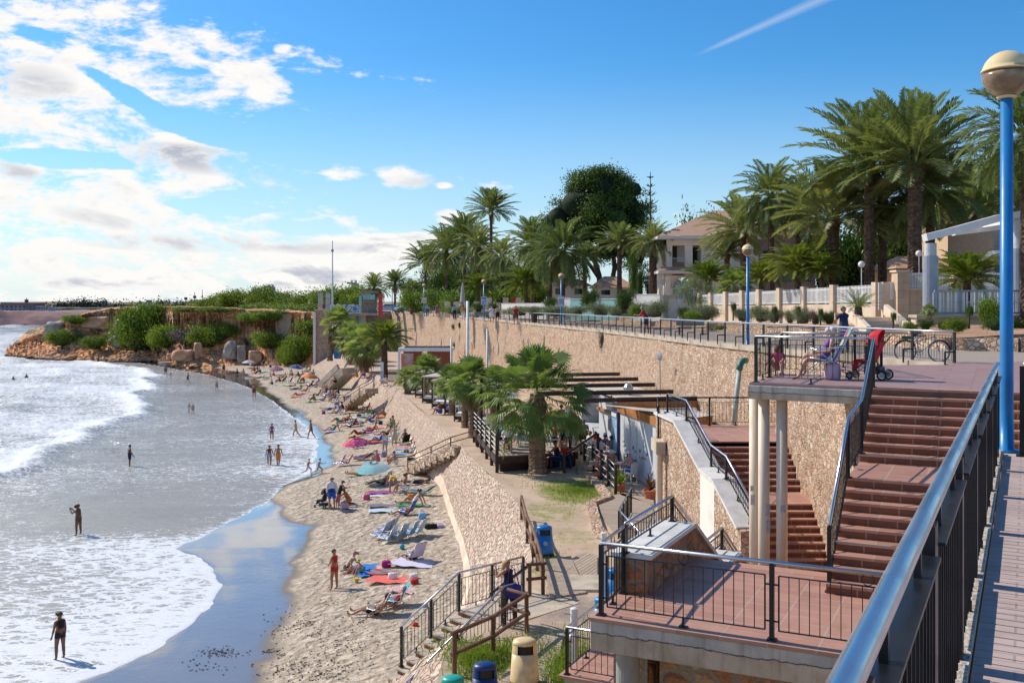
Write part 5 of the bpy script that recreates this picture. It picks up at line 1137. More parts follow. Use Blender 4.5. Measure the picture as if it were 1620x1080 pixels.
o=thing('sign_post','white and blue beach sign post at the top of the far sand steps','sign',PD(604.5,106,z=LOW)); h=34*106/FPX
MB().box((0,0,h*.3),(.34,.12,h*.6)).build('post',M('pale_blue_panel',(.45,.56,.62),(.30,.42,.5),3),o); MB().box((0,0,h*.8),(.30,.14,h*.4)).build('panel',WHITE,o)
o=thing('info_totem','pair of tall grey rough information slabs on the headland','totem',PD(513,196,500));
for dx in(-.75,.75):MB().box((dx,0,2.6),(.9,.3,3.9)).build('slab',M('grey_totem',(.55,.52,.47),(.40,.37,.33),3),o)
MB().box((0,0,.5),(.7,.2,1.0)).build('foot',GREYM,o)
o=mesh_obj('red_totem',MB().box((0,0,0),(.7,.3,3.6)).mesh('red_totem')); o.location=PD(602,170,482); o.data.materials.append(M('red_paint',(.62,.05,.05))); tag(o,'narrow red totem beside the lift tower','totem')
def crane(px,yb,yt,jl,jr,d_,lb):
 q=d_/FPX; o=thing('tower_crane',lb,'crane',PD(px,d_,yb),0,'construction cranes on the horizon'); H=(yb-yt)*q; cm=M('crane_steel',(.30,.33,.36))
 mb=MB(); w=.9
 for a in(-1,1):
  for b in(-1,1):mb.tube([(a*w,b*w,0),(a*w,b*w,H)],.18,4)
 for i in range(int(H/3)):mb.beam((-w,-w,i*3),(w,-w,i*3+3),.2,.2); mb.beam((w,w,i*3),(-w,w,i*3+3),.2,.2)
 mb.build('mast',cm,o)
 mb=MB(); z=H*.80; mb.beam((-jl*q,0,z+jl*q*.08),(jr*q,0,z),.5,.8); mb.beam((-jl*q*.5,0,z+.8),(0,0,H),.2,.2); mb.beam((jr*q,0,z),(0,0,H),.2,.2); mb.build('jib',cm,o)
 MB().box((jr*q*.9,0,z-1.2),(2.2,1.5,2.4)).build('counterweight',cm,o)
crane(429,470,450,12,3,480,'small tower crane above the headland pines'); crane(560,470,443,11,4,420,'taller tower crane left of the palms'); crane(165.5,492,473.5,7,2.5,700,'distant crane over the far town');
CARG=M('dark_car_glass',(.02,.025,.03),None,2,.1)
def car(px,d_,rz,mt,lb):
 o=thing('parked_car',lb,'car',PD(px,d_,z=zprom(d_)+.05),rz,'parked cars near the lift tower')
 L=4.2; prof=[(-2.1,.35),(-2.1,.75),(-1.95,.92),(-1.2,.98),(-.55,1.42),(.9,1.45),(1.65,1.0),(2.05,.9),(2.12,.5),(2.1,.3)]
 bm=bmesh.new(); A=[bm.verts.new((x,-.82,z))for x,z in prof]; B=[bm.verts.new((x,.82,z))for x,z in prof]; n=len(prof)
 bm.faces.new(A); bm.faces.new(B[::-1])
 for i in range(n):bm.faces.new((A[i],B[i],B[(i+1)%n],A[(i+1)%n]))
 for v in bm.verts:
  if v.co.z>1.2:v.co.y*=.80
 bmesh.ops.recalc_face_normals(bm,faces=bm.faces); bmesh.ops.bevel(bm,geom=bm.edges[:],offset=.06,segments=2,affect='EDGES'); me=bpy.data.meshes.new('car_body'); bm.to_mesh(me); bm.free(); mesh_obj('body',me,mt,o)
 for sy in(-1,1):
  MB().add([(-1.0,sy*.80,1.0),(1.45,sy*.80,1.0),(.85,sy*.70,1.36),(-.5,sy*.70,1.36)],[(0,1,2,3)if sy<0 else(3,2,1,0)]).build('window',CARG,o)
  for x in(-1.3,1.35):
   w_=MB().lathe([(.32,-.1),(.32,.1)],14); ob=w_.build('wheel',BLACK,o); ob.rotation_euler=(R(90),0,0); ob.location=(x,sy*.78,.32)
   ob2=MB().lathe([(.17,-.11),(.17,.11)],10).build('rim',GREYM,ob)
 MB().add([(-1.12,-.6,1.02),(-1.12,.6,1.02),(-.62,.56,1.38),(-.62,-.56,1.38)],[(0,3,2,1)]).build('windscreen',CARG,o)
 for sy in(-1,1):MB().box((-2.1,sy*.6,.72),(.08,.3,.14)).build('headlight',WHITE,o)
car(614,178,R(6),M('silver_car_paint',(.42,.47,.55),None,3,.3,.4),'silver saloon parked beside the lift tower'); car(645,170,R(30),M('blue_grey_car_paint',(.16,.24,.36),None,3,.3,.4),'blue grey hatchback right of the silver saloon'); car(636,186,R(12),M('pale_blue_car_paint',(.45,.55,.66),None,3,.3,.4),'pale blue car parked behind the hatchback')
o=mesh_obj('patterned_screen',MB().box((0,0,0),(46*190/FPX,.15,15*190/FPX)).mesh('screen')); o.location=PD(545,192,489); o.data.materials.append(M('blue_white_mosaic',(.62,.66,.74),(.16,.22,.40),1.6,.6,det=1,lo=.48,hi=.52)); tag(o,'long blue and white patterned screen left of the lift tower','screen')
# ---------------- villa ----------------
VW=M('villa_white_wall',(.82,.76,.68),(.74,.67,.58),.8,.85)
PINKT=M('pink_roof_trim',(.60,.42,.33))
D=98.0; q=D/FPX; GZv=11.0
def VX(px):return(px-810)*q
def VZ(py):return EYE+(HOR-py)*q
va=thing('villa','white two storey villa with arched window and red tiled roofs among the palms','house',(VX(1055),D,GZv),R(0))
x0,x1=VX(1055),VX(1200)
def vb(a,b,ya,yb_,za,zb_,name,mt):return MB().box(((a+b)/2,(ya+yb_)/2,(za+zb_)/2),(b-a,yb_-ya,zb_-za)).build(name,mt,va,world=True)
za=VZ(436); ax=VX(1081); ar=1.05; sp=VZ(456)
vb(x0,ax-ar,D,D+.35,GZv-.6,za,'wall',VW); vb(ax+ar,x1,D,D+.35,GZv-.6,za,'wall',VW)
mb=MB(); n=14;
for i in range(n):
 a0=math.pi*i/n; a1=math.pi*(i+1)/n; p0=(ax-ar*math.cos(a0),sp+ar*math.sin(a0)); p1=(ax-ar*math.cos(a1),sp+ar*math.sin(a1))
 mb.add([(p0[0],D,p0[1]),(p1[0],D,p1[1]),(p1[0],D,za),(p0[0],D,za),(p0[0],D+.35,p0[1]),(p1[0],D+.35,p1[1])],[(0,1,2,3),(0,4,5,1)])
mb.build('arch_wall',VW,va,world=True)
mb=MB()
for i in range(n):
 a0=math.pi*i/n; a1=math.pi*(i+1)/n
 for rr,in((ar+.16,),):mb.beam((ax-rr*math.cos(a0),D-.03,sp+rr*math.sin(a0)),(ax-rr*math.cos(a1),D-.03,sp+rr*math.sin(a1)),.10,.22,up=Vector((0,1,0)))
mb.build('arch_trim',M('villa_trim',(.62,.50,.40)),va,world=True)
vb(ax-ar,ax+ar,D+.3,D+.34,GZv-.5,VZ(444),'arch_glass',TEALG)
mb=MB()
for a in range(20,180,28):mb.beam((ax,D+.26,sp),(ax-ar*math.cos(R(a)),D+.26,sp+ar*math.sin(R(a))),.06,.05)
for xx in(-1,-.45,.1,.65,1.0):mb.beam((ax+ar*xx,D+.26,GZv),(ax+ar*xx,D+.26,sp),.08,.06)
mb.beam((ax-ar,D+.26,sp),(ax+ar,D+.26,sp),.08,.1); mb.build('window_bars',WHITE,va,world=True)
vb(x0-.12,x0+.35,D-.1,D+.4,GZv-.5,za,'pilaster',VW)
vb(x0,x0+.3,D+.3,D+9,GZv-.5,VZ(372),'side_wall',VW)
vb(x0,x1,D+1.6,D+1.9,za,VZ(378),'upper_back_wall',VW)
vb(x0,x0+.55,D+.1,D+.6,za,VZ(386),'loggia_pillar',VW); vb(VX(1084),VX(1096),D+.1,D+.6,za,VZ(386),'loggia_pillar',VW); vb(VX(1110),x1,D+.1,D+.6,za,VZ(386),'upper_wall',VW)
vb(x0,x1,D+.05,D+1.7,VZ(388),VZ(374),'lintel',VW)
vb(VX(1063),VX(1075),D+1.5,D+1.58,VZ(417),VZ(388),'window',GLASS); vb(VX(1100),VX(1108),D+1.5,D+1.58,VZ(414),VZ(390),'window',GLASS)
mb=MB()
for i in range(9):mb.box((VX(1060)+i*.2,D+.05,VZ(414)),(.03,.03,.6))
mb.box((VX(1071),D+.05,VZ(408.5)),(1.7,.05,.05)); mb.build('balcony_rail',VW,va,world=True)
for(zc,ov,rise,wdt,nm)in[(VZ(428),1.0,.9,1.6,'lower_roof'),(VZ(374),1.1,3.4,9.0,'roof')]:
 mb=MB(); y0=D-ov; y1=D+wdt; xa=x0-ov; xb=x1+1
 ri=rise; inx=1.4 if nm=='lower_roof' else 7.5
 mb.add([(xa,y0,zc),(xb,y0,zc),(xb,y1,zc+ri),(xa+inx,y1,zc+ri),(xa,y1+(6 if nm=='roof' else 0),zc),(xa+inx,y1+.1,zc+ri)],[(0,1,2,3),(0,3,4)])
 ro=mb.build(nm,ROOFT,va,world=True)
 MB().box(((xa+xb)/2,y0+.12,zc-.16),(xb-xa,.3,.28)).build('cornice',VW,va,world=True); MB().box((xa+.12,(y0+D+9)/2,zc-.17),(.3,D+9-y0-.4,.26)).build('cornice',VW,va,world=True)
 MB().prism([(xa+.28,y0+.28),(xb,y0+.28),(xb,D+.04),(xa+.28,D+.04)],zc-.32,zc-.04).build('soffit',VW,va,world=True)
def house(px0,px1,y_eave,y_top,d_,wall,label,yb=470,nwin=2,wm=None):
 q=d_/FPX; X=lambda p:(p-810)*q; Zz=lambda y:EYE+(HOR-y)*q; o=thing('house',label,'house',(X(px0),d_,11.0),0,'houses behind the palms'); dp=6.0
 MB().prism([(X(px0),d_),(X(px1),d_),(X(px1),d_+dp),(X(px0),d_+dp)],9.5,Zz(y_eave)).build('wall',wall,o,world=True)
 e=.6; MB().add([(X(px0)-e,d_-e,Zz(y_eave)),(X(px1)+e,d_-e,Zz(y_eave)),(X(px1)-1,d_+dp/2,Zz(y_top)),(X(px0)+1,d_+dp/2,Zz(y_top)),(X(px1)+e,d_+dp+e,Zz(y_eave)),(X(px0)-e,d_+dp+e,Zz(y_eave))],[(0,1,2,3),(3,2,4,5),(1,4,2),(5,0,3)]).build('roof',ROOFT,o,world=True)
 for i in range(nwin):
  c=X(px0)+(X(px1)-X(px0))*(i+.5)/nwin; wdw=MB().box((c,d_-.01,Zz((y_eave+yb)/2)),(1.0,.06,abs(Zz(y_eave)-Zz(yb))*.5)).build('window',GLASS,o,world=True)
  MB().box((c,d_-.06,Zz((y_eave+yb)/2)-abs(Zz(y_eave)-Zz(yb))*.27),(1.2,.1,.08)).build('sill',WHITE,wdw,world=True)
house(945,998,455,436,112,VW,'low white bungalow with a pink tiled roof behind the turquoise wall'); house(870,930,452,440,125,VW,'bungalow with a long pink tiled roof left of the turquoise wall')
house(1200,1290,372,342,100,M('pink_house_wall',(.52,.33,.25)),'tall brown house with a tiled roof hidden behind the palms',nwin=3); house(1425,1520,425,402,72,M('orange_house_wall',(.55,.36,.22)),'orange house with wavy tiled roof behind the picket fence',nwin=3)
house(1500,1600,330,300,85,M('ochre_house_wall',(.68,.48,.30)),'tall ochre building glimpsed behind the right hand palms',nwin=4,yb=420)
q=58/FPX; X=lambda p:(p-810)*q; Zz=lambda y:EYE+(HOR-y)*q
o=thing('beach_house','beige house with a grey railed balcony behind the blue lamp post','house',(X(1575),58,11)); BW=M('beige_house_wall',(.42,.33,.25))
MB().prism([(X(1572),58),(X(1700),58),(X(1700),64),(X(1572),64)],10,Zz(345)).build('wall',BW,o,world=True)
MB().box(((X(1560)+X(1700))/2,57.4,Zz(402)),(X(1700)-X(1560),1.4,.3)).build('balcony_slab',WHITE,o,world=True)
mb=MB();
for i in range(34):mb.box((X(1565)+i*.15,56.75,Zz(388)),(.03,.03,.85))
mb.box(((X(1565)+X(1700))/2,56.75,Zz(376)),(X(1700)-X(1565),.06,.06)); mb.build('balcony_rail',GREYM,o,world=True)
for pxx in(1582,1600):
 w_=MB().box((X(pxx),57.97,Zz(428)),(.5,.06,1.1)).build('window',GLASS,o,world=True); MB().box((X(pxx),57.92,Zz(428)),(.58,.03,1.2)).build('frame',GREYM,w_,world=True).location.y+=.03
def wall_seg(name,label,p0,p1,z0,z1,mt,th=.3,cat='wall'):
 o=thing(name,label,cat,(p0[0],p0[1],z0)); a=Vector((p0[0],p0[1],(z0+z1)/2)); b=Vector((p1[0],p1[1],(z0+z1)/2)); MB().beam(a,b,th,z1-z0).build('wall',mt,o,world=True); MB().beam(a+Vector((0,0,(z1-z0)/2+.03)),b+Vector((0,0,(z1-z0)/2+.03)),th+.08,.06).build('cap',WHITE,o,world=True); return o
def pxy(px,d):return((px-810)/FPX*d,d)
zz=lambda y,d:EYE+(HOR-y)*d/FPX
WW=M('white_garden_wall',(.74,.72,.68),(.66,.63,.58),.6,.85); TQ=M('turquoise_wall',(.38,.66,.58),(.33,.58,.52),.7,.85)
wall_seg('garden_wall','short white wall left of the turquoise one',pxy(878,96),pxy(904,94),10.6,zz(472.5,95),WW)
wall_seg('garden_wall','pale turquoise painted garden wall',pxy(904,93),pxy(978,89),10.6,zz(473.5,91),TQ)
wall_seg('garden_wall','white garden wall left of the villa gate',pxy(1000,86),pxy(1046,83),10.6,zz(466.5,85),WW); wall_seg('garden_wall','white return wall beside the villa gate',pxy(1046,83),pxy(1066,87),10.4,zz(467.5,84),WW)
wall_seg('garden_wall','white low wall in front of the playground',pxy(795,118),pxy(866,108),10.4,zz(480.5,112),WW)
o=thing('garden_gate','white double garden gate of the villa','gate',PD(1073,84,z=10.6));
for dx in(-.45,.45):MB().box((dx,0,.95),(.8,.08,1.9)).build('door',WHITE,o)
MB().box((.05,-.06,1.0),(.05,.06,.2)).build('handle',BLACK,o)
CR=CREAMWALL
fp=[(1108,80.0,466,500),(1390,58.0,447,498)]
o=thing('picket_fence','cream fence wall with white picket panels between square pillars','fence',(*pxy(1108,80),10.9))
a=Vector((*pxy(1108,80),0)); b=Vector((*pxy(1393,58),0)); posts=[0,.085,.19,.30,.405,.525,.655,.80,.985]
za0,zb0=zz(500,80)-.5,zz(503,58)-.4; zt0,zt1=zz(463.5,80),zz(446,58)
lerp=lambda p,q_,t:p+(q_-p)*t
sill=lambda t:lerp(zz(484,80),zz(480,58),t)
mb=MB()
for(t0,t1)in zip(posts[:-1],posts[1:]):
 p=a.lerp(b,t0); r2=a.lerp(b,t1); mb.add([(p.x,p.y,za0-.3),(r2.x,r2.y,zb0-.3),(r2.x,r2.y,sill(t1)),(p.x,p.y,sill(t0)),(p.x+.1,p.y+.25,za0),(r2.x+.1,r2.y+.25,zb0),(r2.x+.1,r2.y+.25,sill(t1)),(p.x+.1,p.y+.25,sill(t0))],[(0,1,2,3),(3,2,6,7),(7,6,5,4)])
mb.build('base_wall',CR,o,world=True)
dd_=(b-a).normalized(); rz=math.atan2(dd_.y,dd_.x)
for t in posts:
 p=a.lerp(b,t); z1=lerp(zt0,zt1,t); z0=lerp(za0,zb0,t)
 pil=MB().box((p.x,p.y+.1,(z0+z1)/2),(.40,.40,z1-z0),rz).build('pillar',CR,o,world=True); MB().box((p.x,p.y+.1,z1+.04),(.5,.5,.09),rz).build('cap',CR,pil,world=True)
for(t0,t1)in zip(posts[:-1],posts[1:]):
 mb=MB(); L_=(b-a).length*(t1-t0); n=int(L_/.14)
 for i in range(1,n):
  t=t0+(t1-t0)*i/n; p=a.lerp(b,t); s0=sill(t); s1=lerp(zt0,zt1,t)-.15; mb.box((p.x,p.y+.1,(s0+s1)/2+.04),(.07,.03,s1-s0-.05),rz)
 for k in(.12,.88):
  p=a.lerp(b,t0); r2=a.lerp(b,t1); f_=lambda t:sill(t)+(lerp(zt0,zt1,t)-.15-sill(t))*k
  mb.beam((p.x,p.y+.1,f_(t0)),(r2.x,r2.y+.1,f_(t1)),.04,.06)
 mb.build('picket_panel',WHITE,o,world=True)
o=thing('block_wall','tall cream block pier and wall topped with white pickets behind the bicycle','wall',(*pxy(1425,56),10.9)); BL=tile_mat('cream_block',(.62,.46,.32),(.58,.42,.29),(.46,.34,.24),.8,.4,.012,.85,.1,offset=.5,swap=(R(90),0,0))
D2=56.; X=lambda p,d=D2:(p-810)*d/FPX
def wb(pa,pb,ya,yb_,d_,th,name,mt=BL,par=None):return MB().box(((X(pa,d_)+X(pb,d_))/2,d_+th/2,(zz(ya,d_)+zz(yb_,d_))/2),(X(pb,d_)-X(pa,d_),th,zz(ya,d_)-zz(yb_,d_))).build(name,mt,par or o,world=True)
wb(1420,1438,429,504,D2,.9,'pier'); wb(1438,1640,458,520,D2+.1,.3,'wall'); wb(1418,1440,427,430,D2-.05,1.0,'cap',CR); wb(1436,1640,456.5,459,D2+.02,.45,'coping',CR)
wb(1397,1420,446,505,D2+.6,.3,'gate_wall',CR); wb(1408,1419,446,474,D2+.55,.05,'gate_grille',WHITE); wb(1390,1397,447,490,D2+.7,.06,'gate_door',WHITE)
for pc in(1510,1597):wb(pc,pc+15,430,460,D2,.6,'pillar')
mb=MB()
for i in range(90):
 px=1440+i*2.55
 if abs(px-1517)<9 or abs(px-1604)<9:continue
 mb.box((X(px),D2+.15,zz(444.5,D2)),(.05,.03,zz(431,D2)-zz(457,D2)))
mb.box(((X(1440)+X(1640))/2,D2+.17,zz(434,D2)),(X(1640)-X(1440),.03,.06)); mb.box(((X(1440)+X(1640))/2,D2+.17,zz(453,D2)),(X(1640)-X(1440),.03,.06)); mb.build('picket_panel',WHITE,o,world=True)
o=thing('garden_steps','pale stone garden steps with sloping side walls beside the photographer','steps',(*pxy(1380,52),10.5))
for i in range(5):MB().box((X(1382,50)+i*.12,48+i*.9,10.62+i*.16),(1.5,1.1,.22)).build('step',CR,o,world=True)
for dx in(-1.0,1.05):MB().beam((X(1382,50)+dx-.25,47.2,10.7),(X(1382,50)+dx+.5,52.5,11.75),.22,.55).build('side_wall',CR,o,world=True)
o=thing('pergola','white curved pergola beam on grey round columns at the right','pergola',(*pxy(1472,43),10.9)); D3=43.
zz3=lambda y:zz(y,D3);
for(pc,r_,yt)in[(1472,.30,385),(1612,.30,348)]:
 x=X(pc,D3); MB().lathe([(.32,zz3(500)),(.32,zz3(405 if pc<1500 else 393))],18,(x,D3,0)).build('column',GREYM,o,world=True); MB().lathe([(.25,zz3(406)),(.25,zz3(yt))],18,(x,D3,0)).build('column_top',M('light_grey_column',(.56,.57,.58)),o,world=True)
mb=MB(); ps=[(1463,376),(1500,367),(1540,356),(1580,345),(1620,338),(1680,333)]
for(p_,q_)in zip(ps[:-1],ps[1:]):mb.beam((X(p_[0],D3),D3,zz3(p_[1])),(X(q_[0],D3),D3,zz3(q_[1])),.5,.30)
mb.build('beam',WHITE,o,world=True)
mb=MB(); mb.beam((X(1560,D3),D3+3.2,zz3(360)),(X(1680,D3),D3+3.2,zz3(345)),.4,.25); mb.beam((X(1612,D3),D3,zz3(347)),(X(1612,D3),D3+3.2,zz3(347)),.3,.25); mb.build('rear_beam',WHITE,o,world=True)
o=thing('louvred_fence','white slatted fence with grey frame below the pergola beam','fence',(*pxy(1478,42.5),10.9)); D4=42.5
mb=MB(); mg=MB(); x0_,x1_=X(1478,D4),X(1640,D4); n=26; zt=zz(462,D4); zb_=zz(494,D4)
for i in range(n):
 c=x0_+(x1_-x0_)*(i+.5)/n; w_=(x1_-x0_)/n*(.62 if i%2 else .40); mb.box((c,D4+(.0 if i%2 else .06),(zt+zb_)/2),(w_,.03,zt-zb_))
mb.build('slats',WHITE,o,world=True)
for z in(zt+.05,zb_-.03):mg.box(((x0_+x1_)/2,D4,z),(x1_-x0_,.12,.08))
for i in range(5):mg.box((x0_+(x1_-x0_)*i/4,D4,(zt+zb_)/2),(.1,.1,zt-zb_))
mg.box(((x0_+x1_)/2,D4+.1,(zt+zb_)/2),(x1_-x0_,.02,.05)); mg.build('frame',GREYM,o,world=True)
MB().box(((x0_+x1_)/2-.4,D4+.2,zz(500,D4)),(x1_-x0_+.9,.9,.12)).build('plinth_slab',CONC_P,o,world=True); MB().box(((x0_+x1_)/2-.4,D4+.3,zz(507,D4)),(x1_-x0_+.7,.6,.34)).build('plinth',CREAMWALL,o,world=True)
o=thing('garden_fence','dark garden railing with cream gate posts around the playground','fence',(*pxy(700,128),10.9))
for px in(708,722,738,754,773.5,800,820):MB().box((X(px,126),126,11.4),(.7,.7,2.0 if px<770 else 3.0)).build('post',CREAMWALL,o,world=True)
mb=MB()
for(a_,b_)in((708,770),(776,798),(802,872)):
 for k in range(int((b_-a_)/1.3)):mb.box((X(a_+k*1.3,126),126,11.7),(.04,.04,1.3))
 mb.box(((X(a_,126)+X(b_,126))/2,126,12.3),(X(b_,126)-X(a_,126),.05,.06))
mb.build('bars',BLACK,o,world=True)
o=thing('folded_parasol','closed grey parasol standing behind the garden railing','parasol',(*pxy(732,128),10.9)); MB().lathe([(.5,.9),(.42,1.2),(.10,3.8),(.02,4.0)],10).build('canopy',M('grey_canopy',(.42,.40,.38)),o); MB().lathe([(.05,0),(.05,1)],8).build('pole',GREYM,o)
def bench(px,d_,lb,mt=BLACK,rz=0):
 o=thing('park_bench',lb,'bench',(*pxy(px,d_),zprom(d_)),rz,'benches along the planter wall')
 MB().box((0,0,.45),(1.7,.45,.05)).build('seat',mt,o); MB().box((0,.22,.75),(1.7,.05,.38)).build('backrest',M('grey_bench_panel',(.33,.30,.28)),o)
 for s_ in(-.7,.7):MB().box((s_,0,.21),(.06,.4,.42)).build('leg',BLACK,o)
bench(1093,60,'metal park bench against the low planter wall',rz=R(-75)*0); bench(763,112,'park bench beside the far lamp post')
o=thing('play_rocker','red and teal playground rocker behind the garden railing','play rocker',(*pxy(811,122),11.2)); MB().tube([(-.6,0,.2),(-.3,0,1.0),(.3,0,1.1),(.6,0,.2)],.1,8).build('frame',M('teal_paint',(.05,.35,.33)),o); MB().box((.1,0,1.3),(.5,.3,.8),ry=.3).build('body',M('bright_red_paint',(.65,.04,.03)),o)
for(px,d_,lb)in[(845,95,'round brown litter bin on the promenade left of the middle lamp'),(651,150,'round litter bin near the far lamp')]:
 o=thing('litter_bin',lb,'litter bin',(*pxy(px,d_),zprom(d_)),0,'round litter bins on the promenade'); MB().lathe([(.28,.1),(.32,.95),(.33,1.0),(.28,1.0)],12).build('drum',WOODB,o); MB().lathe([(.04,0),(.04,.2)],6).build('foot',BLACK,o)
 # ---------------- far town ----------------
TW=[M('town_wall_%d'%i,c,tuple(x*.8 for x in c),.2,.9)for i,c in enumerate([(.50,.50,.50),(.40,.33,.32),(.32,.19,.17),(.42,.42,.46),(.30,.28,.30)])]
TR=M('town_roof',(.34,.15,.12)); TWIN=M('town_window',(.05,.07,.10))
def tb(px0,px1,yt,yb,d_,mi,roof,lb,floors=2,cols=5,name='far_building'):
 q=d_/FPX; X_=lambda p:(p-810)*q; Z_=lambda y:EYE+(HOR-y)*q; o=thing(name,lb,'building',(X_(px0),d_,Z_(yb)),0,'buildings of the far town'); dp=10
 MB().prism([(X_(px0),d_),(X_(px1),d_),(X_(px1),d_+dp),(X_(px0),d_+dp)],Z_(yb)-4,Z_(yt)).build('wall',TW[mi],o,world=True)
 if roof:MB().box(((X_(px0)+X_(px1))/2,d_+dp/2,Z_(yt)+.5),(X_(px1)-X_(px0)+1.5,dp+1.5,1.0)).build('roof',TR,o,world=True)
 H_=Z_(yt)-Z_(yb); fh=H_/floors
 for f in range(floors):
  for c in range(cols):MB().box((X_(px0)+(X_(px1)-X_(px0))*(c+.5)/cols,d_-.05,Z_(yb)+fh*(f+.55)),((X_(px1)-X_(px0))/cols*.5,.3,fh*.5)).build('window',TWIN,o,world=True)
for t in[(-40,42,483,497,640,3,1,'long low terrace with a red roof at the left edge of the far town',3,12),(20,60,481,496,655,2,1,'red roofed hotel wing in the far town',3,7),(28,58,479,484,690,0,0,'flat roofed upper block behind the red roofed hotel',1,6),(40,57,483,496,632,4,0,'dark block at the end of the hotel',3,3),(57,76,485,495,628,0,0,'white apartment block right of the hotel',2,5),(38,46,492,499,610,0,0,'small white house near the far cliff edge',1,3),(-5,18,495,500,608,1,0,'low pale house with arches at the far cliff',1,5),(74,86,489,496,640,3,0,'pale small block left of the dark far trees',1,3),(1,10,478,484,760,3,0,'twin distant tower blocks at the far left',3,2),(120,132,489,495,640,3,0,'small pale house below the far dark trees',1,3),(152,166,488,494,650,0,0,'white house right of the far dark trees',1,3),(172,184,483,491,720,3,0,'bluish block right of the crane',2,3),(192,206,484,492,700,0,1,'white villa with red roof right of the crane',2,3),(208,222,482,490,730,3,0,'pale blue block near the headland top',2,3),(288,330,477,486,780,2,0,'long reddish block on the horizon above the headland',3,9),(300,318,474,478,800,3,0,'upper storey of the reddish horizon block',1,4),(272,284,481,486,770,3,0,'small blue block left of the reddish one',1,3),(328,337,474,480,790,4,0,'dark stair tower of the horizon block',1,2)]:
 tb(*t)
for(px,yt,yb,d_,lb)in[(42,471,480,660,'antenna on the hotel roof'),(308,462,476,780,'thick antenna mast on the horizon block'),(320,458,478,800,'thin antenna mast right of the thick one'),(294,472,480,780,'short water tower left of the antenna masts'),(333,468,476,790,'little antenna on the stair tower')]:
 q=d_/FPX; o=thing('antenna_mast',lb,'antenna',PD(px,d_,yb),0,'antennas of the far town'); h=(yb-yt)*q; MB().lathe([(.35,0),(.2,h)],6).build('pole',TWIN,o); MB().box((0,0,h*(.98 if px in(294,)else .45)),(2.4 if px in(294,42,308)else .8,.6,2.0)).build('head',TWIN,o)
for(px,d_,y,lb)in[(236,420,476.5,'blue roadside billboard above the biggest bush'),(265,520,478.5,'dark billboard right of the blue one')]:
 q=d_/FPX; o=thing('billboard',lb,'billboard',PD(px,d_,y+6),0,'billboards on the horizon'); MB().box((0,0,6*q),(9.5*q,.3,4.2*q)).build('panel',M('billboard_%d'%px,(.08,.28,.42),(.5,.15,.12),.3),o); MB().box((0,0,2*q),(.4,.3,4.5*q)).build('post',TWIN,o)
V,F=leafball(77,9000,[((x-810)*680/FPX,0,(HOR-y)*680/FPX,rx*680/FPX,3.2)for x,y,rx in[(90,488,12),(105,486,12),(122,485,14),(140,484,14),(155,485,12),(168,488,8),(185,488,8),(205,489,10),(225,487,8),(70,492,8),(30,495,6),(255,484,14),(285,485,10),(340,484,14)]],1.3,fill=.8)
o=mesh_obj('far_wood',np_mesh('far_wood',V+np.array([0,680,EYE]),F,M('far_wood_leaf',(.055,.075,.06),(.035,.05,.045),.05,.9),smooth=False)); tag(o,'far dark belt of trees behind the bay','wood',kind='stuff')
# ---------------- people ----------------
def dv(p,ab=0.0,s=1):p=R(p); ab=R(ab); return Vector((s*math.sin(ab),math.cos(ab)*math.sin(p),-math.cos(ab)*math.cos(p)))
POSES={'stand':(2,0,(3,-2,4),(1,-3,4),(6,10,16,4),(-4,10,10,4)),'hip':(2,4,(4,-3,5),(0,-4,3),(-18,38,62,-34),(8,10,34,2)),'walk':(4,3,(24,8,2),(-14,-36,2),(-20,10,-2,6),(24,10,44,4)),'run':(12,6,(48,-6,2),(-16,-74,2),(-40,14,30,8),(40,14,110,4)),'photo':(2,4,(3,-2,4),(-2,-4,4),(48,4,138,-26),(44,4,142,-26)),'leanrail':(22,14,(8,-2,5),(-6,-8,3),(34,8,92,-4),(38,8,96,-6)),'hairup':(8,6,(6,-3,4),(-3,-5,4),(52,10,150,-16),(30,14,84,-10)),'bend':(88,60,(8,-2,8),(2,-4,8),(20,8,24,4),(10,8,30,4)),'sit':(14,6,(128,22,10),(132,26,10),(52,16,76,-6),(48,16,70,-6)),'sitback':(-30,-8,(92,84,8),(122,36,8),(-36,22,-18,8),(-34,22,-16,8)),'lie':(-84,-70,(91,88,7),(91,89,9),(-70,24,110,12),(-78,40,160,-20)),'lieknee':(-80,-60,(132,36,8),(138,30,8),(-60,24,70,-20),(-74,34,140,-10)),'prone':(86,40,(-89,-89,8),(-88,-92,8),(120,34,100,-30),(118,34,96,-30)),'lounge':(-36,-14,(104,60,8),(100,68,8),(10,18,66,0),(6,18,60,-6)),'chair':(-12,2,(92,16,10),(90,6,8),(22,14,72,-6),(18,14,70,-6)),'oldchair':(-24,4,(84,22,8),(96,-4,8),(14,14,84,-16),(10,16,78,-16)),'table':(10,12,(88,0,8),(84,-8,8),(40,16,92,-18),(36,16,88,-14)),'kneel':(34,20,(70,-86,8),(66,-88,8),(44,10,40,0),(38,10,46,0)),'holdcup':(2,18,(3,-2,4),(1,-3,5),(14,12,92,-16),(16,12,96,-18)),}
_body={}
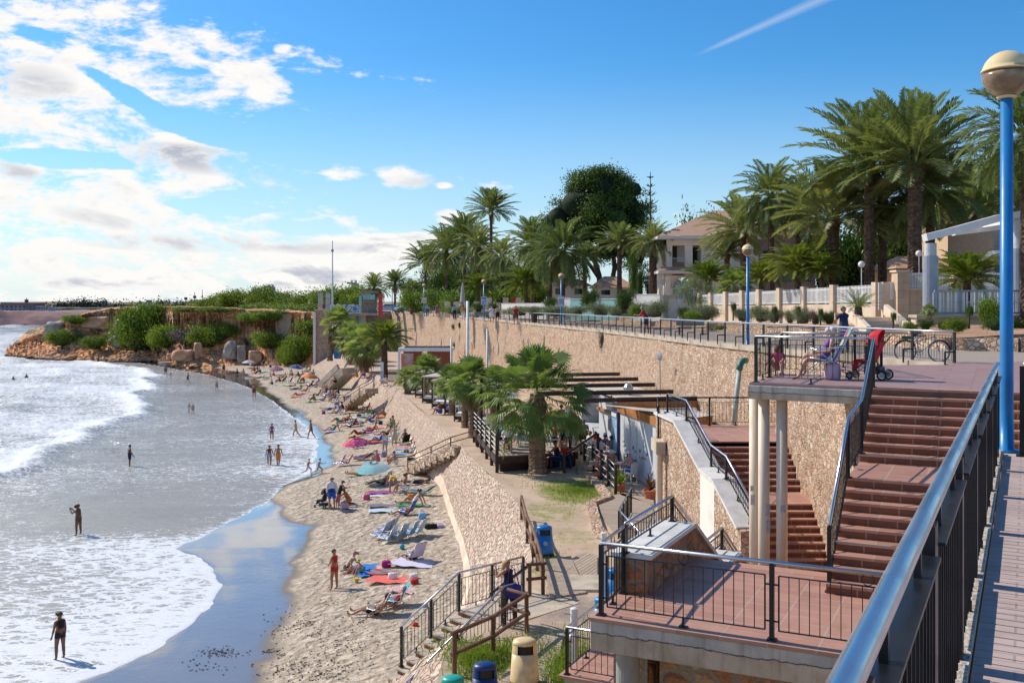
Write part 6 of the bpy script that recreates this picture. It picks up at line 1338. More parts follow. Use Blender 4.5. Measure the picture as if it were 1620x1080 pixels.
def body(pose,female=False):
 k=(pose,female)
 if k in _body:return _body[k]
 ln,hd,lL,lR,aL,aR=POSES[pose]
 V=[]; E=[]; RD=[]; bones=[]
 def v(p,r):V.append(tuple(p)); RD.append(r if hasattr(r,'__len__')else(r,r)); return len(V)-1
 td=dv(180-ln); hdv=dv(180-hd); fw=td.cross(Vector((-1,0,0))).normalized()
 sh=.155 if female else .178; hp_=.098 if female else .088
 pel=Vector((0,0,0)); wa=pel+td*.16; ch=pel+td*.36; nb=pel+td*.49; nt=nb+(td*.4+hdv*.6)*.07; jw=nt+hdv*.045+fw*.012; hc=nt+hdv*.12; ht=nt+hdv*.205
 ip=v(pel,.115); iw=v(wa,.105 if female else .118); ic=v(ch,.128 if female else .14); inb=v(nb,.065); int_=v(nt,.052); ij=v(jw,.068); ih=v(hc,.093); it=v(ht,.058)
 E+=[(ip,iw),(iw,ic),(ic,inb),(inb,int_),(int_,ij),(ij,ih),(ih,it)]
 hf=hdv.cross(Vector((-1,0,0))).normalized()
 i_n=v(hc+hf*.102-hdv*.03,.013); E.append((ih,i_n))
 for s in(-1,1):ie=v(hc+Vector((s*.092,0,0))-hf*.01-hdv*.02,.016); E.append((ih,ie))
 bones+=[('pelvis',pel-td*.08,wa),('torso',wa,nb),('neck',nb,nt),('head',jw,ht)]
 for s,(th,shn,ab),(ua,uab,fa,fab)in((-1,lL,aL),(1,lR,aR)):
  hip=pel+Vector((s*hp_,0,0))-td*.05; kn=hip+dv(th,ab,s)*.43; an=kn+dv(shn,ab*.4,s)*.41
  i1=v(hip,.092); i2=v((hip+kn)/2,.078); i3=v(kn,.056); i4=v(kn.lerp(an,.32),.056); i5=v(an,.036)
  sd=dv(shn,0,s); ft=Vector((0,-sd.z,sd.y))if pose not in('prone','kneel')else sd
  if ft.y<0 and pose not in('prone','kneel'):ft=-ft
  if abs(shn)<50:ft=Vector((0,1,-.12)).normalized()
  i6=v(an+sd*.045+ft*.05,.036); i7=v(an+sd*.06+ft*.15,.026)
  E+=[(ip,i1),(i1,i2),(i2,i3),(i3,i4),(i4,i5),(i5,i6),(i6,i7)]; bones+=[('thigh',hip,kn),('shin',kn,an),('foot',an,an+sd*.05+ft*.17)]
  so=nb-td*.055+Vector((s*sh,0,0)); el=so+dv(ua,uab,s)*.28; wr=el+dv(fa,fab,s)*.245; hdn=dv(fa,fab,s)
  j0=v(nb-td*.035+Vector((s*sh*.5,0,0)),.06); j1=v(so,.056); j2=v((so+el)/2,.044); j3=v(el,.036); j4=v(el.lerp(wr,.35),.037); j5=v(wr,.024)
  E+=[(ic,j0),(j0,j1),(j1,j2),(j2,j3),(j3,j4),(j4,j5)]; bones+=[('upperarm',so,el),('forearm',el,wr),('hand',wr,wr+hdn*.17)]
  side=hdn.cross(Vector((s,0,0))); side=side.normalized()if side.length>.1 else Vector((0,1,0)); pn=side.cross(hdn).normalized()
  pm=v(wr+hdn*.065,(.030,.022)); E.append((j5,pm))
  for f_,(o_,l_)in enumerate(((-.030,.062),(-.010,.075),(.010,.072),(.029,.055))):
   a0=v(wr+hdn*.098+side*o_,.0095); a1=v(wr+hdn*(.098+l_*.6)+side*o_*1.15+pn*.010,.0085); a2=v(wr+hdn*(.098+l_)+side*o_*1.2+pn*.026,.0065); E+=[(pm,a0),(a0,a1),(a1,a2)]
  t0=v(wr+hdn*.05+side*-.038+pn*.008,.011); t1=v(wr+hdn*.088+side*-.060+pn*.02,.009); E+=[(pm,t0),(t0,t1)]
 me=bpy.data.meshes.new('skel'); me.from_pydata(V,E,[]); ob=bpy.data.objects.new('skel',me); COL.objects.link(ob)
 ob.modifiers.new('s','SKIN');
 if not me.skin_vertices:me.attributes
 sv=me.skin_vertices[0].data if me.skin_vertices else None
 if sv is None:
  bpy.context.view_layer.objects.active=ob; bpy.ops.mesh.customdata_skin_add(); sv=me.skin_vertices[0].data
 for i,r in enumerate(RD):sv[i].radius=(r[0]*1.1,r[1]*1.1)if r[0]>.012 else r; sv[i].use_root=(i==0)
 sb=ob.modifiers.new('u','SUBSURF'); sb.levels=1; sb.render_levels=1; ob.modifiers['s'].use_smooth_shade=True
 dg=bpy.context.evaluated_depsgraph_get(); ev=ob.evaluated_get(dg); m2=bpy.data.meshes.new_from_object(ev)
 bpy.data.objects.remove(ob); m2.name='body_'+pose
 zmin=min(q.co.z for q in m2.vertices)
 for q in m2.vertices:q.co.z-=zmin
 off=Vector((0,0,-zmin)); bones=[(n,a+off,b+off)for n,a,b in bones]
 m2.materials.clear(); m2.update(); m2.polygons.foreach_set('use_smooth',[True]*len(m2.polygons))
 co=np.array([q.co for q in m2.vertices]); best=np.full(len(co),1e9); bi=np.zeros(len(co),int); bt=np.zeros(len(co)); rad={'pelvis':.11,'torso':.125,'neck':.05,'head':.09,'thigh':.08,'shin':.045,'foot':.03,'upperarm':.045,'forearm':.03,'hand':.03}
 for i,(n,a,b)in enumerate(bones):
  a_=np.array(a); d=np.array(b)-a_; t=np.clip(((co-a_)@d)/(d@d),0,1); ds=np.linalg.norm(co-(a_+t[:,None]*d),axis=1)-rad[n]
  m=ds<best; best[m]=ds[m]; bi[m]=i; bt[m]=t[m]
 info=dict(me=m2,bones=bones,bi=bi,bt=bt,hc=hc+off,hd=hdv,hf=hf,co=co,nrm=np.array([q.normal for q in m2.vertices]),nb=nb+off,td=td,fw=fw,ch=ch+off,pel=pel+off)
 _body[k]=info; return info
CL={'trunks':{'pelvis':(0,.75),'thigh':(0,.55)},'shorts':{'pelvis':(0,.9),'thigh':(0,.72)},'brief':{'pelvis':(0,.45),'thigh':(0,.13)},'trousers':{'pelvis':(0,.95),'thigh':(0,1),'shin':(0,.97)},'top':{'torso':(.42,.78)},'swimsuit':{'pelvis':(0,1),'torso':(0,.82),'thigh':(0,.10)},'shirt':{'pelvis':(.35,1),'torso':(0,.97),'upperarm':(0,.6)},'longshirt':{'pelvis':(.1,1),'torso':(0,.98),'upperarm':(0,1),'forearm':(0,.95)},'vest':{'pelvis':(.35,1),'torso':(0,.9)},'dress':{'pelvis':(0,1),'torso':(0,.9),'thigh':(0,.6)}}
NMC={'trunks':'swim_trunks','shorts':'shorts','brief':'swim_briefs','trousers':'trousers','top':'bikini_top','swimsuit':'swimsuit','shirt':'t_shirt','longshirt':'shirt','vest':'vest','dress':'dress'}
_cl={}
def cl_mesh(pose,fem,kind,hair=0):
 k=(pose,fem,kind,hair)
 if k in _cl:return _cl[k]
 b=body(pose,fem); me=b['me']
 if kind=='hair':
  rel=b['co']-np.array(b['hc']); up=rel@np.array(b['hd']); fr_=rel@np.array(b['hf'])
  names=np.array([n for n,_,_ in b['bones']])[b['bi']]
  sel=((names=='head'))&((up>.045)|((fr_<.02)&(up>-.06))|((fr_<-.03)&(up>-.09)))&~((fr_>.055)&(up<.06)); off=.016
 else:
  sp=CL[kind]; names=[n for n,_,_ in b['bones']]; sel=np.zeros(len(b['co']),bool)
  for i,n in enumerate(names):
   if n in sp:sel|=(b['bi']==i)&(b['bt']>=sp[n][0])&(b['bt']<=sp[n][1])
  off={'brief':.006,'top':.007,'swimsuit':.007,'trunks':.02,'shorts':.022,'dress':.022,'longshirt':.022}.get(kind,.014)
 fs=[tuple(p.vertices)for p in me.polygons if sum(sel[v_]for v_ in p.vertices)*2>=len(p.vertices)]
 used=sorted({v_ for f in fs for v_ in f}); mp_={v_:i for i,v_ in enumerate(used)}
 vs=[b['co'][v_]+b['nrm'][v_]*off for v_ in used]; m=bpy.data.meshes.new(kind); fs=[tuple(mp_[v_]for v_ in f)for f in fs]
 if kind=='hair' and hair:
  mb=MB(); mb.v=[tuple(v_)for v_ in vs]; mb.f=fs; hc,hf,hd=b['hc'],b['hf'],b['hd']; L_={1:.18,2:.42,3:.09}[hair]
  dn=Vector((0,0,-1))if abs(hd.z)>.35 else-hd
  st=hc-hf*.065+hd*.02; pts_=[st,st+dn*L_*.35-hf*.03,st+dn*L_*.7-hf*.04,st+dn*L_-hf*.03]; mb.tube(pts_,[.085,.09,.08,.03],8); vs=mb.v; fs=mb.f
 m.from_pydata([tuple(v_)for v_ in vs],[],fs); m.update(); m.polygons.foreach_set('use_smooth',[True]*len(fs)); _cl[k]=m; return m
def skin_m(n):return{'d':M('deep_tan_skin',(.20,.085,.045),(.16,.065,.035),7,.5),'t':M('tanned_skin',(.40,.19,.105),(.34,.155,.085),7,.5),'m':M('medium_skin',(.52,.29,.19),(.46,.24,.155),7,.5),'p':M('pale_skin',(.62,.40,.30),(.56,.34,.25),7,.5)}[n]
HAIRC={'k':(.015,.010,.008),'b':(.09,.045,.022),'y':(.48,.32,.15),'g':(.42,.40,.38),'r':(.28,.075,.025),'w':(.68,.66,.62)}
C_=dict(navy=(.015,.025,.09),blue=(.02,.11,.50),sky=(.20,.45,.75),teal=(.02,.32,.34),green=(.03,.30,.10),lime=(.35,.50,.04),yel=(.70,.55,.06),oran=(.75,.22,.03),red=(.55,.02,.02),pink=(.70,.10,.22),mag=(.45,.02,.20),purp=(.18,.08,.35),white=(.78,.78,.78),grey=(.30,.30,.32),black=(.012,.012,.014),brown=(.15,.07,.03),beige=(.55,.45,.33),jean=(.07,.12,.25),lil=(.42,.36,.62))
def hat_parts(o,b,kind,col):
 h=b['hc']+b['hd']*.045; Rm=b['hd'].to_track_quat('Z','Y').to_matrix().to_4x4(); mt=cloth(C_[col])
 mb=MB(); mb.lathe([(.108,0),(.104,.05),(.07,.10),(.01,.115)],14)
 if kind=='cap':mb.add([(-.07,0,.005),(.07,0,.005),(.055,0,.005),(-.055,0,.005)],[]); mb.box((0,.13,.012),(.13,.12,.012))
 else:mb.lathe([(.20,-.006),(.20,.004),(.10,.01)],16)
 x=mb.build('hat' if kind!='cap' else 'cap',mt,o,smooth=False); loc=Matrix.Translation(h); hf=b['hf'];
 z=b['hd'].normalized(); y=hf; xx=y.cross(z); x.matrix_local=loc@Matrix((xx,y,z)).transposed().to_4x4()
def person(label,loc,heading,pose,skin='t',wear=(),hair='b',hl=0,s=1.0,fem=False,hat=None,group=None,eyes=False):
 b=body(pose,fem); o=thing('person',label,'person',loc,R(heading),group,s); w_=rnd.uniform(1.0,1.2); o.scale=(s*w_,s*w_,s)
 bo=mesh_obj('body',b['me'],None,o)if b['me'].materials else mesh_obj('body',b['me'],skin_m(skin),o)
 bo.material_slots[0].link='OBJECT'; bo.material_slots[0].material=skin_m(skin)
 for(k,c)in wear:
  me=cl_mesh(pose,fem,k);
  if not me.materials:me.materials.append(cloth((.5,.5,.5)))
  c_=mesh_obj(NMC[k],me,None,o); c_.material_slots[0].link='OBJECT'; c_.material_slots[0].material=cloth(C_[c])if isinstance(c,str)else c
 if hair:
  me=cl_mesh(pose,fem,'hair',hl)
  if not me.materials:me.materials.append(cloth((.1,.05,.03)))
  h_=mesh_obj('hair',me,None,o); h_.material_slots[0].link='OBJECT'; h_.material_slots[0].material=M('hair_'+hair,HAIRC[hair],tuple(x*.6 for x in HAIRC[hair]),30,.6)
 if hat:hat_parts(o,b,hat[0],hat[1])
 if eyes:
  mb=MB(); hc,hf,hd=b['hc'],b['hf'],b['hd']
  for s_ in(-1,1):mb.box(hc+hf*.088+Vector((s_*.033,0,0))+hd*.005,(.022,.012,.010))
  mb.build('eyes',BLACK,o); MB().box(hc+hf*.088-hd*.065,(.045,.012,.010)).build('mouth',M('lip',(.35,.08,.06)),o)
 return o
def S(px,py,z=None):
 if z is not None:return P(px,py,z)
 z=.5
 for _ in range(8):p=P(px,py,z); z=max(float(sand_z(np.array(p.x),np.array(p.y))),-.25);
 return P(px,py,z)
 # ---------------- beach furniture ----------------
FR=M('chair_aluminium',(.50,.52,.55),None,3,.35,.7)
def stripe(c1,c2,sc=9.0,ax='X'):
 k='stripe_%s_%s'%(str(c1),str(c2))
 if k in _mc:return _mc[k]
 m,g=newmat(k); v=g.n('ShaderNodeTexCoord').outputs['Object']; w=g.n('ShaderNodeTexWave',{'Vector':v,'Scale':sc,'Distortion':0.0},wave_type='BANDS',bands_direction=ax).outputs['Fac']
 _mc[k]=fin(m,g,g.mix(g.step(w,.45,.55),C_[c1],C_[c2]),.85); return _mc[k]
def _sling(mb,pts,w,th=.02,sag=.03):
 for(a,b)in zip(pts[:-1],pts[1:]):mb.beam((0,a[0],a[1]),(0,b[0],b[1]),w,th)
_ch={}
def beach_chair(loc,heading,fabric,label,low=True,group='folding beach chairs'):
 key='c'
 if key not in _ch:
  f=MB()
  for s in(-1,1):
   x=s*.29
   f.tube([(x,.30,.30),(x,-.20,.22),(x,-.56,.88)],.014,6); f.tube([(x,.34,0),(x,-.20,.42)],.012,6); f.tube([(x,-.42,0),(x,.12,.42)],.012,6); f.tube([(x,-.34,.50),(x,.26,.46)],.012,6)
  for y,z in((.34,.01),(-.42,.01),(.30,.30),(-.56,.88)):f.tube([(-.29,y,z),(.29,y,z)],.012,6)
  _ch['f']=f.mesh('frame',True); _ch['f'].materials.append(FR)
  a=MB(); _sling(a,[(.30,.29),(.04,.235),(-.22,.21)],.54); _ch['s']=a.mesh('seat'); _ch['s'].materials.append(cloth(C_['blue']))
  a=MB(); _sling(a,[(-.20,.215),(-.36,.50),(-.56,.87)],.54); _ch['b']=a.mesh('back'); _ch['b'].materials.append(cloth(C_['blue']))
  a=MB(); a.box((0,0,0),(.045,.44,.02)); _ch['a']=a.mesh('arm'); _ch['a'].materials.append(WHITE); _ch[key]=1
 o=thing('beach_chair',label,'beach chair',loc,R(heading),group)
 mesh_obj('frame',_ch['f'],None,o)
 for n,k in(('seat','s'),('backrest','b')):q=mesh_obj(n,_ch[k],None,o); q.material_slots[0].link='OBJECT'; q.material_slots[0].material=fabric
 for s in(-1,1):q=mesh_obj('armrest',_ch['a'],None,o); q.location=(s*.29,-.03,.49); q.rotation_euler=(R(-4),0,0)
 return o
def lounger(loc,heading,fabric,label):
 o=thing('beach_lounger',label,'sun lounger',loc,R(heading),'low folding loungers'); f=MB()
 for s in(-1,1):f.tube([(s*.28,.95,.22),(s*.28,-.25,.22),(s*.28,-.85,.62)],.014,6)
 for y in(.85,.1,-.35):
  for s in(-1,1):f.tube([(s*.28,y,.22),(s*.28,y-.06,0)],.012,6)
 f.build('frame',FR,o); a=MB(); _sling(a,[(.95,.225),(-.25,.225)],.54); a.build('seat',fabric,o); a=MB(); _sling(a,[(-.25,.23),(-.85,.63)],.54); a.build('backrest',fabric,o); return o
def towel(loc,heading,w,l,mt,label,seed=0,name='towel',cat='towel',tilt=None):
 rs=random.Random(seed or int(loc[0]*100)); V=[]; F=[]; nx,ny=9,15
 for j in range(ny):
  for i in range(nx):
   x=(i/(nx-1)-.5)*w; y=(j/(ny-1)-.5)*l; V.append((x+.03*math.sin(y*5+seed),y+.03*math.sin(x*6+seed),.03+.022*math.sin(x*13+y*7+seed)+.018*rs.random()))
 F=[(j*nx+i,j*nx+i+1,(j+1)*nx+i+1,(j+1)*nx+i)for j in range(ny-1)for i in range(nx-1)]
 me=to_mesh('towel',[Vector(v_)for v_ in V],F,mt); o=mesh_obj(name,me); o.location=loc; o.rotation_euler=(0,0,R(heading)); me.polygons.foreach_set('use_smooth',[True]*len(F)); tag(o,label,cat,'towels on the sand' if cat=='towel' else None); return o
def parasol(loc,Rr,H,mt,label,tilt=(0,0),n=8):
 o=thing('beach_parasol',label,'parasol',loc,0,'beach parasols'); V=[(0,0,0)]; F=[]; k=5; m=n*4
 for r in range(1,k+1):
  for j in range(m):
   a=2*math.pi*j/m; f=r/k; c=abs(math.sin(a*n/2)); rr=Rr*f*(1-.05*f*c); V.append((rr*math.cos(a),rr*math.sin(a),-.42*Rr*f**1.7-.02*c*f))
 for j in range(m):F.append((0,1+j,1+(j+1)%m))
 for r in range(k-1):
  for j in range(m):a=1+r*m; F.append((a+j,a+(j+1)%m,a+m+(j+1)%m,a+m+j))
 me=bpy.data.meshes.new('canopy'); me.from_pydata(V,[],F); me.polygons.foreach_set('use_smooth',[True]*len(F)); c=mesh_obj('canopy',me,mt,o); c.location=(0,0,H); c.rotation_euler=(R(tilt[0]),R(tilt[1]),0)
 MB().tube([(0,0,0),(0,0,H+.06)],.016,6).build('pole',WHITE,o); mb=MB()
 for j in range(n):a=2*math.pi*j/n; mb.tube([(0,0,-.02),(.5*Rr*math.cos(a),.5*Rr*math.sin(a),-.15*Rr),(.95*Rr*math.cos(a),.95*Rr*math.sin(a),-.41*Rr)],.006,4,False)
 r_=mb.build('ribs',FR,o); r_.location=(0,0,H); r_.rotation_euler=c.rotation_euler; return o
def gore(name,cols,n=8):
 if name in _mc:return _mc[name]
 m,g=newmat(name); v=g.n('ShaderNodeTexCoord').outputs['Object']; s_=g.n('ShaderNodeSeparateXYZ',{0:v}).outputs
 a=g.m('DIVIDE',g.m('ADD',g.m('ARCTAN2',s_[1],s_[0]),math.pi),2*math.pi); col=g.ramp(a,[(i/len(cols),c)for i,c in enumerate(cols)],'CONSTANT')
 nz=g.step(g.noise(v,7,3),.5,.56); col=g.mix(g.m('MULTIPLY',nz,.35),col,(.75,.65,.70))
 b=g.n('ShaderNodeBsdfPrincipled',{'Base Color':col,'Roughness':.8}); t=g.n('ShaderNodeBsdfTranslucent',{'Color':col}); mx=g.n('ShaderNodeMixShader',{0:.35,1:b.outputs[0],2:t.outputs[0]}); g.t.links.new(mx.outputs[0],g.n('ShaderNodeOutputMaterial').inputs[0]); _mc[name]=m; return m
PK=(.75,.05,.16); MG=(.50,.02,.22)
parasol(S(563,722),1.12,1.45,gore('pink_gores',[(.80,.10,.15),(.62,.03,.18),MG,(.40,.02,.2),PK,(.85,.22,.22),PK,(.7,.04,.2)]),'pink and magenta parasol with a person behind it',(6,-4))
parasol(S(590,765),1.12,1.38,gore('aqua_gores',[(.10,.50,.60),(.30,.65,.68),(.45,.75,.78),(.62,.84,.86),(.60,.82,.85),(.15,.50,.58),(.05,.42,.50),(.10,.48,.55)]),'aqua parasol with a floral pattern, nearest parasol',(8,-6))
parasol(S(491,608),1.25,1.6,cloth((.85,.28,.10)),'orange parasol near the far beach stairs',(6,8)); parasol(S(437,593),1.25,1.4,gore('violet_gores',[(.35,.10,.25),(.45,.22,.35),(.40,.15,.30),(.50,.25,.40)]),'dusty purple parasol among the far sunbathers',(10,0))
parasol(S(470,592),1.2,1.6,gore('navy_gores',[(.03,.06,.25),(.03,.06,.25),(.35,.45,.65),(.60,.65,.72),(.05,.1,.35)]),'blue and white parasol among the far sunbathers',(6,10)); parasol(S(394,582),1.3,1.5,cloth((.52,.54,.60)),'pale grey parasol at the far left of the sunbathers')
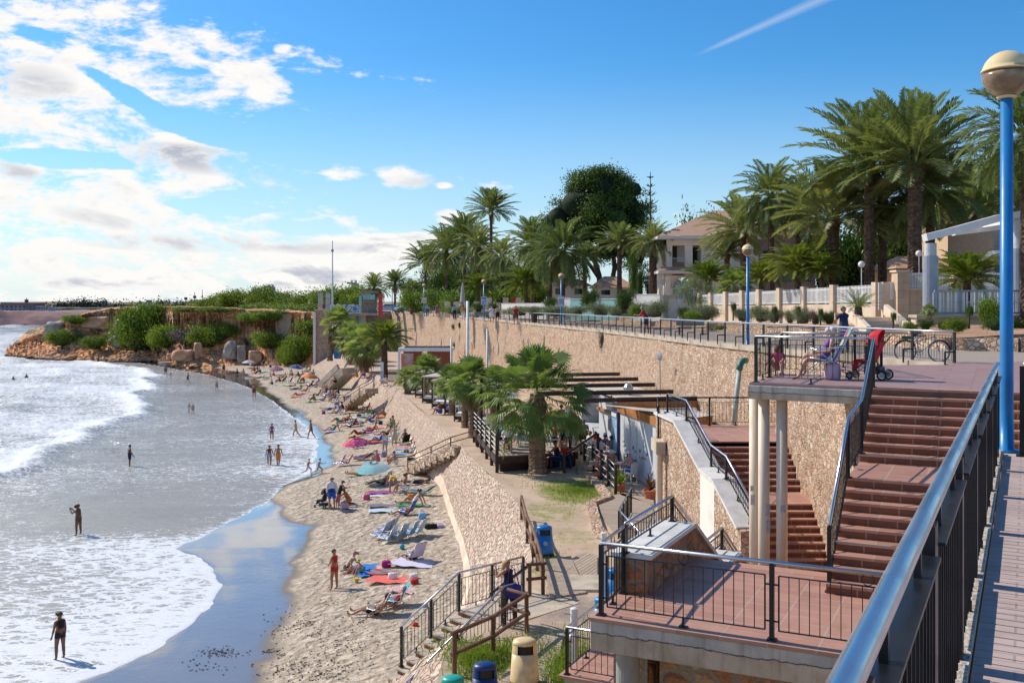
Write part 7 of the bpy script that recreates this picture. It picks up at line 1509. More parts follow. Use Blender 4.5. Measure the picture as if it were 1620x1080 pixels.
PT=[('dark tanned woman in black shorts standing in the shallows, nearest in the water',95,1043,60,'stand','d',[('brief','black'),('top','black')],'k',3,1,.98,None,-.02),('long haired woman in a rust bikini taking a picture in the shallows',124,846,80,'photo','d',[('brief','brown'),('top','brown')],'k',1,1,.98,None,-.02),('man in dark trunks standing knee deep in the middle of the water',205,740,-60,'hip','d',[('trunks','navy')],'k',0,0,1,None,-.1),('person walking on the wet sand, left of the two walkers by the waterline',430,698,10,'walk','t',[('brief','purp'),('top','purp')],'b',0,1,1,None,None),('pale walker striding left at the waterline',468,692,100,'walk','m',[('brief','beige'),('top','beige')],'b',0,1,1,None,None),('tanned man walking left at the waterline edge',492,694,80,'walk','t',[('brief','brown')],'k',0,0,1,None,None),('woman in blue bikini bottom walking away beside the man in orange trunks',426,738,5,'walk','t',[('brief','sky'),('top','brown')],'b',0,1,1,None,None),('man in bright orange trunks walking away on the wet sand',440,739,0,'walk','t',[('trunks','oran')],'b',0,0,1,None,None),('small boy in white trunks running right on the wet sand',487,750,-80,'run','m',[('trunks','white')],'y',0,0,.72,None,None),('bare child running right on the wet sand, the right one of two',504,750,-80,'run','m',[('brief','beige')],'b',0,0,.72,None,None),('man in grey shirt and navy trunks stooping as he walks, far waterline',297,606,-60,'walk','m',[('shirt','grey'),('trunks','navy')],'k',0,0,1,None,0),('man in red shorts walking in the far shallows',335,598,-60,'walk','t',[('trunks','red'),('shirt','oran')],'k',0,0,1,None,0),('dark slim man standing at the far waterline',354,590,0,'stand','d',[('trunks','black')],'k',0,0,1,None,0),('brown swimmer standing in the far shallows beside the rocks',262,594,0,'stand','t',[('trunks','brown')],'k',0,0,1,None,0),('tiny child wading in the far shallows',270,600,0,'stand','m',[('trunks','white')],'k',0,0,.7,None,0),('boy in grey trunks wading alone far out',343,618,30,'walk','m',[('trunks','grey')],'b',0,0,.8,None,0),('tanned man standing in the water with his back turned, far right of the shallows',402,629,0,'stand','t',[('trunks','brown')],'k',0,0,1,None,0),('left child of a pair paddling in the middle shallows',299,654,0,'stand','m',[('trunks','white')],'b',0,0,.65,None,0),('right child of a pair paddling in the middle shallows',305,655,0,'stand','m',[('trunks','beige')],'b',0,0,.65,None,0),('woman in an orange bikini standing alone on the sand with a hand on her hip',529,932,60,'hip','t',[('brief','red'),('top','red')],'k',0,1,1,None,None),('blonde woman in a black bikini kneeling over a child',549,905,-60,'kneel','m',[('brief','black'),('top','beige')],'y',3,1,1,None,None),('toddler in pink sitting in front of the kneeling blonde woman',558,906,100,'sit','m',[('swimsuit','pink')],'y',0,1,.5,None,None),('small child with a green sun hat sitting on the blue towel',571,907,120,'sit','m',[('trunks','lime')],'y',0,0,.6,('hat','lime'),None),('sunbather with bent arms reclining in the teal chair, legs stretched left',596,972,82,'lounge','t',[('trunks','black')],'b',0,0,1,None,.28),('grey haired person in the rear turquoise chair of the pair',624,958,100,'lounge','m',[('swimsuit','red')],'g',0,1,.95,None,.28),('person reading in the purple striped chair, seen from behind',654,886,40,'lounge','t',[('trunks','black')],'g',0,0,1,None,.28),('tanned man dozing in a blue chair with a yellow towel on its side',643,815,70,'lounge','t',[('trunks','blue'),('vest','red')],'g',0,0,1,None,.28),('brown haired woman sitting upright in the white chair',640,780,80,'chair','t',[('brief','white')],'b',1,1,1,None,.20),('woman in yellow bikini bottoms bending down over her towel',622,778,20,'bend','t',[('brief','yel')],'b',0,1,1,None,None),('man with a white cap reclining in the lime green chair',606,766,85,'lounge','d',[('trunks','black')],'g',0,0,1,('cap','white'),.28),('man in a white shirt and blue shorts standing beside a pushchair',525,805,10,'stand','m',[('longshirt','white'),('shorts','blue')],'b',0,0,1.03,None,None),('dark haired woman in black leaning over a little girl',537,800,-50,'leanrail','t',[('swimsuit','black')],'k',3,1,.9,None,None),('woman in white cap and orange bikini sitting by the red and white bag',552,797,60,'kneel','t',[('brief','oran'),('top','oran')],'k',3,1,1,('cap','white'),None),('little girl in pink between the two mothers',534,803,-30,'stand','m',[('swimsuit','pink')],'b',0,1,.5,None,None),('sunburnt man sitting on the sand hugging his knees below the wooden rail',627,737,75,'sit','t',[('trunks','white')],'b',0,0,1.05,None,None),('woman in a pale blue bikini standing beside the blue loungers',609,719,30,'stand','m',[('brief','sky'),('top','white')],'k',3,1,1,None,None),('woman in a cream dress bending with a turquoise top',624,706,10,'leanrail','m',[('dress','beige')],'g',0,1,1,None,None),('woman in a black swimsuit and pale hat sitting by the sea wall',640,703,30,'chair','t',[('swimsuit','black')],'k',0,1,1,('hat','lil'),.2),('person whose head shows above the pink parasol',560,710,0,'sit','d',[('trunks','navy')],'k',0,0,1.1,None,None),('tanned person lying back on the long pink towel',590,683,80,'sitback','t',[('brief','red')],'k',0,1,1,None,None),('tanned man lying on the sky blue towel',612,690,80,'sitback','t',[('trunks','black')],'k',0,0,1,None,None),('person sitting up behind the sky blue towel',620,679,70,'sit','m',[('swimsuit','teal')],'g',0,1,1,('hat','teal'),None),('person in a lime vest and red cap by the sea wall',623,676,40,'sit','m',[('vest','lime')],'k',0,0,1,('cap','red'),None),('dark tanned couple member lying in the low chair, left one',555,676,80,'lounge','d',[('swimsuit','navy')],'k',0,1,1,None,.2),('person lying beside the red bag with knees bent',562,674,80,'lieknee','t',[('brief','mag')],'k',0,1,1,None,None),('man in green trunks lying with bent knees on an orange towel',537,669,80,'lieknee','t',[('trunks','green')],'b',0,0,1,None,None),('man in blue trunks reclining with raised knees',588,670,80,'lieknee','t',[('trunks','blue')],'g',0,0,1,None,None),('sunbather reclining behind the man in blue trunks',590,664,80,'sitback','t',[('swimsuit','purp')],'k',0,1,1,None,None),('tanned woman reclining next to a black bag',576,656,85,'sitback','t',[('brief','teal'),('top','teal')],'k',0,1,1,None,None),('person in lilac shirt sitting in the blue chair on the left of the row',533,656,80,'sitback','t',[('shirt','lil')],'k',0,0,1,None,None),('person with a dark cap sitting against a red chair',543,651,80,'sit','m',[('shirt','navy')],'k',0,0,1,('cap','black'),None),('pale sunbather lying flat above the row of towels',556,647,80,'lie','m',[('brief','oran')],'b',0,1,1,None,None),('person in a lime shirt sitting against the foot of the sea wall',573,643,60,'sit','m',[('shirt','lime')],'k',0,0,1,None,None),('orange skinned person reclining near the sea wall foot',580,650,80,'sitback','t',[('brief','oran')],'y',0,1,1,None,None),('person in orange shorts bending over a blue cool box',545,640,-60,'bend','t',[('shorts','oran'),('vest','navy')],'b',0,1,1,None,None),('sitting sunbather with a light blue towel behind, rightmost of the family group',530,636,80,'chair','t',[('trunks','brown')],'k',0,0,1,None,.2),('woman in a purple patterned dress standing in the family group',522,636,30,'stand','t',[('dress','lil')],'b',0,1,.9,None,None),('bare backed man sitting highest in the family group',528,628,150,'sit','t',[('trunks','brown')],'b',0,0,1.1,None,None),('person in a red shirt sitting in the family group',516,626,60,'chair','t',[('shirt','red'),('trunks','blue')],'k',0,0,1,None,.2),('person with legs stretched towards the water in the family group',511,634,80,'lounge','t',[('trunks','purp')],'g',0,0,1,None,.2),('tanned person sitting on a mint towel left of the family group',503,627,80,'sitback','t',[('brief','brown')],'b',0,1,1,None,None),('red skinned sunbather propped on elbows on a pink towel, far sand',484,620,80,'sitback','t',[('brief','red')],'b',0,1,1,None,None),('far sunbather lying face down below the purple chair',460,611,80,'lie','t',[('brief','black')],'k',0,1,1,None,None),('far person in black sitting in a deck chair left of the orange parasol',448,603,80,'lounge','t',[('swimsuit','black')],'k',0,1,1.1,None,.2),('second far person in black beside the deck chair',443,605,80,'sit','t',[('swimsuit','black')],'k',0,1,1,None,None),('far sitter with a blue chair right under the orange parasol',490,611,80,'lounge','t',[('trunks','blue')],'k',0,0,1,None,.2),('far sitter in purple right of the orange parasol',506,609,80,'sit','m',[('shirt','purp')],'b',0,0,1,None,None),('far person sitting with legs apart between blue chairs',500,613,80,'lounge','t',[('trunks','sky')],'b',0,0,1,None,.2),('far bather sitting between the blue and orange parasols, left',463,596,80,'sit','t',[('trunks','pink')],'b',0,0,1,None,None),('far bather in dark blue sitting between the parasols, centre',473,597,80,'sit','t',[('shirt','navy')],'k',0,0,1,None,None),('far bather sitting between the parasols, right',480,597,80,'sit','t',[('trunks','purp')],'k',0,0,1,None,None),('far bare backed person standing beside the blue parasol',485,588,0,'stand','m',[('trunks','beige')],'b',0,0,.7,None,None),('far man in white shirt standing left of the purple parasol',428,586,0,'stand','m',[('shirt','white'),('trunks','black')],'k',0,0,.85,None,None),('far pale person standing right of the man in white',437,585,0,'stand','m',[('brief','beige')],'b',0,0,.8,None,None),('far person in navy standing behind the leftmost group',417,582,0,'stand','t',[('shirt','navy')],'k',0,0,.8,None,None),('far sitter with red chair in the leftmost group',403,588,80,'sit','t',[('trunks','red')],'k',0,0,1,None,None),('far sitter in brown in the leftmost group',408,586,80,'sit','t',[('swimsuit','brown')],'b',0,1,1,None,None),('far sitter in blue in the leftmost group',412,590,80,'sit','t',[('trunks','blue')],'k',0,0,1,None,None),('far sitter nearest the water in the leftmost group',405,592,80,'sitback','t',[('swimsuit','navy')],'k',0,1,1,None,None),('far child sitting below the purple parasol',434,595,80,'sit','t',[('trunks','red')],'b',0,0,.8,None,None),('far dark pair member sitting alone by the water, left',376,592,60,'sit','t',[('trunks','black')],'k',0,0,1,None,None),('far dark pair member sitting alone by the water, right',386,592,60,'sit','m',[('trunks','beige')],'k',0,0,1,None,None),('tiny dark figure sitting at the wet sand edge',431,609,60,'sit','k' if 0 else 'd',[('trunks','black')],'k',0,0,.8,None,None),('far sitter in sky blue under the sea wall steps',497,594,80,'sit','t',[('shirt','sky')],'k',0,0,1,None,None),('shirtless man sitting at the foot of the far concrete steps',531,607,70,'sit','t',[('trunks','black')],'b',0,0,1.1,None,1.7),('woman in purple vest and white shorts standing at the top of the sand steps',591,615,100,'stand','m',[('vest','purp'),('shorts','white')],'r',0,1,1,None,LOW),('person with a red cap sitting behind the white sign post',612,609,60,'sit','m',[('shirt','white')],'k',0,0,1,('cap','red'),LOW),('person lying in a lounger behind the small shaggy palm',622,612,80,'lounge','m',[('shorts','white')],'b',0,0,1,None,LOW+.2),('person sitting left of the feather palm in the shade',565,598,60,'sit','t',[('shorts','oran')],'k',0,0,1,None,LOW),('person in blue sitting in the shade by the feather palm',577,597,60,'sit','t',[('shorts','blue')],'k',0,0,1,None,LOW),('person reclining in the palm shade beside the wooden rail',583,600,80,'sitback','t',[('brief','red')],'b',0,1,1,None,LOW),('woman in a blue skirt sitting on the path edge beside a daybed',697,656,60,'sit','t',[('shorts','blue'),('top','red')],'k',0,1,1,None,LOW),('blonde woman with a purple bag leaning on the beach stair rail',805,984,40,'hairup','t',[('vest','black'),('shorts','navy')],'y',2,1,1.0,None,LOW),('man in a red shirt and dark shorts on the promenade by the railing',1022,528.5,70,'leanrail','t',[('shirt','red'),('shorts','navy')],'g',0,0,1.02,None,PROMZ),('man in a navy shirt and jeans photographing from the promenade',1335,558,20,'photo','m',[('shirt','navy'),('trousers','jean')],'k',0,0,1.02,None,PROMZ),]
for t in PT:
 lb,px,py,hd,pose,sk,wear,hair,hl,fem,sc_,hat,z=t
 base=S(px,py)if(z is None or z<1)and not(z is not None and z<=0)else(P(px,py,z)if z is not None else S(px,py))
 if z is not None and 0<z<1:base=S(px,py)+Vector((0,0,z-.28 if z>=.28 else z-.2));
 if z is not None and z<=0:base=P(px,py,z)
 person(lb,base,hd,pose,sk,wear,hair,hl,sc_*(1.0 if fem==0 else .95),bool(fem),hat,'people on the beach' if(z is None or z<1)else None,eyes=py>700 or px>1000)
for(px,d_,c1,c2,lb,fem)in[(676,133,'sky','jean','far walker in pale blue behind the promenade rail',0),(692,128,'purp','mag','far walker in purple and burgundy',1),(719,115,'sky','navy','walker in a light blue shirt and dark trousers',0),(733,112,'oran','white','walker in orange top and white shorts',0),(778,99,'white','white','woman all in white on the promenade',1),(787,97,'beige','black','woman with dark shorts and backpack beside the woman in white',1),(816,90,'red','brown','walker in a red top near the litter bin',1),(512,190,'red','jean','tiny person in red beside the patterned screen',0),(535,190,'white','navy','tiny person in white beside the patterned screen',0)]:
 x=(px-810)/FPX*d_; person(lb,Vector((x,d_,zprom(d_))),180 if px%2 else 0,'walk','m',[('shirt',c1),('shorts' if fem else 'trousers',c2)],'b',0,1.0,bool(fem),None,'walkers on the promenade')
for(px,py,lb)in[(21,612,'head of a swimmer farthest left in the water'),(42,608,'head and shoulders of a swimmer between the waves')]:p=P(px,py,-1.15); person(lb,p,60,'stand','d',[('trunks','black')],'k',0,1,False,None,'swimmers in the waves')
TE=cloth(C_['teal']); BLS=stripe('blue','white',9);
for(px,py,h,f,lb)in[(596,972,82,stripe('teal','oran',3.0),'teal and orange chair of the reclining sunbather'),(624,958,100,cloth((.05,.40,.50)),'turquoise chair right behind the teal and orange one'),(656,886,40,stripe('purp','white',12,'Z'),'chair with purple and white stripes, seen from behind'),(643,815,70,cloth(C_['blue']),'blue chair with a yellow towel hung on it'),(640,780,80,WHITE,'white chair of the brown haired woman'),(606,766,85,cloth(C_['lime']),'lime green reclined chair'),(598,853,75,BLS,'blue striped empty chair, leftmost of the empty cluster'),(606,848,75,BLS,'blue striped empty chair, second of the empty cluster'),(614,843,75,BLS,'blue striped empty chair at the back of the cluster'),(611,858,70,stripe('sky','white',9),'pale blue striped empty chair in front of the cluster'),(629,855,60,stripe('sky','beige',9),'pale empty chair with orange seat in the cluster'),(645,851,70,cloth(C_['sky']),'light blue empty chair at the right of the cluster'),(658,847,70,cloth((.40,.65,.75)),'empty chair draped with a light blue towel'),(535,738,80,stripe('lil','white',12),'lilac striped empty chair facing the water'),(546,737,85,cloth(C_['pink']),'pink and purple empty chair beside the lilac one'),(640,703,30,cloth(C_['black']),'dark chair of the woman with the pale hat'),(555,676,80,cloth(C_['brown']),'brown low chair in the middle row'),(490,611,80,cloth(C_['navy']),'navy chair under the orange parasol'),(506,611,80,cloth(C_['purp']),'purple chair right of the orange parasol'),(457,606,80,cloth(C_['navy']),'navy empty chair in the far group'),(468,607,80,cloth(C_['lime']),'lime and blue empty chair in the far group'),(456,592,80,cloth(C_['grey']),'grey striped chair left of the blue parasol'),(530,636,80,cloth(C_['sky']),'sky blue chair of the family group'),(516,628,80,cloth(C_['blue']),'blue chair at the back of the family group'),(448,603,80,cloth(C_['black']),'black chair of the far person in black'),(544,654,80,cloth(C_['red']),'red chair in the row below the sea wall'),(622,700,60,stripe('white','sky',9),'white chair near the woman in cream')]:
 beach_chair(S(px,py),h,f,lb)
for(px,py,h,f,lb)in[(574,728,60,cloth(C_['navy']),'dark lounger with a red stripe beside the pink parasol'),(640,722,75,cloth((.15,.40,.75)),'front bright blue lounger on the sand'),(646,715,75,cloth((.22,.48,.80)),'second blue lounger behind the front one'),(640,710,75,cloth((.85,.22,.30)),'coral pink lounger behind the blue ones'),(642,703,70,cloth(C_['lime']),'lime green lounger nearest the sea wall'),(668,783,60,stripe('navy','teal',6),'navy and teal checked lounger lying low')]:
 lounger(S(px,py),h,f,lb)
for i,(px,py,h,w,l,mt,lb)in enumerate([(585,902,20,1.2,1.9,cloth((.02,.20,.60)),'crumpled bright blue towel beside the toddlers'),(612,905,80,.9,1.5,stripe('teal','red',1.2),'teal towel with a red edge'),(628,918,78,1.0,2.4,cloth((.85,.16,.12)),'long coral red towel with a white bag on it'),(660,891,70,1.3,2.2,stripe('lil','white',5),'pale striped towel under the striped chair'),(615,808,88,.8,2.3,cloth((.55,.70,.74)),'pale aqua towel on the sand'),(612,800,88,.8,2.2,cloth((.22,.18,.24)),'grey brown towel beside the aqua one'),(612,779,88,.9,2.3,stripe('red','blue',1.0),'red white and blue towel'),(593,784,88,.9,1.4,WHITE,'white end of a towel left of the red one'),(585,684,82,1.0,2.6,stripe('mag','lil',2),'long pink and lilac towel'),(603,677,82,.9,2.4,cloth((.85,.15,.10)),'red towel behind the pink one'),(612,693,82,1.1,2.8,cloth((.20,.50,.80)),'sky blue towel of the lying tanned man'),(572,668,85,.9,1.8,cloth((.06,.14,.50)),'small royal blue towel'),(536,671,85,.9,1.6,cloth((.85,.35,.08)),'orange towel of the man in green trunks'),(541,642,85,1.0,1.8,cloth((.25,.42,.80)),'blue towel by the cool box'),(502,630,85,1.2,2.2,cloth((.35,.68,.58)),'mint towel left of the family'),(484,622,85,1.2,2.4,cloth((.75,.25,.22)),'pink towel of the propped up sunbather'),(562,661,85,1.1,1.8,WHITE,'white patterned towel in the row'),(583,659,85,1.0,2.2,cloth((.10,.45,.50)),'teal towel under the reclining woman'),(445,609,85,1.2,2.2,cloth((.45,.60,.70)),'pale blue towel in the far group'),(451,609,85,1.0,1.4,cloth((.40,.85,.35)),'neon green towel in the far group'),(640,934,60,.7,1.2,stripe('red','white',6),'small red and white striped towel'),(421,588,85,1.2,2.2,cloth((.25,.70,.55)),'far turquoise towel near the purple parasol'),(549,808,30,.6,.9,cloth(C_['navy']),'dark mat beside the mothers')]):
 towel(S(px,py),h,w,l,mt,lb,i+1)
def bag(p,w,d_,h,mt,lb,name='beach_bag',cat='bag',rz=0,handles=True):
 o=thing(name,lb,cat,p,rz); MB().lathe([(w*.42,0),(w*.5,h*.25),(w*.46,h*.8),(w*.40,h),(w*.34,h*.96)],10,sq=d_/w).build('body',mt,o,smooth=True)
 if handles:mb=MB(); mb.tube([(-w*.2,0,h*.9),(-w*.12,0,h*1.35),(w*.12,0,h*1.35),(w*.2,0,h*.9)],.012,5); mb.build('handle',mt,o)
 return o
for(px,py,w,d_,h,mt,lb)in[(545,806,.5,.25,.42,stripe('red','white',3),'red and white bag beside the mothers'),(611,897,.42,.25,.30,cloth(C_['mag']),'maroon bag beside the teal towel'),(621,917,.40,.2,.30,WHITE,'white straw bag on the coral towel'),(655,914,.36,.3,.2,cloth(C_['white']),'black and white sandals bag on the coral towel end'),(656,923,.34,.25,.2,cloth(C_['red']),'small red cool bag below the coral towel'),(682,836,.7,.3,.25,cloth(C_['black']),'black rucksack lying on the sand'),(697,834,.4,.3,.15,cloth(C_['lil']),'grey shoes beside the black rucksack'),(552,640,.85,.6,.8,cloth((.01,.12,.45)),'big blue bag being packed'),(607,722,.45,.4,.4,stripe('blue','beige',3),'blue and tan bag beside the front blue lounger'),(650,728,.6,.3,.2,cloth(C_['black']),'black bag lying beside the wooden rail'),(562,671,.5,.4,.4,cloth(C_['red']),'red bag in the middle row'),(568,660,.5,.3,.3,cloth(C_['black']),'black bag beside the reclining woman'),(532,641,.5,.4,.4,cloth((.30,.22,.25)),'mauve bag below the family group'),(643,727-12,.4,.3,.3,cloth(C_['oran']),'orange straw bag near the wooden rail'),(583,682,.45,.3,.35,cloth(C_['mag']),'dark red round bag by the pink towel')]:
 bag(S(px,py),w,d_,h,mt,lb)
def ball(px,py,r,mt,lb,name='beach_toy',cat='toy'):
 o=thing(name,lb,cat,S(px,py)); MB().lathe([(r*.5,0),(r*.9,r*.4),(r,r),(r*.86,r*1.5),(r*.3,r*1.95),(.001,r*2)],12).build('body',mt,o,smooth=True); return o
ball(636,868,.12,cloth((.02,.42,.48)),'teal ball on the sand behind the striped chair')
o=thing('toy_bucket','little yellow and red toy bucket on the sand','bucket',S(564,921)); MB().lathe([(.07,0),(.10,.18)],12).build('bucket',cloth(C_['yel']),o); MB().ring((0,0,.18),.10,.008,12,'Y').build('handle',cloth(C_['red']),o)
o=thing('sun_hat','red and straw sun hat lying beside the stair rail','hat',S(657,990)); MB().lathe([(.24,0),(.24,.015),(.12,.02)],18).build('brim',cloth((.60,.42,.22)),o); MB().lathe([(.12,.015),(.11,.09),(.06,.13),(.001,.14)],14).build('crown',cloth(C_['red']),o)
for(px,py,lb)in[(486,903-30,'x')][:0]:pass
def pushchair(p,rz,mt,lb):
 o=thing('pushchair',lb,'pushchair',p,rz)
 for i,(x,y,r)in enumerate(((-.22,.38,.09),(.22,.38,.09),(-.24,-.36,.12),(.24,-.36,.12))):
  w_=MB().ring((x,y,r),r-.02,.022,16,'X').build('wheel',BLACK,o); MB().lathe([(r*.55,-.012),(r*.55,.012)],10).build('hub',GREYM,w_).matrix_local=Matrix.Translation((x,y,r))@Matrix.Rotation(R(90),4,'Y')
 f=MB()
 for s in(-1,1):f.tube([(s*.22,.38,.10),(s*.21,-.05,.50),(s*.21,-.42,1.0),(s*.21,-.52,1.08)],.014,6); f.tube([(s*.24,-.36,.12),(s*.21,.05,.55)],.012,6); f.tube([(s*.21,-.05,.5),(s*.21,.30,.42)],.012,6)
 f.tube([(-.22,.38,.1),(.22,.38,.1)],.01,6); f.tube([(-.24,-.36,.12),(.24,-.36,.12)],.01,6); f.build('frame',BLACK,o)
 a=MB(); _sling(a,[(.28,.44),(-.08,.38)],.36,.05); _sling(a,[(-.08,.38),(-.30,.88)],.36,.05); _sling(a,[(.28,.44),(.34,.22)],.30,.03); a.build('seat',mt,o)
 h=MB(); n=8; V=[]; F=[]
 for i in range(n+1):
  for j in range(7):
   a1=R(-10+105*i/n); b1=R(-90+30*j); V.append((.22*math.sin(b1),-.22+.36*math.sin(a1)*max(math.cos(b1),.0)*.95-.05,.82+.34*math.cos(a1)*(.55+.45*math.cos(b1))))
 F=[(i*7+j,i*7+j+1,(i+1)*7+j+1,(i+1)*7+j)for i in range(n)for j in range(6)]; h.add(V,F).build('hood',mt,o,smooth=True)
 MB().box((0,-.12,.22),(.36,.36,.16)).build('basket',BLACK,o); return o
pushchair(S(510,803),R(60),cloth((.02,.02,.025)),'black pushchair beside the man in the white shirt')
pushchair(P(1375,600,TPZ),R(52),cloth((.62,.015,.03)),'red pushchair parked on the upper terrace')
# ---- balcony: old woman, girl, bag, bicycle
FLO=None
m_,g=newmat('bright_patchwork_fabric'); v=g.n('ShaderNodeTexCoord').outputs['Object']; c=g.vor(v,7,'F1','Color'); hs_=g.n('ShaderNodeHueSaturation',{'Saturation':1.6,'Color':c}).outputs[0]
FLO=fin(m_,g,g.mix(.45,hs_,(.05,.05,.25)),.8)
pw_=P(1302,601,TPZ); beach_chair(pw_+Vector((.1,.25,.16)),80,FLO,'bright patchwork folding chair on the balcony',group='balcony chair').scale=(1.05,1.05,1.15)
person('white haired woman in a swimsuit reclining in the patchwork chair on the balcony',pw_+Vector((.1,.25,.0)),80,'oldchair','m',[('swimsuit','purp')],'w',3,.95,True,None,None,True)
bag(pw_+Vector((.25,.12,0)),.42,.3,.38,stripe('mag','white',14),'magenta polka dot bag under the patchwork chair')
person('red haired girl in pink sitting behind the balcony railing',P(1259,598,TPZ)+Vector((-.05,1.3,0)),150,'sit','m',[('shirt','pink')],'r',1,.72,True,None,None,True)
def bicycle(p,rz,lb):
 o=thing('bicycle',lb,'bicycle',p,rz); r=.34
 for x in(-.53,.53):
  w_=MB().ring((x,0,r),r,.017,32).build('wheel',BLACK,o); MB().ring((x,0,r),r-.03,.009,32).build('rim',STEEL_F,w_)
  mb=MB()
  for k in range(16):a=math.pi*2*k/16; mb.tube([(x,0,r),(x+(r-.03)*math.cos(a),0,r+(r-.03)*math.sin(a))],.0022,3,False)
  mb.build('spokes',STEEL_F,w_)
  MB().tube([(x+r*1.08*math.cos(a),0,r+r*1.08*math.sin(a))for a in np.linspace(.1 if x>0 else .5,1.9 if x>0 else 2.7,12)],.018,5).build('mudguard',BLACK,o)
 f=MB(); bb=(-.08,0,.30); st=(-.20,0,.78); hd=(.40,0,.80)
 for a,b in((bb,st),(bb,(.42,0,.70)),((-.18,0,.66),hd),(bb,(-.53,0,r)),((-.18,0,.70),(-.53,0,r)),(hd,(.53,0,r)),((.40,0,.80),(.38,0,.95))):f.tube([a,b],.018 if b[0]>-.5 else .012,7)
 f.build('frame',M('steel_blue_bike_paint',(.25,.33,.40),None,4,.35,.5),o,smooth=True)
 MB().tube([(.38,0,.95),(.42,0,1.0),(.40,.12,1.03),(.30,.26,1.0)],.014,6).tube([(.42,0,1.0),(.40,-.12,1.03),(.30,-.26,1.0)],.014,6).build('handlebar',BLACK,o)
 MB().lathe([(.02,-.05),(.10,.0),(.07,.05),(.01,.06)],10,(-.23,0,.86),sq=.7).build('saddle',BLACK,o)
 MB().ring((-.08,0,.30),.09,.012,16).tube([(-.08,.04,.30),(-.02,.08,.15)],.01,5).tube([(-.08,-.04,.30),(-.14,-.08,.45)],.01,5).build('crank',STEEL_F,o)
 MB().box((-.52,0,.74),(.34,.13,.02)).tube([(-.60,0,.74),(-.53,0,.36)],.008,5).build('rack',BLACK,o); MB().box((-.50,0,.79),(.26,.16,.08)).build('rack_bag',M('green_bag',(.01,.12,.08)),o); MB().box((-.74,0,.68),(.02,.05,.07)).build('reflector',M('orange_reflector',(.8,.2,.03)),o)
 return o
bicycle(P(1466,573,PROMZ)+Vector((0,.35,0)),R(-6),'blue grey bicycle leaning behind the railing on the promenade')
# ---------------- bins, log fences, boardwalks, beach stairs ----------------
def bin_(p,col,lb,s=1.0,rz=0,mark=False):
 o=thing('litter_bin',lb,'litter bin',p,rz,'tall plastic litter bins',s); mt=M('bin_'+lb[:8].strip().replace(' ','_'),col,tuple(x*.8 for x in col),6,.35,bump=.05)
 prof=[(.30,0),(.30,.06),(.285,.07),(.27,.5),(.235,.72)]
 MB().lathe([(.305,.10),(.30,.14),(.262,.68)],28,sq=.82).build('body',mt,o,smooth=True); MB().lathe([(.31,0),(.31,.10)],28,sq=.82).build('base',BLACK,o)
 V=[]; F=[]; n=28; rows=[(.262,.68),(.255,.74),(.25,.86)]
 for r,z in rows:
  for j in range(n):a=2*math.pi*j/n; V.append((r*math.cos(a),r*.82*math.sin(a),z))
 for k in range(2):
  for j in range(n):
   a=math.degrees(2*math.pi*(j+.5)/n)
   if 225<a<315 or(45<a<135 and False):
    continue
   F.append((k*n+j,k*n+(j+1)%n,(k+1)*n+(j+1)%n,(k+1)*n+j))
 MB().add(V,F).build('hood',mt,o,smooth=True); MB().lathe([(.25,.86),(.252,.885),(.235,.93),(.16,.965),(.001,.975)],28,sq=.82).build('lid',mt,o,smooth=True); MB().lathe([(.225,.5),(.225,.86)],20,sq=.8).build('liner',BLACK,o)
 if mark:MB().ring((0,-.245,.45),.055,.008,16).box((0,-.248,.45),(.03,.008,.05)).build('bin_mark',WHITE,o)
 return o
bin_(P(861,879,LOW),(.012,.20,.55),'bright blue litter bin with a small white mark, beside the log fence',1.06,R(8),True)
bin_(P(830,1084,LOW)+Vector((0,.0,0)),(.88,.64,.32),'cream litter bin standing at the bottom of the picture',1.08,R(5)); bin_(P(767,1121,LOW),(.01,.04,.17),'navy blue litter bin left of the cream one',1.0,R(15)); bin_(P(716,1139,LOW),(.02,.42,.33),'turquoise litter bin showing only its lid at the bottom edge',.93,0)
bin_(P(974,952,LOW),(.012,.22,.58),'blue litter bin seen through the platform railing',1.0); bin_(P(955,1000,LOW),(.02,.24,.50),'second blue litter bin behind the platform corner post',.95)
def logfence(lb,pts,h=1.0,mids=(.5,)):
 o=thing('log_fence',lb,'fence',pts[0],0,'brown log fences')
 for p in pts:MB().tube([p,p+Vector((0,0,h))],.055,8).build('post',WOODB,o,world=True)
 for a,b in zip(pts[:-1],pts[1:]):
  d=(b-a).normalized()*.1
  for m in(h-.03,)+tuple(mids):MB().tube([a-d+Vector((0,0,m)),b+d+Vector((0,0,m))],.05,8).build('rail',WOODB,o,world=True)
logfence('brown log fence beside the beach stairs, nearest the bins',[P(719,1068,LOW),P(780,1039,LOW),P(833,1000,LOW),P(795,988,LOW)])
logfence('long leaning log fence along the top of the stone slope',[P(825,822,LOW),P(834,859,LOW),P(843,880,LOW),P(850,902,LOW),P(859,941,LOW),P(838,943,LOW)],.95)
def boards(name,pts,lb,rot=0.0,z=LOW):
 m,g=newmat(name+'_boards'); v=g.n('ShaderNodeTexCoord').outputs['Object']; v=g.map(v,rot=(0,0,rot)); b=g.n('ShaderNodeTexBrick',{'Vector':v,'Color1':(.46,.37,.28),'Color2':(.36,.28,.21),'Mortar':(.06,.04,.03),'Scale':1.0,'Mortar Size':.012,'Brick Width':2.4,'Row Height':.14}).outputs[0]
 mt=fin(m,g,g.mix(g.m('MULTIPLY',g.step(g.noise(v,3,5),.4,.7),.4),b,(.30,.23,.17)),.9)
 n=len(pts); c=sum((Vector(p)for p in pts),Vector())/n; o=mesh_obj(name,MB().prism([(p[0]-c.x,p[1]-c.y)for p in pts],-.05,.07).mesh(name),mt); o.location=(c.x,c.y,z); tag(o,lb,'boardwalk','boardwalks'); return o
Pl=lambda x,y:P(x,y,LOW)
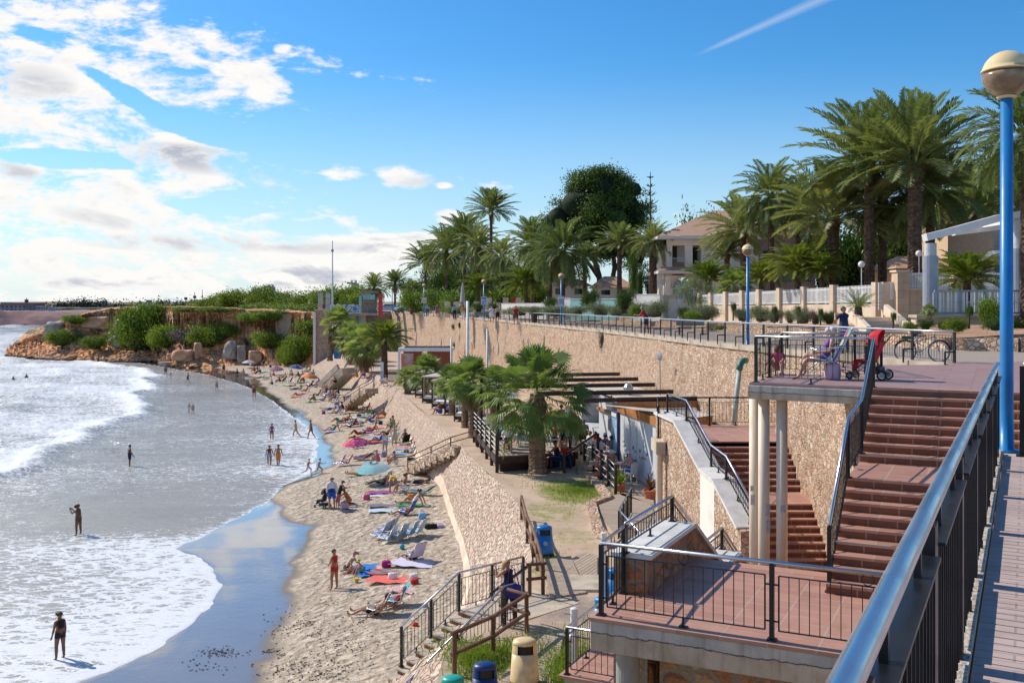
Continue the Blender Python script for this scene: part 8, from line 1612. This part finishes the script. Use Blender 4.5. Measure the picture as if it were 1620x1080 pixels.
boards('boardwalk',[Pl(860,888),Pl(870,948),Pl(928,940),Pl(903,882)],'grey boardwalk crossed by two long railing shadows',R(20)); boards('boardwalk',[Pl(905,886),Pl(925,925),Pl(945,915),Pl(945,882),Pl(925,876)],'narrow slatted duckboard beside the white shower post',R(-64))
boards('boardwalk',[Pl(838,1010),Pl(770,1110),Pl(870,1110),Pl(892,1005)],'slanted grey boardwalk between the bins and the platform',R(30)); boards('boardwalk',[Pl(938,792),Pl(960,830),Pl(985,858),Pl(1045,842),Pl(1030,800),Pl(985,782)],'wide boardwalk leading to the bar terrace beside the plant pots',R(8))
boards('boardwalk',[Pl(960,772),Pl(985,786),Pl(1034,800),Pl(1036,762),Pl(1000,752)],'boarded terrace floor under the bar tables',R(8))
sb_=mesh_obj('concrete_pad',MB().box((0,0,.04),(1.3,1.6,.12)).mesh('concrete_pad'),CONC); sb_.location=P(938,925,LOW); tag(sb_,'wet dark concrete pad at the end of the duckboard','concrete pad')
for(px,py,h,lb)in[(955,948,1.9,'white beach shower post left of the platform railing'),(908,1062,1.45,'short white post beside the small tiled landing')]:
 o=thing('shower_post',lb,'shower post',Pl(px,py),0,'white shower posts'); MB().lathe([(.085,0),(.085,h),(.05,h+.02)],14).build('column',WHITE,o); MB().lathe([(.13,h*.55),(.13,h*.58)],14).build('ring',WHITE,o); MB().tube([(0,0,h*.9),(-.22,-.05,h*.93)],.015,6).tube([(-.05,-.08,h*.5),(-.05,-.15,h*.5)],.02,6).build('tap',STEEL_F,o)
BS=Vector((.37,29.2,LOW)); bd=Vector((-.715,-.70,0)).normalized(); bn=Vector((.70,-.715,0)).normalized(); brz=math.atan2(-.715,.70)
bs=stairs('beach_stairs','tiled stairs going down to the sand past the leaning blonde woman',BS+Vector((0,0,.02)),R(-45.6),1.92,[('l',2.6),('s',20)],r=.152,t=.30,mats=(TERRA_V,CONC_P))
mb=MB(); nst=20
mb.add([(1.90,-2.6,-.05),(1.90,-8.3,-3.05),(1.90,-8.3,-4),(1.90,-2.6,-4),(2.35,-2.6,-.35),(2.35,-8.3,-3.2),(2.5,-8.3,-4),(2.5,-2.6,-4)],[(0,4,5,1),(4,7,6,5),(0,3,7,4)]); mb.build('side_rocks',STONE_SLOPE,bs)
bp_=lambda al,w,z=0:BS+bd*al+bn*w+Vector((0,0,z-max(0,al-2.6)/.3*.152))
railing('stair_railing','far steel topped railing of the beach stairs behind the blonde woman',[bp_(.1,.05),bp_(2.6,.05),bp_(4.6,.05)],h=1.05,step=1.3,group='beach stair railings'); railing('stair_railing','near steel topped railing of the beach stairs leading down to the sand',[bp_(2.2,1.86),bp_(2.6,1.86),bp_(7.6,1.86)],h=1.05,step=1.7,group='beach stair railings')
o=thing('shoulder_bag','purple shoulder bag hanging on the blonde woman at the beach stairs','bag',P(805,984,LOW)+Vector((.12,-.16,.86))); MB().box((0,0,0),(.44,.16,.34),rz=R(20)).build('body',cloth((.05,.035,.30)),o,bevel=.04); MB().box((0,-.09,.06),(.45,.03,.2),rz=R(20)).build('flap',cloth((.06,.045,.34)),o,bevel=.01); MB().tube([(-.15,0,.15),(-.12,.10,.5),(-.02,.14,.62),(.05,.05,.5),(.16,0,.15)],.014,5).build('strap',cloth((.05,.035,.28)),o)
def sandsteps(lb,a,b,z0,z1,w,n,railpts=None,mt=STONE_SLOPE):
 a=Vector((*a[:2],0)); b=Vector((*b[:2],0)); d=(b-a).normalized(); nn=Vector((-d.y,d.x,0)); L_=(b-a).length; o=thing('sand_steps',lb,'steps',(a.x,a.y,z0),0,'steps from the path to the sand'); rz=math.atan2(d.y,d.x)
 for i in range(n):z=z0+(z1-z0)*i/n; c=a+d*(L_*(i+.5)/n); MB().box((c.x,c.y,z-.25),(L_/n+.05,w*rnd.uniform(.8,1.0),.54),rz).build('step',mt,o,world=True)
sandsteps('rough pink stone steps under the brown handrail',P(735,705,LOW)[:2],P(652,742,1.0)[:2],LOW-.05,.95,1.4,9); sandsteps('rough stone steps under the farther brown handrail',P(588,614,LOW)[:2],P(548,642,1.0)[:2],LOW-.05,.95,1.6,9)
def woodrail(lb,pts,zs,h=.95):
 o=thing('wooden_handrail',lb,'handrail',(*pts[0][:2],zs[0]),0,'brown handrails of the sand steps'); q=[Vector((p[0],p[1],z))for p,z in zip(pts,zs)]
 for p in q:MB().tube([p-Vector((0,0,.3)),p+Vector((0,0,h))],.04,6).build('post',WOODB,o,world=True)
 for a,b in zip(q[:-1],q[1:]):
  for m in(h,h-.32):MB().tube([a+Vector((0,0,m)),b+Vector((0,0,m))],.035,6).build('rail',WOODB,o,world=True)
woodrail('brown handrail running down the pink steps beside the blue loungers',[P(753,705,LOW),P(713,714,3.2),P(682,730,2.2),P(645,746,1.0)],[LOW,3.1,2.2,1.0]); woodrail('farther brown handrail behind the family group',[P(592,612,LOW),P(568,622,3.0),P(536,645,1.0)],[LOW,2.8,1.0])
o=thing('concrete_steps','long narrow concrete steps between low walls at the far end of the beach','steps',P(535,600,1.5)); a=P(552,580,3.9); b=P(522,609,1.3); d=(b-a)
for k in range(10):c=a+d*((k+.5)/10); MB().box(c-Vector((0,0,.5)),(2.3,d.length/9,1.0),math.atan2(-d.x,d.y)*1.0).build('step',CONC_P,o,world=True)
for s_ in(-1.4,1.4):MB().beam(a+Vector((s_,0,.0)),b+Vector((s_,0,.0)),.35,.7).build('side_wall',CONC_P,o,world=True)
# ---------------- potted plants ----------------
POT=M('terracotta_pot',(.52,.17,.08),(.44,.14,.06),4,.8)
def pot(px,py,s,mt,lb,sword=False):
 o=thing('plant_pot',lb,'potted plant',Pl(px,py),0,'potted plants on the boardwalk',s); MB().lathe([(.19,0),(.25,.30),(.28,.30),(.29,.38),(.25,.38),(.24,.33)],18).build('pot',POT,o); V=[]; F=[]; rs=random.Random(px)
 for i in range(46):
  a=rs.uniform(0,6.28); e=R(rs.uniform(28,86)); l=rs.uniform(.45,.85); d=Vector((math.cos(a)*math.cos(e),math.sin(a)*math.cos(e),math.sin(e))); s2=Vector((-math.sin(a),math.cos(a),0))*.035; c=Vector((0,0,.34)); m=c+d*l*.55; t=c+d*l+Vector((math.cos(a),math.sin(a),-.4))*.15*l; b=len(V); V.extend([c-s2*.5,c+s2*.5,m+s2,m-s2,t]); F.extend([(b,b+1,b+2,b+3),(b+3,b+2,b+4)])
 me=bpy.data.meshes.new('leaves'); me.from_pydata([tuple(v)for v in V],[],F); mesh_obj('leaves',me,mt,o)
pot(981,779,1.0,L_GRASS,'terracotta pot with a bright green spiky plant'); pot(1028,790,1.1,leaf_mat('purple_bronze_leaf',(.10,.04,.03),(.22,.12,.05),.2),'terracotta pot with a bronze purple spiky plant')
o=thing('amphora','terracotta amphora lying at the corner of the bar terrace','amphora',Pl(948,757)); MB().lathe([(.05,-.35),(.17,-.2),(.2,.0),(.16,.2),(.07,.28),(.09,.34)],14).build('jar',POT,o,smooth=True).matrix_local=Matrix.Translation((0,0,.2))@Matrix.Rotation(R(80),4,'Y')
o=thing('life_ring','orange and white lifebuoy on the rope railing of the bar terrace','lifebuoy',Pl(955,752)+Vector((0,-.1,.75)),R(20)); MB().ring((0,0,0),.38,.09,20).build('ring',cloth((.70,.22,.12)),o,smooth=True); mb=MB()
for a in(0,90,180,270):mb.ring((.38*math.cos(R(a)),0,.38*math.sin(R(a))),.10,.02,8,'Z' if a%180==0 else 'X')
mb.build('bands',WHITE,o)
# ---------------- beach bar ----------------
bar=thing('beach_bar','white beach bar kiosk with orange timber fascia and long dark brown roof beams','bar building',(6.5,45.1,LOW))
KD=Vector((-.173,.985,0)); KN=Vector((.985,.173,0)); K0=Vector((6.55,44.6,0))
def kp(a,b,z):return K0+KD*a+KN*b+Vector((0,0,z))
def kbox(a0,a1,b0,b1,z0,z1,nm,mt,par=None):c=kp((a0+a1)/2,(b0+b1)/2,(z0+z1)/2); return MB().box(c,(b1-b0,a1-a0,z1-z0),math.atan2(KN.y,KN.x)).build(nm,mt,par or bar,world=True)
WB=M('bar_white_panel',(.62,.63,.66),(.52,.54,.58),1.4,.6)
kbox(0,6.2,0,2.4,LOW,6.55,'store_wall',WB); kbox(-.15,6.3,-.10,2.5,6.55,6.95,'fascia',WOODO); kbox(-.1,6.2,.1,2.6,6.95,7.0,'flat_roof',M('grey_roof_felt',(.36,.38,.40)))
for a in(1.0,2.1,3.2,4.3,5.3):kbox(a,a+.02,-.012,0,LOW+.1,6.4,'panel_joint',GREYM);
for a in(1.55,2.65,3.75):kbox(a,a+.06,-.04,-.0,5.0,5.15,'lock',BLACK)
kbox(6.2,7.4,-.05,2.4,LOW,6.9,'timber_wall',WOODD); kbox(7.4,11.0,.2,2.8,LOW,7.0,'bar_wall',WB); kbox(11.0,15.0,.2,2.8,LOW,5.0,'counter',WB); kbox(11.0,15.0,1.6,2.8,5.0,7.2,'back_wall',WOODD); kbox(15,15.4,.2,2.8,LOW,7.2,'end_wall',WB); kbox(8.2,8.8,.10,.2,5.3,5.9,'meter_box',GREYM); kbox(7.3,11,.05,.22,6.2,6.35,'shelf_beam',WOODO)
kbox(7.0,16,.1,3.0,7.15,7.22,'awning_roof',BEIGEF)
for i,(a,b0,b1,z)in enumerate([(3.2,-2.6,3.2,7.35),(5.4,-4.4,2.6,7.50),(8.4,-6.0,2.6,7.62),(11.4,-6.0,2.6,7.70),(14.4,-6,2.4,7.78)]):kbox(a,a+.16,b0,b1,z,z+.20,'roof_beam',WOODD)
for a in(8.4,14.4):kbox(a,a+.16,-6.0,-5.84,LOW,7.7,'post',WOODD)
kbox(8.6,10.4,-3.0,-.4,7.66,7.69,'shade_cloth',BEIGEF)
kbox(3.0,3.2,-1.0,3.2,7.05,7.35,'orange_beam',WOODO)
MB().lathe([(.18,0),(.18,.25),(.26,.3),(.26,.45),(.16,.62),(.05,.66)],12,kp(8,1.0,7.2)).build('vent_cowl',STEEL_F,bar,world=True)
sail=kp(2.6,0,0); MB().add([kp(2.8,-2.4,7.35),kp(-.5,1.6,6.98),kp(-.6,2.6,7.1),kp(2.8,1.2,7.0)],[(0,1,2,3)]).build('shade_sail',BEIGEF,bar,world=True)
o=thing('map_board','blue and white map board on the dark timber wall of the bar','sign',kp(6.8,-.1,5.2)); kbox(6.15,7.35,-.13,-.06,4.25,6.55,'frame',M('navy_frame',(.02,.06,.22)),o); kbox(6.25,7.25,-.145,-.125,4.45,6.2,'panel',M('sea_map',(.62,.68,.75),(.22,.42,.62),1.4,.5,det=3,lo=.45,hi=.52),o); kbox(6.3,7.2,-.15,-.14,6.25,6.45,'title_band',WHITE,o)
DK=4.42; dpl=[(-.73,49.9),(3.4,51.6),(4.2,61),(-2.3,61)]
o=thing('bar_deck','raised timber deck of the beach bar on dark brown posts','deck',(-.73,49.9,LOW)); MB().prism(dpl,DK-.12,DK).build('floor',WOODG,o,world=True); MB().beam(Vector((-.75,49.85,DK-.22)),Vector((3.4,51.55,DK-.22)),.10,.34).build('front_beam',WOODD,o,world=True); MB().beam(Vector((-.78,49.9,DK-.22)),Vector((-2.33,61,DK-.22)),.10,.34).build('side_beam',WOODD,o,world=True)
dpo=[Vector((-.75,49.9,0))+Vector((-1.57,11.1,0))*(i/5)for i in range(6)]
for p in dpo:MB().beam(p+Vector((0,0,LOW-.1)),p+Vector((0,0,DK+1.05)),.17,.17).build('post',WOODD,o,world=True)
for k in(.25,.5,.75,1.0):
 mb=MB(); mb.tube([p+Vector((-.02,-.02,DK+k))for p in dpo],.022,5); mb.build('rope',WHITE,o,world=True)
for p in((3.0,51.4),(3.9,56)):MB().beam(Vector((*p,LOW)),Vector((*p,DK+1.0)),.15,.15).build('post',WOODD,o,world=True)
MB().prism([(-.6,50.2),(3.3,51.9),(3.9,60.5),(-2.0,60.5)],LOW-.1,DK-.4).build('underfloor_shade',M('underdeck_shade',(.03,.02,.015)),o,world=True)  # near-black solid block, shade below the deck painted as a shape
o=thing('deck_steps','dark steps between the bar deck and the grass','steps',(3.6,50.6,LOW))
for i in range(4):MB().box((3.5+i*.30,50.0+i*.2,LOW+.1+i*.2),(.42,1.5,.2)).build('step',WOODG,o,world=True)
MB().beam(Vector((2.6,49.7,LOW+.9)),Vector((4.3,50.4,LOW+1.9)),.07,.09).beam(Vector((2.6,49.7,LOW)),Vector((2.6,49.7,LOW+1.0)),.14,.14).beam(Vector((4.35,50.4,LOW)),Vector((4.35,50.4,LOW+1.9)),.14,.14).build('handrail',WOODD,o,world=True)
o=thing('rope_railing','curved rope railing with dark posts round the bar terrace','railing',Pl(938,742)); rp=[Pl(925,738),Pl(938,745),Pl(952,758),Pl(963,768),Pl(974,782)]
for p in rp:MB().tube([p,p+Vector((0,0,1.35))],.075,8).build('post',WOODD,o,world=True)
for k in(.3,.65,1.0,1.25):MB().tube([p+Vector((0,0,k))for p in rp],.022,5).build('rope',WHITE,o,world=True)
o=thing('terrace_kerb','rough stone edge of the bar terrace beside the grass','kerb',Pl(950,770)); kk=[Pl(930,752),Pl(948,772),Pl(962,790),Pl(935,800),Pl(945,840),Pl(968,868)]
for a,b in zip(kk[:-1],kk[1:]):MB().beam(a+Vector((0,0,.02)),b+Vector((0,0,.02)),.4,.34).build('stones',STONE_LOW,o,world=True)
WP=M('white_wicker_chair',(.72,.70,.66),(.60,.58,.55),20,.6)
_cc={}
def cafe_chair(loc,hd,lb,mt=WP):
 if not _cc:
  _cc['s']=MB().box((0,0,.45),(.46,.46,.05)).mesh('seat'); _cc['b']=MB().box((0,-.23,.70),(.46,.04,.46),rx=R(8)).mesh('back'); _cc['l']=MB().box((0,0,.22),(.035,.035,.44)).mesh('leg'); _cc['a']=MB().box((0,-.02,.65),(.04,.42,.03)).box((0,.17,.55),(.03,.03,.2)).mesh('arm')
  for k in _cc.values():k.materials.append(WP)
 o=thing('cafe_chair',lb,'chair',loc,R(hd),'white chairs of the beach bar'); L_=[mesh_obj('seat',_cc['s'],mt,o),mesh_obj('backrest',_cc['b'],mt,o)]
 for x in(-.2,.2):
  for y in(-.2,.2):q=mesh_obj('leg',_cc['l'],mt,o); q.location=(x,y,0)
  q=mesh_obj('armrest',_cc['a'],mt,o); q.location=(x*1.15,0,0)
def table(loc,lb):
 o=thing('cafe_table',lb,'table',loc,0,'white tables of the beach bar'); MB().lathe([(.40,.72),(.42,.73),(.42,.75),(.001,.752)],20).build('table_top',WHITE,o); MB().lathe([(.22,0),(.22,.02),(.03,.05),(.03,.72)],10).build('leg',GREYM,o)
 return o
def cup(loc,lb):o=thing('glass',lb,'glass',loc,0,'glasses on the bar tables'); MB().lathe([(.03,0),(.04,.14),(.036,.14),(.028,.01)],10).build('glass',M('drink_glass',(.55,.60,.62),None,3,.1),o)
DT=[(803,51.4,DK,180,'table',[('shirt','white')],'w',0,'white haired person in white at the deck edge, left of the big palm','white chair at the deck edge, left of the big palm'),(791,52.6,DK,-90,'table',[('shirt','teal')],'b',0,'person in a teal shirt at the left deck table','white chair of the person in teal'),(814,53.4,DK,0,'table',[('shirt','navy')],'g',0,'grey haired person in navy at the left deck table','white chair behind the left deck table'),(826,54.5,DK,90,'table',[('shirt','red')],'b',1,'woman in red partly hidden by palm leaves','white chair hidden by palm leaves'),(877,53.0,DK,-90,'table',[('shirt','red')],'g',0,'man in a red polo at the table right of the palm trunk','white chair of the man in the red polo'),(890,52.4,DK,180,'table',[('shirt','navy')],'g',0,'grey haired man in a navy shirt with his back to us','chair of the man in the navy shirt'),(903,53.0,DK,90,'table',[('shirt','teal')],'k',0,'person in an emerald shirt right of the navy shirt','chair of the person in emerald'),(895,54.2,DK,0,'table',[('shirt','brown')],'k',0,'dark haired diner facing us behind the navy shirt','chair behind the centre table'),(884,55.4,DK,0,'table',[('top','red')],'b',1,'diner in red behind the centre table','white chair of the second row'),(901,56.0,DK,-60,'table',[('shirt','red')],'k',1,'diner with dark hair in the second row','second chair of the second row'),(882,50.6,LOW,60,'table',[('vest','black'),('shorts','navy')],'k',0,'person in a black vest and cap sitting below the deck','dark blue chair below the deck, left'),(893,50.3,LOW,200,'table',[('shirt','red'),('trousers','navy')],'g',0,'person in a bright red top sitting below the deck','dark blue chair below the deck, right'),(930,52.5,LOW+.3,-70,'table',[('shirt','white')],'b',0,'man in white leaning over the table by the deck steps','chair by the deck steps'),(942,53.0,LOW+.2,0,'table',[('shirt','red')],'k',0,'person in dark red facing us behind the white tee shirt','chair of the person in dark red'),(948,50.8,LOW+.2,180,'table',[('shirt','white')],'k',0,'person in a white tee shirt with a wide back','white chair of the wide backed person'),(957,52.2,LOW+.2,180,'table',[('vest','purp')],'b',1,'person in a white cap by the bar wall','chair by the bar wall'),(967,51.6,LOW+.2,180,'table',[('shirt','grey')],'b',1,'person in a grey tee shirt by the bar wall','second chair by the bar wall'),(969,48.0,LOW,170,'table',[('trunks','navy')],'w',0,'sunburnt bare chested man with white hair and sunglasses at the terrace table','white chair of the bare chested man'),(998,46.8,LOW,40,'table',[('trunks','blue')],'k',0,'tanned man in a white cap with a blue towel, back to us','white chair draped with a blue towel'),(1004,49.2,LOW,140,'table',[('shirt','white')],'b',0,'man in a straw hat facing us at the terrace table','chair of the man in the straw hat'),(1014,48.0,LOW,90,'table',[('shirt','white')],'y',1,'blonde woman in white at the terrace table','pale chair of the blonde woman')]
for i,(px,d_,z,hd,ps,wr,hr,fm,lb,cl)in enumerate(DT):
 c=PD(px,d_,z=z+.07 if z<DK else z); o=person(lb,c+Vector((0,0,.03)),hd,ps,'t' if i%3 else 'm',wr+([('shorts','navy')]if not any(k in('trunks','shorts','trousers')for k,_ in wr)else[]),hr,3 if fm else 0,1.0,bool(fm),{16:None,15:('cap','white'),18:('cap','white'),19:('hat','beige'),10:('cap','navy')}.get(i),'guests of the beach bar',True)
 cafe_chair(c,hd,cl,WP if i not in(10,11)else M('navy_chair',(.02,.05,.18)))
for(px,d_,z,hd,wr,hr,fm,lb,ps)in[(866,56.5,DK,-40,[('vest','oran'),('shorts','navy')],'b',1,'woman in orange leaning over a deck table','leanrail'),(888,57.5,DK,180,[('vest','pink'),('shorts','red')],'b',1,'woman in pink top and red skirt standing on the deck','stand'),(902,57.0,DK,150,[('shirt','sky'),('shorts','sky')],'y',1,'woman in denim shorts standing on the deck','stand'),(915,54.0,LOW+.4,20,[('shirt','beige'),('shorts','black')],'k',0,'waiter in a pale shirt and black shorts, left one','stand'),(924,53.6,LOW+.4,20,[('shirt','grey'),('shorts','black')],'k',0,'waiter in a grey shirt and black shorts, right one','stand'),(1027,46.6,LOW,110,[('shirt','black'),('trousers','black')],'k',1,'waitress all in black looking at her notepad by the white wall','holdcup')]:
 person(lb,PD(px,d_,z=z+.07),hd,ps,'m',wr,hr,0,1.0,bool(fm),None,'people standing at the beach bar',True)
for i,(px,d_,z,lb)in enumerate([(806,52.5,DK,'white table left of the big palm'),(889,53.4,DK,'white table in the middle of the deck'),(868,55.6,DK,'white table behind the palm trunk'),(893,56.6,DK,'white table in the second row of the deck'),(887,51.0,LOW+.05,'low table below the deck'),(942,51.8,LOW+.25,'white table by the deck steps'),(962,50.6,LOW+.2,'white table by the bar wall'),(984,47.8,LOW+.07,'white table in the middle of the terrace'),(1000,48.0,LOW+.07,'white table nearest the straw hat')]):
 c=PD(px,d_,z=z); table(c,lb); cup(c+Vector((.12,.05,.752)),'glass on the '+lb)
 # ---------------- daybeds, kiosk, sunshade ----------------
def daybed(p,rz):
 o=thing('daybed','x','daybed',p,rz,'curtained daybeds along the path')
 MB().box((0,0,.22),(1.9,1.9,.22)).build('base',WOODD,o); MB().box((0,0,.44),(1.84,1.84,.22)).build('mattress',WHITEF,o,bevel=.04); MB().box((.62,0,.62),(.42,1.5,.2),ry=R(-30)).build('pillow',WHITEF,o,bevel=.05)
 for x in(-.93,.93):
  for y in(-.93,.93):MB().box((x,y,1.1),(.10,.10,2.2)).build('post',WOODD if y<0 else BEIGEF,o)
 MB().box((0,0,2.22),(2.05,2.05,.10)).add([(-1.02,-1.02,2.27),(1.02,-1.02,2.27),(1.02,1.02,2.27),(-1.02,1.02,2.27),(0,0,2.5)],[(0,1,4),(1,2,4),(2,3,4),(3,0,4)]).build('canopy',BEIGEF,o)
 for(x,y,w)in((-.93,-.75,0),(-.93,.75,0),(.93,.8,0),(.75,-.93,1),(.75,.93,1)):
  V=[]; F=[]; n=14
  for i in range(n+1):
   t=(i/n-.5)*.5; c=.045*math.sin(i*1.9); px_,py_=(x+c,y+t)if not w else(x+t,y+c)
   for z in(.15,1.1,2.18):V.append((x+(px_-x)*(.6 if z==1.1 else 1),y+(py_-y)*(.6 if z==1.1 else 1),z))
  for i in range(n):
   for k in range(2):a=i*3+k; F.append((a,a+3,a+4,a+1))
  MB().add(V,F).build('curtain',BEIGEF,o,smooth=True)
 return o
proto=None
for i,(px,d_,lb)in enumerate([(756,68.5,'nearest curtained daybed, right beside the sunshade'),(734,72.5,'second nearest daybed with a white mattress'),(718,77.0,'daybed with a blue patterned mattress'),(697,81.5,'daybed in the middle of the row'),(681,86.0,'daybed with closed cream curtains left of the middle'),(669,91.0,'second farthest daybed of the row'),(660,96.0,'farthest daybed next to the shaggy palm')]):
 c=PD(px+9,d_,z=LOW+.02)
 if proto is None:proto=daybed(c,R(-8)); proto['label']=lb; dcopy=proto
 else:dcopy=copy_tree(proto,c,R(-8-i),lb)
 if i==2:
  for ch in dcopy.children:
   if ch.name.startswith('mattress'):ch.material_slots[0].link='OBJECT'; ch.material_slots[0].material=stripe('blue','white',3)
o=thing('sunshade','peaked white square sunshade next to the bar deck','sunshade',PD(776,65,z=LOW)); h=3.3
V=[(-1.7,-1.7,2.35),(1.7,-1.7,2.2),(1.7,1.7,2.35),(-1.7,1.7,2.35),(0,0,h),(0,-1.7,2.6),(1.7,0,2.6),(0,1.7,2.6),(-1.7,0,2.6)]
MB().add(V,[(0,5,4),(5,1,4),(1,6,4),(6,2,4),(2,7,4),(7,3,4),(3,8,4),(8,0,4)]).build('canopy',WHITEF,o); MB().tube([(0,0,0),(0,0,h)],.05,8).build('pole',GREYM,o)
kd=104.; q=kd/FPX; KX=lambda p:(p-810)*q; KZ=lambda y:EYE+(HOR-y)*q
o=thing('kiosk','open kiosk with white frame, flat dark roof and brown walls against the promenade wall','kiosk',(KX(630),kd,LOW)); RB=M('brown_kiosk_wall',(.28,.09,.05)); zt_=KZ(553); x0k,x1k=KX(630),KX(716)
MB().box(((x0k+x1k)/2,kd+1.5,zt_),(x1k-x0k,3.4,.35)).build('roof_frame',WHITE,o,world=True); MB().box(((x0k+x1k)/2+.2,kd+1.4,zt_+.22),((x1k-x0k)*.85,2.4,.14)).build('roof_panels',M('dark_panel',(.04,.045,.05)),o,world=True)
for x in(x0k+.1,x1k-.1):MB().box((x,kd,(LOW+zt_)/2),(.22,.25,zt_-LOW)).build('post',WHITE,o,world=True)
MB().box((x0k+1.3,kd+2.4,(LOW+zt_)/2),(2.0,.3,zt_-LOW-.3)).build('wall',RB,o,world=True); MB().box((x1k-1.6,kd+2.4,(LOW+zt_)/2),(2.4,.3,zt_-LOW-.3)).build('wall',RB,o,world=True); MB().box((x0k+.9,kd+.5,5.6),(1.3,.12,2.6)).build('poster_panel',M('red_grey_poster',(.45,.42,.42),(.5,.08,.06),.8,.6,det=2),o,world=True)
o=thing('path_fence','low dark fence behind the white sign post','fence',PD(615,112,z=LOW)); mb=MB()
for k in range(16):mb.box(PD(612+k*1.6,110,z=LOW+.6),(.05,.05,1.2))
mb.beam(PD(612,110,z=LOW+1.2),PD(637,110,z=LOW+1.2),.06,.06); mb.build('bars',BLACK,o,world=True)
for(px,py,lb)in[(534,573,'far blue barrel at the top of the concrete steps'),(578,590,'small blue barrel among the beach palms')]:
 o=thing('blue_barrel',lb,'barrel',PD(px,150 if px<550 else 126,z=LOW+.3),0,'blue barrels under the palms'); MB().lathe([(.5,0),(.55,.4),(.55,1.2),(.5,1.4)],14).build('drum',cloth((.01,.18,.45)),o,smooth=True); MB().lathe([(.5,1.4),(.45,1.45)],14).build('lid',cloth((.01,.12,.35)),o)
o=thing('wall_disc','round grey disc lamp on the promenade wall','wall lamp',PD(1044,52.5,564)); MB().lathe([(.2,0),(.22,.04),(.1,.07)],16).build('disc',GREYM,o).rotation_euler=(R(90),0,R(-60)); MB().tube([(0,0,0),(.02,0,-4.0)],.03,5).build('conduit',GREYM,o)
o=thing('geranium','pink flowering plant growing by the right edge of the brown stairs','plant',fr(O,2.2,-4.0,TPZ-10*.158)); f=mesh_obj('foliage',BUSH['bright'][0],None,o); f.scale=(.28,.28,.45)
mb=MB(); rs=random.Random(8)
for i in range(14):a=rs.uniform(0,6.28); mb.lathe([(.001,0),(.03,.02),(.001,.04)],6,(.2*math.cos(a),.2*math.sin(a),rs.uniform(.3,.52)))
mb.build('flowers',cloth((.75,.12,.30)),o)
MB().lathe([(.09,0),(.13,.16),(.12,.16)],10).build('pot',WHITE,o)
SW=[('red','scarlet'),('blue','royal blue'),('lime','lime'),('pink','hot pink'),('black','black'),('white','white'),('oran','orange'),('teal','teal'),('yel','yellow'),('navy','navy')]
TW_=[('sky','sky blue'),('yel','yellow'),('lil','lilac'),('white','white'),('red','red'),('grey','grey'),('green','green'),('beige','sand coloured'),('navy','navy'),('oran','orange')]
spots=[(548,668,'sitback','left of the pink parasol row'),(520,648,'lie','near the blue cool box'),(497,636,'sit','below the mint towel'),(470,628,'lieknee','by the water, left of the family group'),(468,616,'lie','in the far crowd, water side'),(424,600,'sitback','in the far crowd below the purple parasol'),(480,605,'sit','in the far crowd left of the orange parasol'),(410,598,'lie','in the far crowd nearest the rocks'),(447,597,'lounge','in the far crowd between two parasols'),(515,617,'sit','under the sea wall before the concrete steps'),(565,690,'lieknee','just behind the pink parasol'),(600,700,'sitback','in front of the sky blue towel'),(571,752,'lie','left of the aqua parasol'),(598,734,'sit','between the pink and aqua parasols'),(660,765,'lie','beside the checked lounger'),(655,800,'sitback','between the checked lounger and the blue chair'),(607,660,'sit','close to the foot of the sea wall'),(527,683,'sitback','at the water side of the middle row'),(487,588,'lounge','beside the blue and white parasol'),(535,625,'sit','above the family group under the wall')]
for i,(px,py,ps,wh)in enumerate(spots):
 a,an=SW[i%10]; b,bn=TW_[(i*3+i//10)%10]; fem=i%2
 towel(S(px,py),82+i%5,.9,1.9,cloth(C_[b]),'%s towel %s'%(bn,wh),i+40)
 person('sunbather in %s on a %s towel %s'%(an,bn,wh),S(px+1,py)+Vector((0,0,.04)),78+(i*7)%20,ps,'tmdt'[i%4],[('swimsuit',a)]if fem else[('trunks',a)],'kbgyk'[i%5],3 if fem else 0,1.0,bool(fem),None,'people on the beach')
for i,(px,py,c,cn)in enumerate([(512,655,'mag','magenta'),(550,662,'yel','yellow'),(590,655,'green','green'),(602,671,'navy','navy'),(575,705,'teal','teal'),(616,730,'red','scarlet'),(650,790,'oran','orange'),(668,820,'sky','sky blue'),(580,790,'pink','pink'),(436,604,'white','white'),(476,612,'lime','lime'),(510,603,'grey','grey')]):
 bag(S(px,py),.42,.28,.32,cloth(C_[c]),'%s beach bag standing on the sand between towels'%cn)
